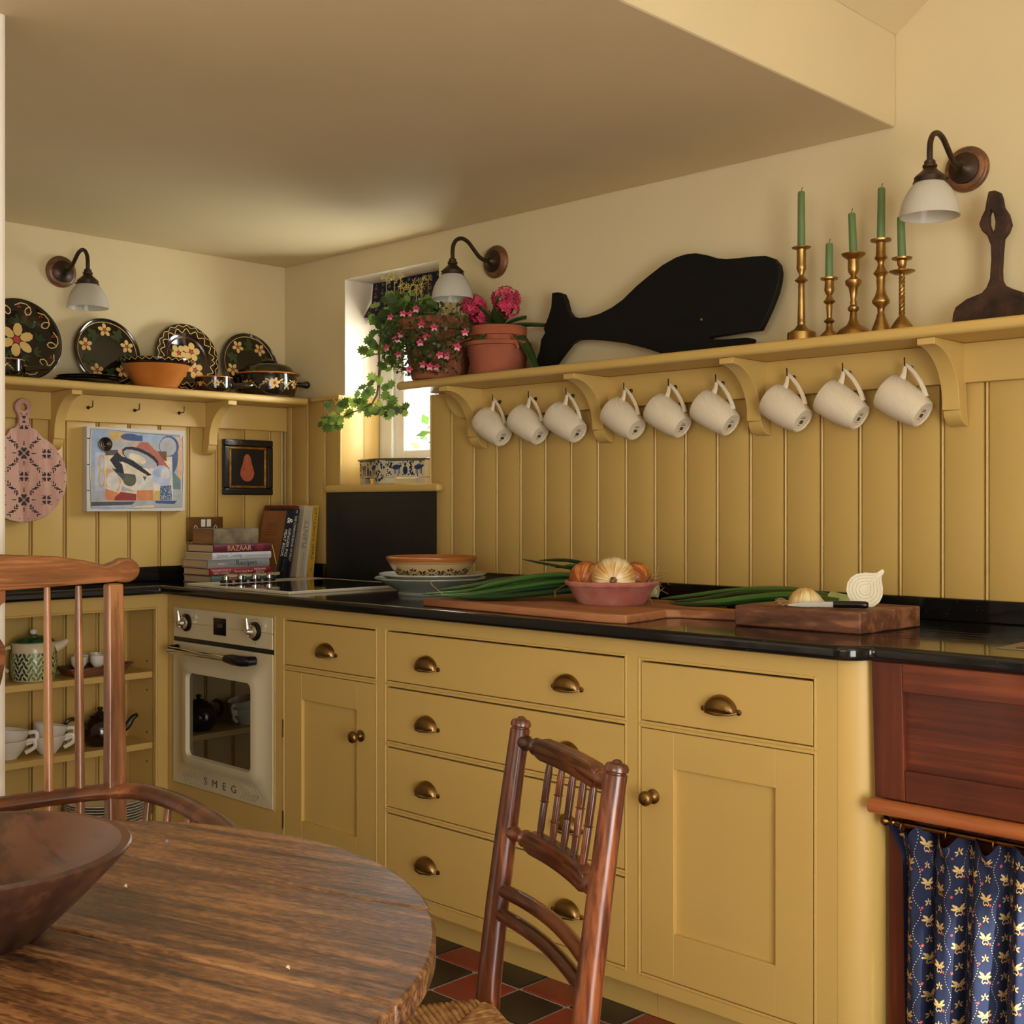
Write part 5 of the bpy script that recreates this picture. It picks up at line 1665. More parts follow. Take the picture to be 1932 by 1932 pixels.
def place_leaf(me, parent, p, size, rnd, base=None):
    d = Vector((rnd.uniform(-1, 1), rnd.uniform(-1, 0.4), rnd.uniform(-0.7, 0.5))).normalized()
    q = d.to_track_quat('X', 'Z').to_euler()
    nrm = (Vector((0.55, -0.75, 0.35)) + Vector((rnd.uniform(-1, 1), rnd.uniform(-1, 1), rnd.uniform(-1, 1))) * 0.55).normalized()
    x_ = (d - nrm * d.dot(nrm)).normalized()
    y_ = nrm.cross(x_)
    R3 = Matrix(((x_.x, y_.x, nrm.x), (x_.y, y_.y, nrm.y), (x_.z, y_.z, nrm.z)))
    o = link('leaf', me, parent, loc=tuple(p), rot=R3.to_euler())
    o.scale = (size, size, size)
    return o


FL = [(1.03, 1.791), (1.063, 1.787), (1.092, 1.799), (0.967, 1.787), (1.117, 1.746), (1.177, 1.732), (1.112, 1.691), (1.019, 1.725), (0.993, 1.712), (1.006, 1.663), (1.204, 1.645), (1.236, 1.639), (1.058, 1.611), (1.125, 1.621), (1.157, 1.612), (1.189, 1.608), (1.283, 1.662), (1.316, 1.703), (0.948, 1.689), (1.142, 1.705)]
ST = [(0.9, 1.803), (0.862, 1.754), (0.834, 1.703), (0.823, 1.65), (0.817, 1.597), (0.817, 1.553), (0.806, 1.523), (0.755, 1.508), (0.683, 1.497), (0.609, 1.486), (0.563, 1.485)]
LF = [(0.783, 1.707), (0.817, 1.713), (0.859, 1.647), (0.889, 1.707), (0.908, 1.661), (0.938, 1.673), (0.845, 1.737), (0.881, 1.761), (0.783, 1.573), (0.826, 1.597), (0.862, 1.567), (0.881, 1.536), (0.755, 1.538), (0.783, 1.519), (0.726, 1.549), (0.853, 1.506), (0.826, 1.49), (0.881, 1.487), (0.927, 1.502), (0.954, 1.504), (0.609, 1.519), (0.584, 1.493), (0.554, 1.481), (0.572, 1.466), (0.609, 1.464), (0.653, 1.489), (0.697, 1.524), (0.683, 1.543)]
UL = [(0.814, 1.843), (0.847, 1.857), (0.888, 1.862), (0.923, 1.849), (0.956, 1.854), (0.995, 1.835), (0.833, 1.814), (0.874, 1.819), (0.915, 1.805), (0.805, 1.799), (0.841, 1.781), (0.861, 1.749), (0.819, 1.816), (1.034, 1.845), (1.008, 1.813), (1.047, 1.826), (0.902, 1.887), (0.942, 1.876), (0.861, 1.883), (0.841, 1.831), (0.814, 1.777), (0.833, 1.742), (0.852, 1.723), (0.869, 1.775), (0.791, 1.819)]
YF = [(0.804, 1.955), (0.845, 1.955), (0.878, 1.94), (0.895, 1.908), (0.959, 1.909), (0.986, 1.914), (1.017, 1.919), (0.981, 1.888), (0.927, 1.898)]
PX, PY = 1.060, -0.140
tp = thing('trailing_plant', 'trailing lobed-leaved plant with tiny pink flowers spilling from a large terracotta pot', 'plant', (PX, PY, SH))


def L3(x, y, z):
    return (x - PX, y - PY, z - SH)


MB().lathe([(0.086, 0.0003), (0.090, 0.004), (0.118, 0.150), (0.120, 0.152), (0.134, 0.154), (0.136, 0.192), (0.128, 0.194), (0.116, 0.170), (0.112, 0.150)], 48).build('pot', TERRA, tp, smooth=True, angle=35)
MB().lathe([(0.0002, 0.166), (0.117, 0.163)], 32).build('soil', mat('soil', (40, 28, 20), 0.95, var=0.3, vscale=60), tp)
rnd = random.Random(21)
# fine dense foliage over the pot face
sm = MB()
for _ in range(1500):
    while True:
        x, z = rnd.uniform(0.90, 1.31), rnd.uniform(1.600, 1.840)
        e = ((x - 1.085) / 0.21) ** 2 + ((z - 1.715) / 0.125) ** 2
        if e < 1 and not (x > 1.10 and z > 1.70 and x < 1.26 and rnd.random() < 0.75):
            break
    y = -0.205 - 0.075 * math.sqrt(max(0, 1 - e)) + rnd.uniform(-0.02, 0.035)
    if x > 1.2:
        y -= 0.02
    p = Vector(L3(x, y, z))
    d = Vector((rnd.uniform(-1, 1), rnd.uniform(-1, 0.3), rnd.uniform(-1, 1))).normalized()
    w_ = d.orthogonal().normalized()
    w_ = Matrix.Rotation(rnd.uniform(0, 6.28), 3, d) @ w_
    s = rnd.uniform(0.008, 0.018)
    sm.k = 0 if rnd.random() < 0.75 else 1
    sm.add([p, p + d * s * 0.45 + w_ * s * 0.34, p + d * s * 0.8 + w_ * s * 0.25, p + d * s, p + d * s * 0.8 - w_ * s * 0.25, p + d * s * 0.45 - w_ * s * 0.34], [(0, 1, 2, 3, 4, 5)])
o = sm.build('small_leaves', [DARKLEAF, GREENLEAF], tp, smooth=False, recalc=False); o['kind'] = 'stuff'
tn = MB()
for _ in range(70):
    x, z = rnd.uniform(0.92, 1.29), rnd.uniform(1.61, 1.80)
    p = Vector(L3(x, -0.265 + rnd.uniform(-0.01, 0.02), z))
    tn.tube([p, p + Vector((rnd.uniform(-.03, .03), rnd.uniform(-.01, .01), rnd.uniform(-.03, .02))), p + Vector((rnd.uniform(-.06, .06), rnd.uniform(-.01, .02), rnd.uniform(-.05, .03)))], 0.0009, 4)
o = tn.build('fine_stems', mat('dry_stem', (132, 100, 62), 0.7), tp); o['kind'] = 'stuff'
# pink flowers
fm = MB()
for i in range(5):
    a = 2 * PI * i / 5 + 0.3
    fm.k = 0 if i in (0, 1, 2) else 1
    fm.add([(q[0], q[1], 0.10 * (q[0] ** 2 + q[1] ** 2)) for q in ell(0.55 * math.cos(a), 0.55 * math.sin(a), 0.5, 0.34, a, 8)], [tuple(range(8))])
fm.k = 2
fm.add([(q[0], q[1], 0.10) for q in ell(0, 0.05, 0.20, 0.20, 0, 8)], [tuple(range(8))])
FLM = fm.mesh('flower', [PINK, PALEPINK, mat('flower_eye', (70, 14, 30), 0.6)], smooth=False, recalc=False)
for x, z in FL:
    o = link('flower', FLM, tp, loc=L3(x + 0.02, -0.285, z), rot=(PI / 2 + rnd.uniform(-0.4, 0.3), rnd.uniform(-0.3, 0.3), 0.6 + rnd.uniform(-0.5, 0.5)))
    o.scale = (0.0125,) * 3
# larger leaves on the window side and along the hanging stem
for i, (x, z) in enumerate(UL):
    place_leaf(LEAF_D if rnd.random() < 0.7 else LEAF_L, tp, L3(x + rnd.uniform(-.01, .01), -0.18 + rnd.uniform(-0.03, 0.03), z), rnd.uniform(0.038, 0.056), rnd)
    for _q in range(2):
        place_leaf(LEAF_L if rnd.random() < 0.25 else LEAF_D, tp, L3(x + 0.015 + rnd.uniform(-.03, .035), -0.17 + rnd.uniform(-0.05, 0.04), z - 0.012 + rnd.uniform(-0.04, 0.02)), rnd.uniform(0.026, 0.042), rnd)
    place_leaf(LEAF_D, tp, L3(x + rnd.uniform(-.02, .03), -0.15 + rnd.uniform(-0.03, 0.03), z + rnd.uniform(-0.02, 0.02)), rnd.uniform(0.030, 0.046), rnd)
for i, (x, z) in enumerate(LF):
    for q in range(3):
        place_leaf(LEAF_D if z > 1.60 else LEAF_L if (q and i % 2) else LEAF_D, tp, L3(x + rnd.uniform(-.012, .012), -0.215 + rnd.uniform(-0.03, 0.03), z + rnd.uniform(-.012, .012)), rnd.uniform(0.028, 0.042), rnd)
MB().tube([L3(x, -0.205 - 0.012 * math.sin(i), z) for i, (x, z) in enumerate([(1.0, 1.78)] + ST)], [0.004] * 3 + [0.0036] * 5 + [0.0024] * 4, 7).build('hanging_stem', STEM, tp)
ss = MB()
ss.tube([L3(0.806, -0.205, 1.523), L3(0.87, -0.21, 1.492), L3(0.95, -0.21, 1.500), L3(0.99, -0.21, 1.512)], 0.0014, 5)
ss.tube([L3(0.683, -0.205, 1.497), L3(0.60, -0.21, 1.470), L3(0.565, -0.21, 1.482)], 0.0014, 5)
ss.tube([L3(0.565, -0.205, 1.485), L3(0.545, -0.21, 1.520), L3(0.560, -0.21, 1.545), L3(0.585, -0.21, 1.550)], 0.0014, 5)
ss.tube([L3(0.85, -0.20, 1.690), L3(0.80, -0.21, 1.688), L3(0.745, -0.21, 1.680)], [0.003, 0.002, 0.0006], 5)
ss.tube([L3(0.84, -0.20, 1.700), L3(0.822, -0.21, 1.728), L3(0.810, -0.21, 1.722)], [0.003, 0.002, 0.0006], 5)
ss.tube([L3(0.850, -0.2, 1.72), L3(0.838, -0.205, 1.62), L3(0.835, -0.205, 1.54)], 0.0015, 5)
ss.build('side_stems', STEM, tp)
# pale yellow flower heads
for x, z in YF + [(0.61, 1.545), (0.625, 1.535)]:
    um = MB()
    c_ = Vector(L3(x, -0.15 if z > 1.8 else -0.20, z))
    if z > 1.8:
        um.tube([c_ + Vector((0.0, 0.0, -0.05)), c_], 0.0009, 4)
    for _ in range(9):
        d = Vector((rnd.uniform(-1, 1), rnd.uniform(-1, 0.5), rnd.uniform(-0.6, 1))).normalized()
        p = c_ + d * rnd.uniform(0.010, 0.020)
        um.tube([c_, p], 0.0006, 4)
        w_ = d.orthogonal().normalized()
        for q in range(3):
            e = Matrix.Rotation(q * 2.1, 3, d) @ w_
            um.add([p, p + e * 0.005 + d * 0.002, p + e * 0.009 + d * 0.004, p + e * 0.005 + d * 0.005], [(0, 1, 2, 3)])
    um.build('yellow_flower', YELLOWF, tp, smooth=False, recalc=False)
# seed-headed sprig at the back of the pot
sg = MB()
for i in range(9):
    a = rnd.uniform(-1, 1)
    b0 = Vector(L3(1.15 + 0.05 * a, -0.14, 1.765))
    t_ = b0 + Vector((0.03 * a, 0.0, rnd.uniform(0.02, 0.06)))
    sg.tube([b0, (b0 + t_) / 2 + Vector((0.006 * a, 0, 0.01)), t_], 0.0010, 4).ball(t_, 0.0045, 6, 4)
sg.build('seed_heads', DARKLEAF, tp)
for i in range(10):
    place_leaf(LEAF_D, tp, L3(1.10 + rnd.uniform(0, 0.12), -0.13 + rnd.uniform(-0.03, 0.03), 1.785 + rnd.uniform(-0.02, 0.02)), rnd.uniform(0.02, 0.034), rnd)

# ---------------- primula in two stacked pots
pr = thing('primula_plant', 'pink flowered primula in two stacked terracotta pots beside the whale tail', 'plant', (1.310, -0.118, SH))
MB().lathe([(0.080, 0.0003), (0.083, 0.004), (0.098, 0.086), (0.106, 0.088), (0.108, 0.099), (0.100, 0.101), (0.092, 0.060)], 48).build('outer_pot', TERRA, pr, smooth=True, angle=35)
MB().lathe([(0.070, 0.040), (0.082, 0.102), (0.084, 0.118), (0.0905, 0.120), (0.0915, 0.148), (0.085, 0.150), (0.080, 0.130)], 48).build('inner_pot', mat('terracotta_bright', (166, 88, 54), 0.85, var=0.2, vscale=10, bump=0.1), pr, smooth=True, angle=35)
MB().lathe([(0.0002, 0.136), (0.081, 0.134)], 24).build('soil', mat('soil', (40, 28, 20), 0.95), pr)


def strap_leaf(parent, a, lift, length, width, droop, m):
    mb = MB()
    d = Vector((math.cos(a), math.sin(a), 0))
    w_ = Vector((-math.sin(a), math.cos(a), 0))

    def fn(u, v_):
        t = v_
        wd = width * (0.25 + 0.75 * math.sin(PI * min(t * 0.80 + 0.12, 1)) ** 0.8)
        p = Vector((0, 0, 0.138)) + d * (length * t) + Vector((0, 0, lift * t - droop * t * t))
        q = p + w_ * ((u - 0.5) * wd) + Vector((0, 0, 0.010 * abs(u - 0.5) * 2))
        return tuple(q)
    mb.grid(fn, 4, 10)
    return mb.build('leaf', m, parent, smooth=True, recalc=False, solid=0.0008, angle=80)


for (a, lf_, ln_, wd, dr) in ((0.45, 0.035, 0.165, 0.048, 0.03), (0.02, 0.055, 0.165, 0.058, 0.20), (-1.35, 0.05, 0.105, 0.050, 0.10), (-2.35, 0.045, 0.135, 0.044, 0.07), (-2.9, 0.05, 0.10, 0.04, 0.05), (0.9, 0.07, 0.09, 0.036, 0.03), (-0.1, 0.085, 0.08, 0.034, 0.02), (-0.9, 0.08, 0.07, 0.034, 0.03),
                            (-2.1, 0.09, 0.06, 0.030, 0.02), (-0.6, 0.09, 0.06, 0.030, 0.01), (-2.8, 0.08, 0.075, 0.03, 0.03), (0.2, 0.10, 0.05, 0.024, 0.0), (-1.0, 0.10, 0.04, 0.022, 0.0), (2.6, 0.08, 0.08, 0.036, 0.03)):
    strap_leaf(pr, a, lf_, ln_, wd, dr, DARKLEAF if wd > 0.045 else GREENLEAF)
strap_leaf(pr, -0.25, 0.02, 0.120, 0.018, 0.09, mat('dead_leaf', (168, 92, 48), 0.7))
for hi, (hx, hz, rx, rz_) in enumerate(((-0.092, 0.225, 0.044, 0.036), (-0.062, 0.192, 0.036, 0.028), (0.050, 0.232, 0.052, 0.040), (0.062, 0.200, 0.034, 0.028))):
    hd_ = MB()
    hd_.k = 1
    if hi in (0, 2):
        hd_.tube([(0.0 if hi == 0 else 0.01, 0, 0.138), (hx * 0.55, -0.01, 0.138 + (hz - 0.138) * (0.40 if hi == 0 else 0.7)), (hx * 0.8, -0.012, hz - 0.02)], 0.0024, 6)
    for _ in range(90 if hi in (0, 2) else 45):
        d = Vector((rnd.gauss(0, 1), rnd.gauss(0, 1), rnd.gauss(0, 1))).normalized()
        c_ = Vector((hx + d.x * rx * rnd.uniform(0.6, 1), -0.015 + d.y * rx * 0.8, hz + d.z * rz_ * rnd.uniform(0.6, 1)))
        u_ = d.orthogonal().normalized(); v__ = d.cross(u_)
        hd_.k = 0 if rnd.random() < 0.8 else 2
        for q in range(5):
            a = 2 * PI * q / 5
            e = u_ * math.cos(a) + v__ * math.sin(a); g = u_ * math.cos(a + 1.2) + v__ * math.sin(a + 1.2)
            f0 = u_ * math.cos(a - 0.5) + v__ * math.sin(a - 0.5); f1 = u_ * math.cos(a + 0.5) + v__ * math.sin(a + 0.5)
            hd_.add([c_, c_ + f0 * 0.0075 + d * 0.003, c_ + e * 0.0115 + d * 0.004, c_ + f1 * 0.0075 + d * 0.003], [(0, 1, 2, 3)])
    hd_.build('flower_head', [PINK, GREENLEAF, mat('flower_deep', (160, 30, 66), 0.6)], pr, smooth=False, recalc=False)


# ================================================================== ON THE WORKTOP
DISH = mat('grey_glaze', (150, 154, 140), 0.25, var=0.1, vscale=12)
cx, cy = 1.225, -0.325
p = MB().lathe([(0.098, 0.0002), (0.100, 0.004), (0.096, 0.010), (0.120, 0.024), (0.148, 0.038), (0.170, 0.050), (0.170, 0.054), (0.146, 0.044), (0.110, 0.028), (0.0002, 0.020)], 64, scallop=lambda a, j: 0.012 * math.sin(14 * a) if j in (5, 6) else 0).build('serving_dish', DISH, smooth=True, angle=50, loc=(cx, cy, T))
tag(p, 'large grey footed dish with wavy edge at the bottom of the pile by the hob', 'dish', 'dishes piled by the hob')
p = MB().lathe([(0.090, 0.030), (0.120, 0.040), (0.148, 0.055), (0.163, 0.062), (0.163, 0.066), (0.146, 0.060), (0.115, 0.046), (0.0002, 0.042)], 64, scallop=lambda a, j: 0.010 * math.sin(16 * a + 1) if j in (3, 4) else 0).build('shallow_plate', mat('pale_glaze', (176, 172, 150), 0.25, var=0.12, vscale=16), smooth=True, angle=50, loc=(cx + 0.006, cy + 0.004, T))
tag(p, 'pale shallow plate lying between the grey dish and the patterned bowl', 'plate', 'dishes piled by the hob')
bw = thing('patterned_bowl', 'cream bowl with orange rim and dark leaf band on top of the pile', 'bowl', (cx + 0.004, cy, T + 0.0485))
prof_b = [(0.090, 0.0005), (0.095, 0.004), (0.112, 0.022), (0.127, 0.042), (0.136, 0.058)]
MB().lathe(prof_b + [(0.131, 0.058), (0.105, 0.022), (0.085, 0.010), (0.0002, 0.008)], 56).build('body', mat('cream_slip', (196, 166, 116), 0.25, var=0.08), bw, smooth=True, angle=50)
MB().lathe([(0.1362, 0.056), (0.139, 0.062), (0.139, 0.067), (0.134, 0.069), (0.1305, 0.0585)], 56).build('rim', mat('rim_orange', (168, 100, 44), 0.25), bw, smooth=True, angle=40)


def bowl_r(z):
    for (r0, z0_), (r1_, z1_) in zip(prof_b[:-1], prof_b[1:]):
        if z0_ <= z <= z1_:
            return r0 + (r1_ - r0) * (z - z0_) / (z1_ - z0_)
    return 0.136


bd = []
for i in range(26):
    x = 2 * PI * 0.12 * i / 26
    for k in (-1, 1):
        bd.append((ell(x + k * 0.006, 0.026 + 0.004 * (i % 2), 0.006, 0.0028, k * 0.6, 7), 0))
        bd.append((ell(x + k * 0.005, 0.020 - 0.003 * (i % 2), 0.005, 0.0024, -k * 0.6, 7), 0))
    bd.append((ell(x + 0.0145, 0.023, 0.008, 0.0012, 0, 6), 0))
    bd.append((ell(x, 0.034 if i % 2 else 0.015, 0.003, 0.003, 0, 7), 0))
for zz_ in (0.049, 0.0535, 0.009):
    for i in range(48):
        a0, a1 = 2 * PI * 0.12 * i / 48, 2 * PI * 0.12 * (i + 1) / 48
        bd.append((rect(a0, zz_, a1, zz_ + 0.0012), 1))
decal('leaf_band', bd, lambda x, z_, s: ((bowl_r(z_) + 0.0012) * math.cos(x / 0.12), (bowl_r(z_) + 0.0012) * math.sin(x / 0.12), z_), [mat('band_dark', (34, 40, 44), 0.3), mat('band_brown', (110, 62, 30), 0.3)], bw)

# big wooden board with handle
BRDW = wood('worn_board', (122, 74, 44), (176, 116, 74), 'X', 8, 12, 0.62, 0.25, mid=(150, 94, 58))
ol = [(1.530, -0.626), (2.195, -0.652), (2.248, -0.640), (2.236, -0.520), (2.222, -0.455), (2.245, -0.428), (2.290, -0.420), (2.370, -0.398), (2.430, -0.380), (2.445, -0.345), (2.425, -0.310), (2.360, -0.312), (2.280, -0.320), (2.235, -0.305), (2.225, -0.270), (2.235, -0.215), (1.535, -0.190), (1.520, -0.30), (1.526, -0.50)]
bb = MB().prism([(x - 1.9, y + 0.42) for x, y in ol], 'z', 0.0003, 0.0205).build('chopping_board', BRDW, smooth=True, angle=30, bevel=0.003, loc=(1.9, -0.42, T))
tag(bb, 'large worn wooden chopping board with handle under the leeks and terracotta bowl', 'board')
ZB = T + 0.0208

# terracotta bowl of onions
tb = MB().lathe([(0.084, 0.0002), (0.087, 0.003), (0.098, 0.022), (0.112, 0.046), (0.119, 0.049), (0.122, 0.055), (0.119, 0.060), (0.112, 0.058), (0.100, 0.030), (0.084, 0.012), (0.0002, 0.010)], 48).build('terracotta_bowl', TERRA2, smooth=True, angle=40, loc=(2.010, -0.405, ZB))
tag(tb, 'low dusty terracotta bowl holding onions on the large chopping board', 'bowl')


def onion_mat(name, c1, c2, c3):
    m, nt, b = new_mat(name)
    tc = nt.nodes.new('ShaderNodeTexCoord')
    sx = nt.nodes.new('ShaderNodeSeparateXYZ')
    nt.links.new(tc.outputs['Object'], sx.inputs[0])
    at = nt.nodes.new('ShaderNodeMath'); at.operation = 'ARCTAN2'
    nt.links.new(sx.outputs['Y'], at.inputs[0]); nt.links.new(sx.outputs['X'], at.inputs[1])
    cb = nt.nodes.new('ShaderNodeCombineXYZ')
    nt.links.new(at.outputs[0], cb.inputs['X'])
    z_ = nt.nodes.new('ShaderNodeMath'); z_.operation = 'MULTIPLY'; z_.inputs[1].default_value = 1.5
    nt.links.new(sx.outputs['Z'], z_.inputs[0]); nt.links.new(z_.outputs[0], cb.inputs['Y'])
    n1 = noise(nt, cb.outputs[0], 9, 4)
    n2 = noise(nt, coords(nt), 14, 2)
    ad = nt.nodes.new('ShaderNodeMath'); ad.operation = 'MULTIPLY_ADD'; ad.inputs[1].default_value = 0.8
    nt.links.new(n2, ad.inputs[0]); nt.links.new(n1, ad.inputs[2])
    nt.links.new(ramp(nt, ad.outputs[0], [(0.70, lin(c1)), (0.90, lin(c2)), (1.08, lin(c3))]), b.inputs['Base Color'])
    b.inputs['Roughness'].default_value = 0.35
    b.inputs['Subsurface Weight'].default_value = 0.15
    b.inputs['Subsurface Radius'].default_value = (0.01, 0.006, 0.003)
    return m


ONB = onion_mat('onion_brown', (140, 66, 24), (186, 100, 40), (214, 156, 90))
ONW = onion_mat('onion_pale', (190, 120, 50), (214, 178, 112), (228, 214, 172))
ROOT = mat('onion_root', (176, 140, 92), 0.9, var=0.2)
RDARK = mat('root_dark', (74, 52, 34), 0.95, var=0.3, vscale=60)


def onion(label, c, r, m, axis, hairs, rad=0.0045, hl=0.02, seed=1):
    """root end points along axis"""
    o = thing('onion', label, 'onion', c, group='onions in the terracotta bowl')
    q = Vector(axis).normalized().to_track_quat('Z', 'Y').to_matrix().to_4x4()
    prof_ = [(0.0002, -r * 1.16), (r * 0.10, -r * 1.08), (r * 0.22, -r * 0.98), (r * 0.62, -r * 0.78), (r * 0.93, -r * 0.35), (r, r * 0.05), (r * 0.93, r * 0.42), (r * 0.70, r * 0.72), (r * 0.38, r * 0.86), (r * 0.15, r * 0.885), (0.0002, r * 0.88)]
    body = MB().lathe(prof_, 32).build('bulb', m, o, smooth=True, angle=80)
    body.matrix_basis = q
    rn = random.Random(seed)
    MB().ball((0, 0, r * 0.885), (r * 0.17, r * 0.17, r * 0.05), 12, 6, q).build('root_plate', RDARK, o)
    h = MB()
    for i in range(hairs):
        a = rn.uniform(0, 2 * PI)
        s = Vector((rad * math.cos(a) * rn.random(), rad * math.sin(a) * rn.random(), r * 0.88))
        t1_ = s + Vector((rn.uniform(-1, 1), rn.uniform(-1, 1), rn.uniform(0.2, 1))) * hl * 0.5
        t2_ = t1_ + Vector((rn.uniform(-1, 1), rn.uniform(-1, 1), rn.uniform(-0.3, 0.6))) * hl * 0.5
        h.tube([s, t1_, t2_], 0.0006, 4, q)
    h.build('root_hairs', ROOT, o)
    return o


onion('big pale brown onion, its root end showing, at the front of the bowl', (2.052, -0.448, ZB + 0.068), 0.056, ONW, (0.60, -0.75, -0.05), 22, 0.008, 0.012, 1)
onion('dark orange onion tucked behind at the left rim of the bowl beside the leeks', (1.945, -0.428, ZB + 0.062), 0.046, ONB, (0.35, -0.85, -0.35), 26, 0.008, 0.016, 2)
onion('orange onion with long dry roots on the far side of the bowl', (2.035, -0.340, ZB + 0.064), 0.043, ONB, (0.9, 0.1, -0.25), 40, 0.008, 0.07, 3)
onion('small brown onion hidden at the back of the bowl', (1.965, -0.352, ZB + 0.060), 0.036, ONB, (0.1, 0.5, -0.6), 6, 0.005, 0.01, 4)

# leeks
LKG = mat('leek_green', (44, 84, 34), 0.4, vscale=3, second=(70, 112, 48), var=0.15, stretch=(1, 1, 1))
LKD = mat('leek_dark', (30, 60, 30), 0.4, var=0.2, vscale=6)
LKW = mat('leek_white', (206, 204, 160), 0.4, vscale=20, second=(170, 184, 110), var=0.05)


def smooth_path(P, k=5):
    P = [Vector(p) for p in P]
    out = []
    for i in range(len(P) - 1):
        for j in range(k):
            t = j / k
            p0, p1, p2, p3 = P[max(i - 1, 0)], P[i], P[i + 1], P[min(i + 2, len(P) - 1)]
            out.append(0.5 * ((2 * p1) + (-p0 + p2) * t + (2 * p0 - 5 * p1 + 4 * p2 - p3) * t * t + (-p0 + 3 * p1 - 3 * p2 + p3) * t ** 3))
    return out + [P[-1]]


def leek_leaf(parent, pts, w0, w1, m, flat=0.42):
    P = smooth_path(pts)
    w0, w1 = w0 * 1.15, w1 * 1.3
    n_ = len(P)
    rs_ = [(w0 + (w1 - w0) * i / (n_ - 1)) * (1 if i < n_ * 0.75 else 1 - 0.93 * (i - n_ * 0.75) / (n_ * 0.25)) for i in range(n_)]
    return MB().tube(P, rs_, 8, flat=flat).build('leaf', m, parent, smooth=True, angle=80)


lk = thing('leeks', 'bunch of dark green leek leaves lying across the large board behind the terracotta bowl', 'leek', (1.93, -0.30, ZB))


def loc_(p):
    return (p[0] - 1.93, p[1] + 0.30, p[2] - ZB)


for pts, w0, w1, m in (
        ([(1.93, -0.29, .962), (1.84, -0.36, .985), (1.72, -0.46, .965), (1.58, -0.57, .942), (1.515, -0.615, .939)], .016, .010, LKG),
        ([(1.93, -0.31, .960), (1.85, -0.40, .978), (1.76, -0.50, .962), (1.66, -0.585, .942), (1.57, -0.625, .938)], .016, .011, LKG),
        ([(1.92, -0.30, .958), (1.83, -0.42, .966), (1.74, -0.53, .948), (1.70, -0.58, .938), (1.62, -0.605, .936)], .018, .012, LKD),
        ([(1.93, -0.28, .964), (1.80, -0.33, .990), (1.66, -0.40, .976), (1.52, -0.47, .950), (1.455, -0.50, .941)], .016, .010, LKG),
        ([(1.93, -0.27, .960), (1.78, -0.30, .982), (1.62, -0.36, .975), (1.50, -0.40, .956)], .016, .012, LKD),
        ([(1.93, -0.30, .962), (1.86, -0.37, .992), (1.78, -0.44, .990), (1.70, -0.50, .972), (1.63, -0.55, .950)], .017, .013, LKG),
        ([(1.93, -0.28, .970), (1.82, -0.29, 1.000), (1.72, -0.30, 1.012), (1.59, -0.30, 1.026)], .012, .006, LKD),
        ([(1.93, -0.26, .972), (1.84, -0.26, 1.006), (1.75, -0.27, 1.026), (1.64, -0.28, 1.024)], .013, .008, LKD),
        ([(1.93, -0.27, .966), (1.86, -0.28, .996), (1.79, -0.29, 1.014), (1.72, -0.30, 1.006)], .013, .008, LKG),
        ([(1.93, -0.32, .956), (1.87, -0.40, .956), (1.80, -0.49, .946), (1.73, -0.56, .938), (1.64, -0.60, .935)], .020, .013, LKD)):
    leek_leaf(lk, [loc_(p_) for p_ in pts], w0, w1, m)
MB().tube(smooth_path([loc_(p_) for p_ in ((2.03, -0.235, .953), (1.98, -0.26, .956), (1.92, -0.29, .962), (1.87, -0.33, .975))]), [0.017 + 0.0004 * i for i in range(16)], 12).build('white_shaft', LKW, lk)
MB().tube([loc_(p_) for p_ in ((1.60, -0.62, .945), (1.54, -0.60, .962), (1.51, -0.585, .975))], 0.0022, 5, flat=0.4).build('dry_leaf', ROOT, lk)
MB().tube([loc_(p_) for p_ in ((1.90, -0.50, .944), (1.905, -0.505, .962), (1.935, -0.50, .978))], 0.0035, 5, flat=0.3).build('dry_leaf', mat('dry_brown', (120, 78, 44), 0.8), lk)

l2 = thing('leek', 'single leek lying behind the thick chopping block, green leaves towards the board handle', 'leek', (2.50, -0.175, T))


def loc2(p):
    return (p[0] - 2.50, p[1] + 0.175, p[2] - T)


for pts, w0, w1, m in (
        ([(2.53, -0.165, .950), (2.40, -0.180, .966), (2.28, -0.225, .958), (2.19, -0.275, .940), (2.13, -0.30, .935)], .018, .012, LKD),
        ([(2.53, -0.175, .950), (2.42, -0.205, .960), (2.32, -0.255, .950), (2.25, -0.295, .938), (2.19, -0.315, .934)], .020, .016, LKG),
        ([(2.53, -0.160, .955), (2.38, -0.16, .972), (2.25, -0.19, .965), (2.12, -0.245, .944), (2.06, -0.262, .936)], .014, .008, LKG),
        ([(2.50, -0.175, .945), (2.40, -0.215, .945), (2.30, -0.275, .938), (2.22, -0.325, .933), (2.14, -0.33, .933)], .016, .010, LKD)):
    leek_leaf(l2, [loc2(p_) for p_ in pts], w0, w1, m)
MB().tube(smooth_path([loc2(p_) for p_ in ((2.615, -0.155, .933), (2.60, -0.155, .935), (2.56, -0.160, .942), (2.50, -0.170, .952))]), [0.012, 0.017, 0.020, 0.021] + [0.021] * 12, 14).build('shaft', mat('leek_pale', (150, 170, 92), 0.4, vscale=12, second=(196, 200, 150), var=0.1), l2)

# thick chopping block with halved onion and knife
BLK_ = wood('block_end_grain', (42, 23, 14), (150, 100, 68), 'X', 12, 4, 0.6, 0.4, mid=(112, 68, 44), contrast=0.22)
ck = MB().prism([(0, 0), (0.305, 0.015), (0.316, 0.268), (0.012, 0.262)], 'z', 0.0003, 0.047).build('chopping_block', BLK_, smooth=True, angle=30, bevel=0.004, loc=(2.442, -0.490, T))
tag(ck, 'thick scorched chopping block with halved onion and knife on it', 'chopping block')
ZK = T + 0.0475
ONS = onion_mat('onion_skin', (196, 138, 60), (216, 184, 118), (226, 212, 170))
ONF = mat('onion_flesh', (222, 212, 184), 0.35, var=0.06, vscale=30, sss=0.2)


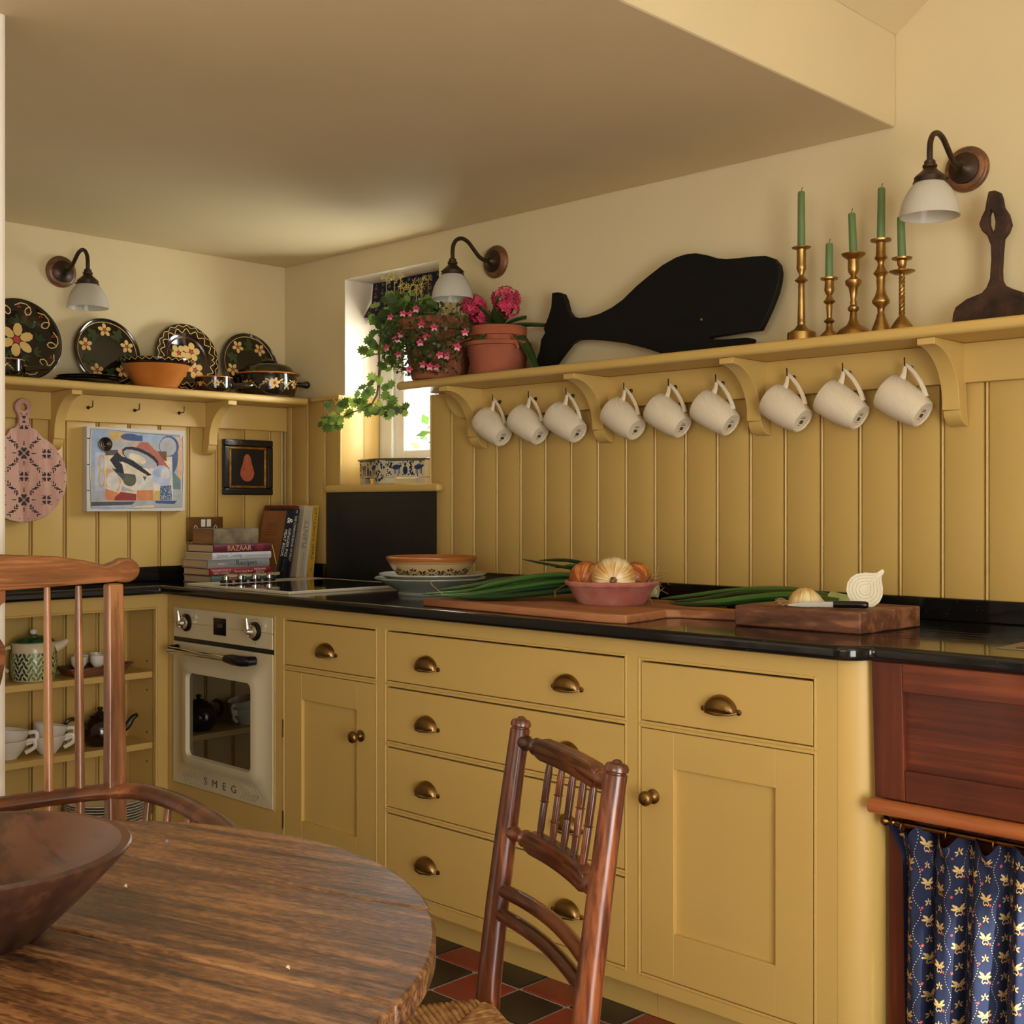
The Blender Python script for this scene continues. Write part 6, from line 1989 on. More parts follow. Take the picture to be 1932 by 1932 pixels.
def half_onion(label, loc, r, rot, hairs, seed):
    o = thing('onion_half', label, 'onion', loc, group='halved onion on the chopping block')
    o.rotation_euler = rot
    # axis along local x (root at -x), cut face at z=0, dome up
    n1, n2 = 20, 14
    prof_ = [(-1.00, 0.0), (-0.97, 0.16), (-0.90, 0.40), (-0.70, 0.72), (-0.35, 0.95), (0.0, 1.0), (0.35, 0.90), (0.70, 0.62), (0.95, 0.30), (1.12, 0.15), (1.30, 0.12), (1.42, 0.08), (1.45, 0.0)]
    mb = MB()
    vs, fs = [], []
    for (px_, rr) in prof_:
        for j in range(n2 + 1):
            a = PI * j / n2
            vs.append((px_ * r, rr * r * math.cos(a), rr * r * math.sin(a)))
    for i in range(len(prof_) - 1):
        for j in range(n2):
            fs.append((i * (n2 + 1) + j, i * (n2 + 1) + j + 1, (i + 1) * (n2 + 1) + j + 1, (i + 1) * (n2 + 1) + j))
    mb.add(vs, fs).build('skin', ONS, o, smooth=True, angle=80)
    face = [(px_ * r, rr * r) for px_, rr in prof_] + [(px_ * r, -rr * r) for px_, rr in prof_[::-1]]
    MB().add([(x, y, 0.0) for x, y in face], [tuple(range(len(face)))]).build('cut_face', ONF, o, smooth=False, recalc=False)
    rg = MB()
    for k in (0.86, 0.68, 0.50, 0.32):
        rg_p = [(px_ * r * k, rr * r * k, -0.0006) for px_, rr in prof_[:-2]]
        rg.tube(rg_p, 0.0004, 4); rg.tube([(x, -y, z_) for x, y, z_ in rg_p], 0.0004, 4)
    rg.build('layer_lines', mat('onion_line', (212, 204, 170), 0.5), o)
    rn = random.Random(seed)
    h = MB()
    for i in range(hairs):
        s = Vector((-r * 0.97, rn.uniform(-0.006, 0.006), rn.uniform(0.001, 0.010)))
        t1_ = s + Vector((-rn.uniform(0.006, 0.016), rn.uniform(-0.012, 0.012), rn.uniform(-0.004, 0.008)))
        t2_ = t1_ + Vector((-rn.uniform(-0.004, 0.014), rn.uniform(-0.012, 0.012), rn.uniform(-0.006, 0.006)))
        t1_.z, t2_.z = max(t1_.z, 0.001), max(t2_.z, 0.001)
        h.tube([s, t1_, t2_], 0.0008, 4)
    if hairs:
        h.build('root_hairs', ROOT, o)
    return o


half_onion('onion half lying cut side down on the chopping block, roots showing', (2.575, -0.405, ZK + 0.0005), 0.041, (0, 0, math.radians(38)), 34, 3)
ho2 = half_onion('onion half propped up on the chopping block with its cut face showing', (2.676, -0.322, ZK + 0.037), 0.041, (0, 0, 0), 0, 4)
zl = -Vector((0.42, -0.89, 0.14)).normalized()
xl = Vector((0.50, 0.46, 0.72)); xl = (xl - zl * xl.dot(zl)).normalized()
yl = zl.cross(xl)
ho2.rotation_euler = Matrix(((xl.x, yl.x, zl.x), (xl.y, yl.y, zl.y), (xl.z, yl.z, zl.z))).to_euler()
kn = thing('paring_knife', 'small kitchen knife with black riveted handle lying on the chopping block', 'knife', (2.655, -0.425, ZK), math.radians(28))
MB().tube([(0.0, 0, 0.009), (0.015, 0, 0.009), (0.05, 0, 0.0095), (0.068, 0, 0.009), (0.074, 0, 0.0088)], [0.0085, 0.009, 0.0092, 0.009, 0.006], 10, flat=0.9).build('handle', BLACKP, kn)
for x in (0.018, 0.040, 0.060):
    MB().lathe([(0.0014, 0), (0.0014, 0.0170)], 8, Matrix.Translation((x, -0.0085, 0.0095)) @ Matrix.Rotation(-PI / 2, 4, 'X')).build('rivet', BRASS2, kn)
MB().prism([(0.002, 0.003), (-0.02, 0.003), (-0.095, 0.0035), (-0.10, 0.006), (-0.06, 0.013), (0.002, 0.0145)], 'y', -0.0008, 0.0008).build('blade', mat('knife_steel', (150, 148, 140), 0.25, 1.0), kn, smooth=False)

# ================================================================== IN THE OPEN SHELVING
Z1, Z2, Z3 = SHELVES
jg = thing('lidded_jug', 'cream lidded jug covered with a pattern of green leaves on the top shelf', 'jug', (0.105, -1.062, Z1))
MB().lathe([(0.062, 0.0003), (0.066, 0.004), (0.071, 0.030), (0.0725, 0.062), (0.068, 0.092), (0.066, 0.098), (0.068, 0.120), (0.070, 0.124), (0.066, 0.126), (0.062, 0.10), (0.0002, 0.09)], 40).build('body', mat('jug_cream', (214, 200, 166), 0.2), jg, smooth=True, angle=45)
MB().tube([(0.028, 0.058, 0.104), (0.034, 0.078, 0.112), (0.040, 0.098, 0.126)], [0.022, 0.016, 0.008], 12).build('spout', mat('jug_cream', (214, 200, 166), 0.2), jg)
MB().tube([(-0.03, -0.062, 0.11), (-0.05, -0.10, 0.10), (-0.05, -0.105, 0.06), (-0.03, -0.07, 0.03)], 0.007, 8).build('handle', mat('jug_cream', (214, 200, 166), 0.2), jg)
ld = MB().lathe([(0.064, 0.1265), (0.065, 0.129), (0.056, 0.137), (0.030, 0.144), (0.012, 0.146), (0.008, 0.150)], 36).build('lid', mat('jug_green', (70, 104, 46), 0.25, vscale=30, second=(34, 64, 44), var=0.2), jg, smooth=True)
MB().ball((0, 0, 0.158), (0.0115, 0.0115, 0.0105), 14, 8).build('knob', WHITE, ld)
lv = []
rn = random.Random(9)
for i in range(30):
    for j in range(7):
        x = (i + 0.5 * (j % 2)) * 2 * PI * 0.071 / 30
        k = 0 if (i // 3) % 2 else 1
        a = (0.9 if i % 2 else 2.2) + rn.uniform(-0.25, 0.25)
        lv.append((ell(x, 0.012 + j * 0.0125, 0.0085, 0.0042, a, 8), k))


def jr(z_):
    return 0.066 + (0.071 - 0.066) * (z_ - 0.004) / 0.026 if z_ < 0.03 else (0.071 + 0.0015 * (z_ - 0.03) / 0.032 if z_ < 0.062 else 0.0725 - 0.0045 * (z_ - 0.062) / 0.03)


decal('leaf_pattern', [l_ for l_ in lv], lambda x, z_, s: ((jr(z_) + 0.0011) * math.cos(x / 0.071), (jr(z_) + 0.0011) * math.sin(x / 0.071), z_), [mat('leafprint_light', (98, 138, 58), 0.25), mat('leafprint_dark', (30, 62, 52), 0.25)], jg)

TRW = wood('tray_wood', (84, 50, 28), (142, 92, 54), 'Y', 12, 8, 0.6, 0.2)
tr = thing('wooden_tray', 'small carved wooden tray holding egg cups on the top shelf', 'tray', (0.108, -0.856, Z1))
lo = [(-0.045, -0.085), (0.045, -0.085), (0.050, -0.07), (0.050, 0.07), (0.045, 0.085), (-0.045, 0.085), (-0.050, 0.07), (-0.050, -0.07)]
hi = [(x * 1.28, y * 1.32) for x, y in lo]
n_ = len(lo)
vs = [(x, y, 0.0004) for x, y in lo] + [(x, y, 0.030) for x, y in hi] + [(x * 0.94, y * 0.95, 0.030) for x, y in hi] + [(x * 0.96, y * 0.97, 0.008) for x, y in lo]
fs = [tuple(range(n_ - 1, -1, -1))] + [(k * n_ + i, k * n_ + (i + 1) % n_, (k + 1) * n_ + (i + 1) % n_, (k + 1) * n_ + i) for k in range(3) for i in range(n_)] + [tuple(range(3 * n_, 4 * n_))]
MB().add(vs, fs).build('tray_bowl', TRW, tr, smooth=False, bevel=0.003)
MB().box(-0.02, 0.02, 0.108, 0.140, 0.024, 0.0298).build('lug', TRW, tr, smooth=False, bevel=0.003)
ec = thing('egg_cup', '', 'egg cup', (0, 0, 0))
MB().lathe([(0.016, 0.0003), (0.0165, 0.003), (0.010, 0.010), (0.0095, 0.014), (0.018, 0.022), (0.0245, 0.034), (0.026, 0.048), (0.0265, 0.056), (0.0245, 0.0565), (0.022, 0.036), (0.012, 0.024), (0.0002, 0.022)], 28).build('cup', WHITE, ec, smooth=True, angle=45)
for i, (ex, ey, lb) in enumerate(((0.128, -0.918, 'beside the leaf-patterned jug'), (0.128, -0.850, 'in the middle of the front row'), (0.130, -0.796, 'at the front beside the tray lug'), (0.072, -0.884, 'behind the first two'), (0.072, -0.826, 'behind the middle one'))):
    o = ec if i == 0 else copy_tree(ec)
    o.location = (ex, ey, Z1 + 0.0085)
    tag(o, 'white ribbed egg cup on the wooden tray, ' + lb, 'egg cup', 'white egg cups on the tray')

BRN = mat('brown_glaze', (28, 14, 8), 0.08, coat=0.5)
tpt = thing('teapot', 'glossy dark brown round teapot on the middle shelf', 'teapot', (0.108, -0.832, Z2))
MB().lathe([(0.044, 0.0003), (0.048, 0.004), (0.064, 0.024), (0.070, 0.048), (0.064, 0.076), (0.044, 0.096), (0.034, 0.100), (0.0002, 0.100)], 40).build('body', BRN, tpt, smooth=True, angle=50)
tl = MB().lathe([(0.037, 0.0995), (0.038, 0.103), (0.026, 0.110), (0.010, 0.114), (0.006, 0.118), (0.0105, 0.124), (0.0105, 0.128), (0.004, 0.1305)], 28).build('lid', BRN, tpt, smooth=True, angle=60)
MB().tube(smooth_path([(0.018, 0.056, 0.040), (0.024, 0.085, 0.056), (0.028, 0.104, 0.082), (0.031, 0.122, 0.092)]), [0.016 - 0.0006 * i for i in range(16)], 12).build('spout', BRN, tpt)
MB().tube(smooth_path([(-0.018, -0.058, 0.080), (-0.022, -0.088, 0.096), (-0.026, -0.112, 0.080), (-0.026, -0.108, 0.045), (-0.020, -0.062, 0.024)]), 0.0068, 8).build('handle', BRN, tpt)

cupp = thing('cup', '', 'cup')
MB().lathe([(0.026, 0.0003), (0.028, 0.004), (0.042, 0.022), (0.052, 0.042), (0.0555, 0.060), (0.0530, 0.0605), (0.048, 0.040), (0.036, 0.018), (0.0002, 0.008)], 36).build('cup_body', WHITE, cupp, smooth=True, angle=45)
MB().tube(smooth_path([(0.022, 0.046, 0.052), (0.034, 0.066, 0.056), (0.036, 0.070, 0.034), (0.020, 0.046, 0.016)]), 0.0045, 8, flat=1.5).build('cup_handle', WHITE, cupp)
for i, (px_, py_, pz_, tl_, lb) in enumerate(((0.118, -1.020, 0.0003, 0.0, 'at the bottom of the pair beside the teapot'), (0.118, -1.022, 0.036, -0.20, 'tilted in the top of the pair beside the teapot'), (0.118, -1.150, 0.0003, 0.0, 'at the bottom of the pair at the wall end'), (0.118, -1.150, 0.036, -0.16, 'tilted in the top of the pair at the wall end'))):
    o = cupp if i == 0 else copy_tree(cupp)
    o.location = (px_, py_, Z2 + pz_)
    o.rotation_euler = (-tl_ * -1.0, 0, 0)
    tag(o, 'white tea cup ' + lb, 'cup', 'stacked white tea cups')
pl0 = MB().lathe([(0.0002, 0.002), (0.080, 0.002), (0.100, 0.006), (0.131, 0.010), (0.132, 0.0085), (0.100, 0.002), (0.080, 0.0), (0.0002, 0.0)], 56).mesh('dinner_plate', WHITE, True, True, 50)
ord_ = ['lowest', 'second lowest', 'third lowest', 'fourth', 'fourth from the top', 'third from the top', 'second from the top', 'topmost']
for k in range(8):
    o = link('dinner_plate', pl0, loc=(0.157 + random.uniform(-.001, .001), -0.835 + random.uniform(-.001, .001), Z3 + 0.0003 + k * 0.0092))
    tag(o, ord_[k] + ' white dinner plate of the stack on the bottom shelf', 'plate', 'stacked white dinner plates')
p = MB().lathe([(0.050, 0.0003), (0.054, 0.004), (0.082, 0.034), (0.090, 0.044), (0.087, 0.045), (0.070, 0.020), (0.0002, 0.008)], 40).build('pale_bowl', mat('pale_bowl', (206, 190, 160), 0.3), smooth=True, angle=45, loc=(0.115, -1.105, Z3))
tag(p, 'wide pale bowl beside the stacked white plates on the bottom shelf', 'bowl')


# ================================================================== TABLE, BOWL, CHAIRS
TZ, TR = 0.740, 0.481
tb_ = thing('round_table', 'round dark oak table with worn plank top and rounded edge', 'table', (2.763, -2.340, 0.0), math.radians(16.5))


def oak_top():
    m, nt, b = new_mat('oak_top')
    v = coords(nt, (0.05, 1, 1))
    n1 = noise(nt, v, 60, 8, 0.7)
    v2 = coords(nt, (0.05, 1, 1), (0, 0, math.radians(-28)))      # diagonal plane marks
    n2 = noise(nt, v2, 50, 5, 0.65)
    n3 = noise(nt, coords(nt, (0.4, 1, 1)), 190, 3, 0.6)         # medullary flecks
    n4 = noise(nt, coords(nt), 4, 3)
    def ma(a, k, c_):
        q = nt.nodes.new('ShaderNodeMath'); q.operation = 'MULTIPLY_ADD'; q.inputs[1].default_value = k
        nt.links.new(a, q.inputs[0]); nt.links.new(c_, q.inputs[2]); return q.outputs[0]
    s = ma(n2, 1.0, n1); s = ma(n3, 0.8, s); h = s; s = ma(n4, 0.5, s)
    nt.links.new(ramp(nt, s, [(1.08, lin((44, 25, 13))), (1.30, lin((104, 65, 35))), (1.55, lin((164, 116, 70)))]), b.inputs['Base Color'])
    b.inputs['Roughness'].default_value = 0.36
    b.inputs['Specular IOR Level'].default_value = 0.9
    b.inputs['Coat Weight'].default_value = 0.25
    b.inputs['Coat Roughness'].default_value = 0.32
    add_bump(nt, b, h, 0.6, 0.003)
    return m


# ramp positions above 1 clamp: scale the sum instead
def oak_fix(m):
    nt = m.node_tree
    r = [n_ for n_ in nt.nodes if n_.type == 'VALTORGB'][0]
    src = r.inputs['Fac'].links[0].from_socket
    k = nt.nodes.new('ShaderNodeMath'); k.operation = 'MULTIPLY'; k.inputs[1].default_value = 0.4
    nt.links.new(src, k.inputs[0]); nt.links.new(k.outputs[0], r.inputs['Fac'])
    for e, p_ in zip(r.color_ramp.elements, (0.565, 0.66, 0.76)):
        e.position = p_
    return m


OAK = oak_fix(oak_top())
OAKD = wood('oak_dark', (56, 30, 14), (120, 72, 38), 'Z', 10, 10, 0.4, 0.15, coat=0.2)
cuts = [-TR, -0.390, -0.158, 0.078, 0.308, TR]
for a0, a1 in zip(cuts[:-1], cuts[1:]):
    g = 0.0007
    lo_, hi_ = a0 + (g if a0 > -TR else 0), a1 - (g if a1 < TR else 0)
    pts = []
    N = 40
    for i in range(N + 1):
        y = lo_ + (hi_ - lo_) * i / N
        pts.append((math.sqrt(max(TR * TR - y * y, 0)), y))
    left = [(-x, y) for x, y in pts[::-1]]
    poly = [p_ for p_ in pts + left]
    poly = [p_ for i, p_ in enumerate(poly) if (Vector(p_) - Vector(poly[i - 1])).length > 1e-5]
    MB().prism(poly, 'z', TZ - 0.028, TZ + random.uniform(-0.0006, 0.0004)).build('plank', OAK, tb_, smooth=True, angle=30, bevel=0.004, seg=3)
MB().lathe([(0.05, TZ - 0.0285), (0.30, TZ - 0.0285), (0.30, TZ - 0.055), (0.05, TZ - 0.06)], 40).build('under_frame', OAKD, tb_)
MB().lathe([(0.10, 0.06), (0.11, 0.09), (0.06, 0.14), (0.045, 0.20), (0.055, 0.34), (0.075, 0.42), (0.05, 0.47), (0.055, 0.60), (0.075, 0.66), (0.08, TZ - 0.0605)], 32).build('pedestal', OAKD, tb_)
for k in range(3):
    a = 2 * PI * k / 3 + 0.4
    MB().tube(smooth_path([(0.08 * math.cos(a), 0.08 * math.sin(a), 0.16), (0.20 * math.cos(a), 0.20 * math.sin(a), 0.14), (0.30 * math.cos(a), 0.30 * math.sin(a), 0.06), (0.37 * math.cos(a), 0.37 * math.sin(a), 0.022)]), [0.034 - 0.0008 * i for i in range(16)], 10).build('foot', OAKD, tb_)

# hewn wooden bowl
BW = wood('hewn_bowl', (36, 20, 13), (92, 56, 36), 'X', 9, 5, 0.38, 0.2, coat=0.15, mid=(62, 36, 24))
bo = MB().lathe([(0.062, 0.0004), (0.068, 0.003), (0.100, 0.032), (0.130, 0.062), (0.1545, 0.088), (0.1555, 0.091), (0.1535, 0.0925), (0.145, 0.0925), (0.142, 0.090), (0.118, 0.062), (0.085, 0.034), (0.045, 0.018), (0.0002, 0.014)], 72).build('dough_bowl', BW, smooth=True, angle=35, loc=(2.764, -2.327, TZ + 0.0006))
tag(bo, 'wide dark hewn wooden bowl standing on the round table', 'bowl')
PURP = mat('petal_purple', (150, 130, 176), 0.7)
CRUMB = mat('crumb', (210, 180, 140), 0.8)
for i, (x, y, m, lb) in enumerate(((2.585, -2.005, PURP, 'tiny fallen purple petal near the far table edge'), (2.640, -2.120, PURP, 'tiny fallen purple petal beside the wooden bowl'), (3.060, -2.150, CRUMB, 'pale crumb lying on the open part of the table top'), (2.720, -2.135, CRUMB, 'pale crumb lying close to the wooden bowl'))):
    o = MB().add([(-0.004, 0, 0), (0, -0.002, 0.0025), (0.004, 0, 0.0008), (0, 0.0025, 0.003), (0, 0, 0.0045)], [(0, 1, 4), (1, 2, 4), (2, 3, 4), (3, 0, 4), (0, 3, 2, 1)]).build('petal' if m is PURP else 'crumb', m, smooth=False, loc=(x, y, TZ + 0.0006))
    tag(o, lb, 'petal' if m is PURP else 'crumb')

# ---------------- rush-seated spindle chair
CHW = wood('chestnut_polish', (50, 21, 11), (138, 76, 38), 'Z', 22, 8, 0.28, 0.08, coat=0.5, mid=(92, 42, 20))
CHX = wood('chestnut_polish_rails', (46, 20, 11), (118, 62, 32), 'X', 22, 8, 0.28, 0.08, coat=0.5, mid=(78, 36, 18))
ch = thing('rush_chair', 'chestnut spindle-back chair with woven rush seat pulled up to the table', 'chair', (2.903, -1.657, 0.0), math.radians(-25.1))
SZ = 0.452


def back_y(z_):
    t = max(0.0, (z_ - 0.42) / 0.455)
    return 0.057 * t ** 1.25


for s in (-1, 1):
    zs_ = [0.0, 0.12, 0.30, 0.42, 0.50, 0.60, 0.70, 0.80, 0.852]
    rs_ = [0.0125, 0.0155, 0.0175, 0.0180, 0.0178, 0.0172, 0.0162, 0.0150, 0.0146]
    MB().tube([(s * 0.163, back_y(q), q) for q in zs_], rs_, 16).build('back_post', CHW, ch)
    top = Vector((s * 0.163, back_y(0.852), 0.852))
    MB().lathe([(0.0146, -0.002), (0.0146, 0.002), (0.0130, 0.003), (0.0130, 0.0045), (0.0152, 0.006), (0.0154, 0.010), (0.0130, 0.0145), (0.0065, 0.0165), (0.0055, 0.0185), (0.0025, 0.0200)], 18, Matrix.Translation(top) @ Matrix.Rotation(-0.14, 4, 'X')).build('finial', CHW, ch)
    MB().tube([(s * 0.205, -0.385, 0.0), (s * 0.205, -0.385, 0.15), (s * 0.205, -0.385, 0.40), (s * 0.205, -0.385, SZ + 0.004)], [0.012, 0.016, 0.018, 0.0175], 14).build('front_leg', CHW, ch)
    for zz_ in (0.16, 0.28):
        MB().tube([(s * 0.163, 0.0, zz_), (s * 0.185, -0.19, zz_), (s * 0.205, -0.385, zz_)], [0.008, 0.011, 0.008], 10).build('side_stretcher', CHW, ch)
for zz_ in (0.19, 0.30):
    MB().tube([(-0.205, -0.385, zz_), (0, -0.385, zz_), (0.205, -0.385, zz_)], [0.008, 0.011, 0.008], 10).build('front_stretcher', CHX, ch)
MB().tube([(-0.163, 0, 0.22), (0, 0, 0.22), (0.163, 0, 0.22)], [0.008, 0.011, 0.008], 10).build('back_stretcher', CHX, ch)


def turned_rail(z_, bow, blk):
    """round turned ends with rings, flat shaped block between them, bowed backwards"""
    y_ = back_y(z_)
    root = None
    pts, rad = [], []
    prof_ = [(-0.163, .0100), (-0.150, .0095), (-0.140, .0115), (-0.134, .0085), (-0.118, .0092), (-0.114, .0128), (-0.110, .0095), (-0.100, .0120)]
    def yb(x):
        return y_ + bow * (1 - (x / 0.163) ** 2)
    mb = MB()
    full = prof_ + [(0.0, .0090)] + [(-x, r_) for x, r_ in prof_[::-1]]
    mb.tube([(x, yb(x), z_) for x, r_ in full], [r_ for x, r_ in full], 12)
    r_ = mb.build('rail', CHX, ch, smooth=True, angle=50)
    n1 = 12
    vs, fs = [], []
    for i in range(n1 + 1):
        x = -0.104 + 0.208 * i / n1
        e = 0.0045 if i in (0, n1) else 0
        for (dy, dz) in ((-0.0105, -blk + e), (0.0105, -blk + e), (0.0105, blk - e), (-0.0105, blk - e)):
            vs.append((x, yb(x) + dy, z_ + dz))
    for i in range(n1):
        for k in range(4):
            fs.append((i * 4 + k, i * 4 + (k + 1) % 4, (i + 1) * 4 + (k + 1) % 4, (i + 1) * 4 + k))
    fs += [(3, 2, 1, 0), tuple(n1 * 4 + k for k in range(4))]
    MB().add(vs, fs).build('rail_block', CHX, r_, smooth=True, angle=30, bevel=0.004)
    return yb


yt = turned_rail(0.836, 0.016, 0.0155)
ym_ = turned_rail(0.706, 0.020, 0.0165)
for k, x in enumerate((-0.072, -0.034, 0.003, 0.041, 0.078)):
    a, b_ = Vector((x, ym_(x), 0.720)), Vector((x, yt(x), 0.823))
    rings = [0.46, 0.62, 0.40, 0.62, 0.48][k]
    prf = [(0.0, .0042), (0.12, .0052), (rings - 0.03, .0054), (rings - 0.012, .0050), (rings, .0072), (rings + 0.012, .0050), (rings + 0.03, .0054), (0.85, .0054), (1.0, .0042)]
    if k in (1, 3):
        prf = prf[:2] + [(0.26, .0054), (0.272, .0072), (0.285, .0052)] + prf[2:]
    MB().tube([a.lerp(b_, t) for t, _ in prf], [r_ for _, r_ in prf], 10).build('spindle', CHW, ch)
for zz_, bow in ((0.622, 0.014), (0.588, 0.012)):
    MB().tube([(x, back_y(zz_) + bow * (1 - (x / 0.163) ** 2), zz_ + 0.006 * (1 - (x / 0.163) ** 2)) for x in [-0.163 + 0.326 * i / 10 for i in range(11)]], [0.0085] + [0.0105] * 9 + [0.0085], 12).build('bent_rail', CHX, ch)
# seat rails
for a, b_ in (((-0.163, 0.0), (0.163, 0.0)), ((-0.205, -0.385), (0.205, -0.385)), ((-0.163, 0.0), (-0.205, -0.385)), ((0.163, 0.0), (0.205, -0.385))):
    MB().tube([(a[0], a[1], SZ - 0.012), ((a[0] + b_[0]) / 2, (a[1] + b_[1]) / 2, SZ - 0.012), (b_[0], b_[1], SZ - 0.012)], 0.0115, 10).build('seat_rail', CHX, ch)
RUSHM = mat('rush', (176, 132, 78), 0.75, vscale=60, second=(132, 90, 46), var=0.18, bump=0.5, bscale=160, stretch=(1, 1, 1))
ru = MB()
rn = random.Random(4)
cor = [Vector((-0.163, 0.0, 0)), Vector((0.163, 0.0, 0)), Vector((0.205, -0.385, 0)), Vector((-0.205, -0.385, 0))]
ctr0, ctr1 = Vector((-0.012, -0.185, 0)), Vector((0.012, -0.185, 0))
for side in range(4):
    A0, B0 = cor[side], cor[(side + 1) % 4]
    mid_ = (A0 + B0) / 2
    inn = (ctr0 + ctr1) / 2
    L_ = (B0 - A0).length
    nst = int(L_ / 0.0088)
    out_n = ((A0 + B0) / 2 - inn).normalized()
    for i in range(nst):
        t = (i + 0.5) / nst
        p0 = A0.lerp(B0, t)
        # strand runs inwards, square to the rail, until it meets the diagonal
        q = 1 - abs(2 * t - 1)
        p1 = p0.lerp(inn, min(0.97, q * 1.0)) if q < 0.999 else inn
        d = (B0 - A0).normalized()
        p1 = p0 + (inn - mid_) * min(q, 0.985)
        p1 += d * ((inn - mid_).dot(d) * 0)
        zc = SZ + 0.004
        sag = -0.010
        P_ = []
        nseg = max(3, int((p1 - p0).length / 0.018))
        P_.append(p0 + out_n * 0.012 + Vector((0, 0, SZ - 0.020)))
        P_.append(p0 + out_n * 0.012 + Vector((0, 0, SZ - 0.006)))
        for k in range(nseg + 1):
            w_ = k / nseg
            pp2 = p0.lerp(p1, w_)
            dist = (pp2 - inn).length
            P_.append(pp2 + Vector((rn.uniform(-.0006, .0006), rn.uniform(-.0006, .0006), zc + 0.006 - 0.012 * (1 - min(1, dist / 0.2)) + rn.uniform(-.0005, .0005) - (0.004 if k == nseg else 0))))
        ru.tube(P_, [0.0046 * rn.uniform(0.9, 1.08) for _ in P_], 6)
ru.build('rush_seat', RUSHM, ch, smooth=True, angle=80)
MB().prism([(-0.16, -0.005), (0.16, -0.005), (0.20, -0.38), (-0.20, -0.38)], 'z', SZ - 0.022, SZ - 0.008).build('rush_underside', mat('rush_dark', (110, 76, 40), 0.9), ch, smooth=False)

# ---------------- tall Windsor armchair across the table
WY = wood('yew_polish', (86, 48, 24), (170, 110, 62), 'Y', 14, 12, 0.30, 0.08, coat=0.4, mid=(132, 80, 42))
WZ = wood('yew_polish_upright', (82, 44, 22), (160, 108, 64), 'Z', 14, 12, 0.30, 0.08, coat=0.4, mid=(120, 75, 43))
WDK = wood('yew_arm', (66, 34, 20), (136, 82, 48), 'Y', 14, 10, 0.28, 0.08, coat=0.4, mid=(100, 54, 30))
wc = thing('windsor_armchair', 'tall yew windsor armchair with shaped comb rail and bent arm bow', 'chair', (1.985, -1.985, 0.0))


def bx_(z_):
    return -0.022 * (z_ - 0.45) / 0.62


AZ = 0.668
half = 0.228
# comb rail: outline in y,z with round ears, slightly bowed in plan
cr = [(-0.245, 1.044), (-0.20, 1.041), (-0.10, 1.036), (0.0, 1.034), (0.10, 1.036), (0.20, 1.041)]
rim = [(0.217, 1.0425)] + [(0.246 + 0.0235 * math.cos(math.radians(a)), 1.064 + 0.0225 * math.sin(math.radians(a))) for a in range(-120, 150, 18)]
rim += [(0.212, 1.074), (0.180, 1.083), (0.130, 1.092), (0.06, 1.096)]
outl = [(0.0, 1.034), (0.10, 1.037), (0.18, 1.041)] + rim + [(0.0, 1.100)] + [(-y, z_) for y, z_ in rim[::-1]] + [(-0.18, 1.041), (-0.10, 1.037)]
mb = MB().prism(outl, 'x', -0.0115, 0.0115)
for v_ in mb.v:
    v_.x += bx_(1.07) - 0.045 * (1 - (v_.y / 0.25) ** 2) + 0.010
mb.build('comb_rail', WY, wc, smooth=True, angle=35, bevel=0.005, seg=3)
for s in (-1, 1):
    st_ = MB()
    zz_ = [0.43, AZ - 0.02, AZ + 0.02, 0.85, 1.040]
    wd = [0.016, 0.0175, 0.0185, 0.0165, 0.0150]
    vs, fs = [], []
    for z_, w_ in zip(zz_, wd):
        yy = s * (half - 0.006 * (z_ - 0.43) / 0.6 * -1 - 0.004)
        for dx, dy in ((-0.011, -w_), (0.011, -w_), (0.011, w_), (-0.011, w_)):
            vs.append((-0.006 - 0.038 * (z_ - AZ) + dx, yy + dy, z_))
    for i in range(len(zz_) - 1):
        for k in range(4):
            fs.append((i * 4 + k, i * 4 + (k + 1) % 4, (i + 1) * 4 + (k + 1) % 4, (i + 1) * 4 + k))
    fs += [(3, 2, 1, 0), tuple((len(zz_) - 1) * 4 + k for k in range(4))]
    st_.add(vs, fs).build('stile', WZ, wc, smooth=True, angle=30, bevel=0.004, seg=3)
    for yy, xb_ in ((0.121, -0.041), (0.172, -0.027)):
        P_ = [(xb_ - 0.026 * (z_ - AZ), s * yy * (1 - 0.03 * (1.04 - z_)), z_) for z_ in (0.44, 0.55, AZ, 0.78, 0.90, 1.0, 1.038)]
        MB().tube(P_, [0.0070, 0.0080, 0.0084, 0.0082, 0.0074, 0.0062, 0.0055], 12).build('spindle', WZ, wc)
# pierced fiddle splat
hw = [(1.036, .044), (1.016, .044), (1.012, .036), (1.004, .033), (0.992, .030), (0.982, .020), (0.974, .014), (0.964, .022), (0.955, .034), (0.940, .043), (0.915, .044), (0.885, .038), (0.850, .028), (0.80, .022), (0.72, .024), (AZ, .028), (0.60, .026), (0.44, .026)]
MB().prism([(w_, z_) for z_, w_ in hw] + [(-w_, z_) for z_, w_ in hw[::-1]], 'x', -0.052, -0.041).build('splat', WDK, wc, smooth=True, angle=30, bevel=0.002)
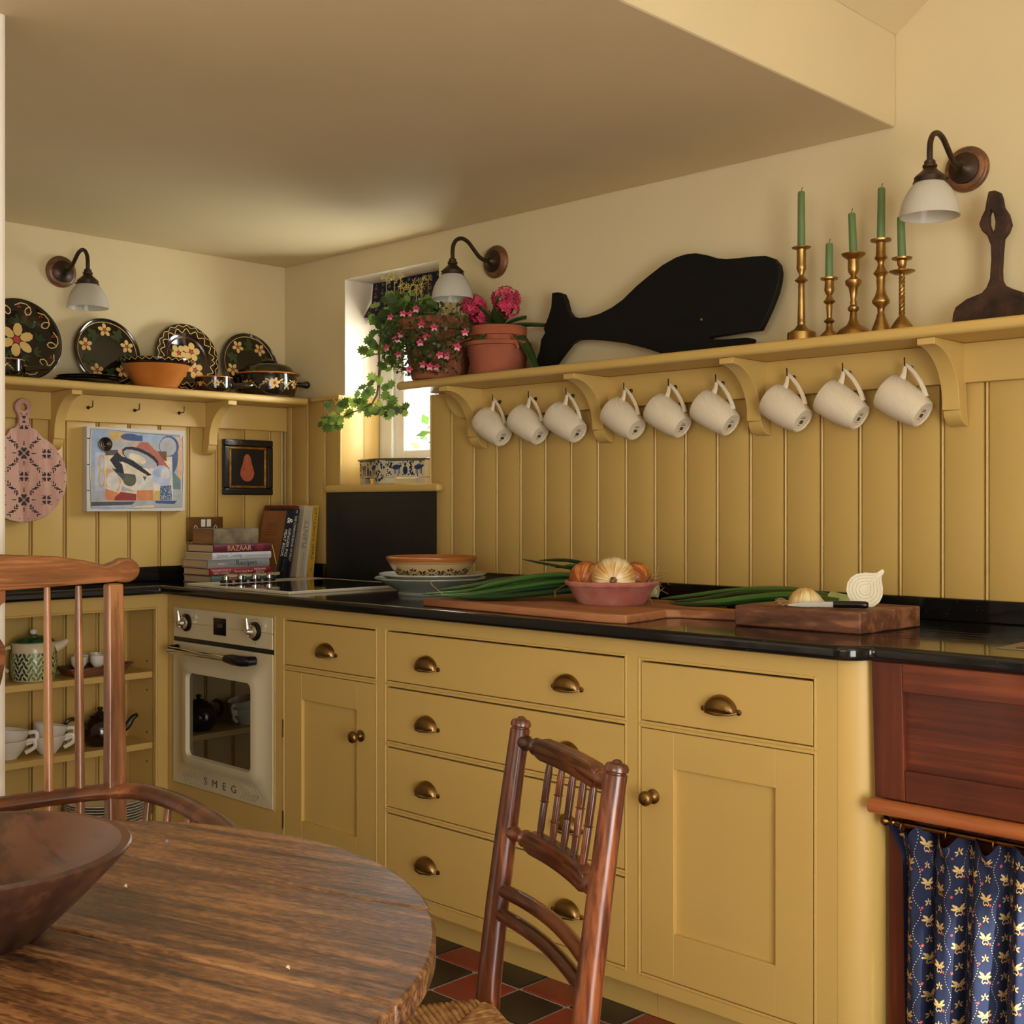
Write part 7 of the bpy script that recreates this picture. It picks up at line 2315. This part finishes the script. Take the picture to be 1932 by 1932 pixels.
# arm bow
bow = [(0.40, 0.205), (0.32, 0.230), (0.24, 0.247), (0.15, 0.260), (0.07, 0.261), (0.018, 0.250), (-0.013, 0.212), (-0.036, 0.145), (-0.056, 0.0)]
bow = [(x, -y) for x, y in bow[:-1]] + bow[::-1]
P_ = smooth_path([(x, y, AZ) for x, y in bow], 4)
MB().tube(P_, [0.0215] * len(P_), 12, flat=0.66, up=(0, 0, 1)).build('arm_bow', WDK, wc, smooth=True)
for s in (-1, 1):
    for x, y in ((0.055, 0.258), (0.12, 0.260), (0.20, 0.252), (0.30, 0.236)):
        MB().tube([(x * 0.9 + 0.02, s * y * 0.88, 0.44), (x, s * y * 0.95, 0.55), (x, s * y, AZ - 0.010)], [0.0068, 0.0080, 0.0066], 10).build('arm_spindle', WZ, wc)
# saddle seat
seat = [(-0.03 + 0.23 * 0 + 0.215 + 0.225 * math.cos(t) * (1.0 if math.cos(t) < 0 else 0.98), 0.255 * math.sin(t) * (1 - 0.06 * math.cos(t) * -1)) for t in [2 * PI * i / 36 for i in range(36)]]
MB().prism(seat, 'z', 0.405, 0.445).build('seat', WY, wc, smooth=True, angle=30, bevel=0.010, seg=3)
for sx, sy in ((0.06, -0.17), (0.06, 0.17), (0.36, -0.18), (0.36, 0.18)):
    fx, fy = sx + (-0.05 if sx < 0.2 else 0.05), sy * 1.25
    MB().tube([(sx, sy, 0.41), (sx * 0.7 + fx * 0.3, sy * 0.7 + fy * 0.3, 0.30), (sx * 0.4 + fx * 0.6, sy * 0.4 + fy * 0.6, 0.16), (fx, fy, 0.0)], [0.016, 0.021, 0.016, 0.012], 12).build('leg', WZ, wc)
for s in (-1, 1):
    MB().tube([(0.035, s * 0.185, 0.20), (0.21, s * 0.19, 0.20), (0.385, s * 0.200, 0.20)], [0.008, 0.013, 0.008], 10).build('stretcher', WZ, wc)
MB().tube([(0.21, -0.19, 0.20), (0.21, 0.0, 0.20), (0.21, 0.19, 0.20)], [0.008, 0.013, 0.008], 10).build('stretcher', WY, wc)
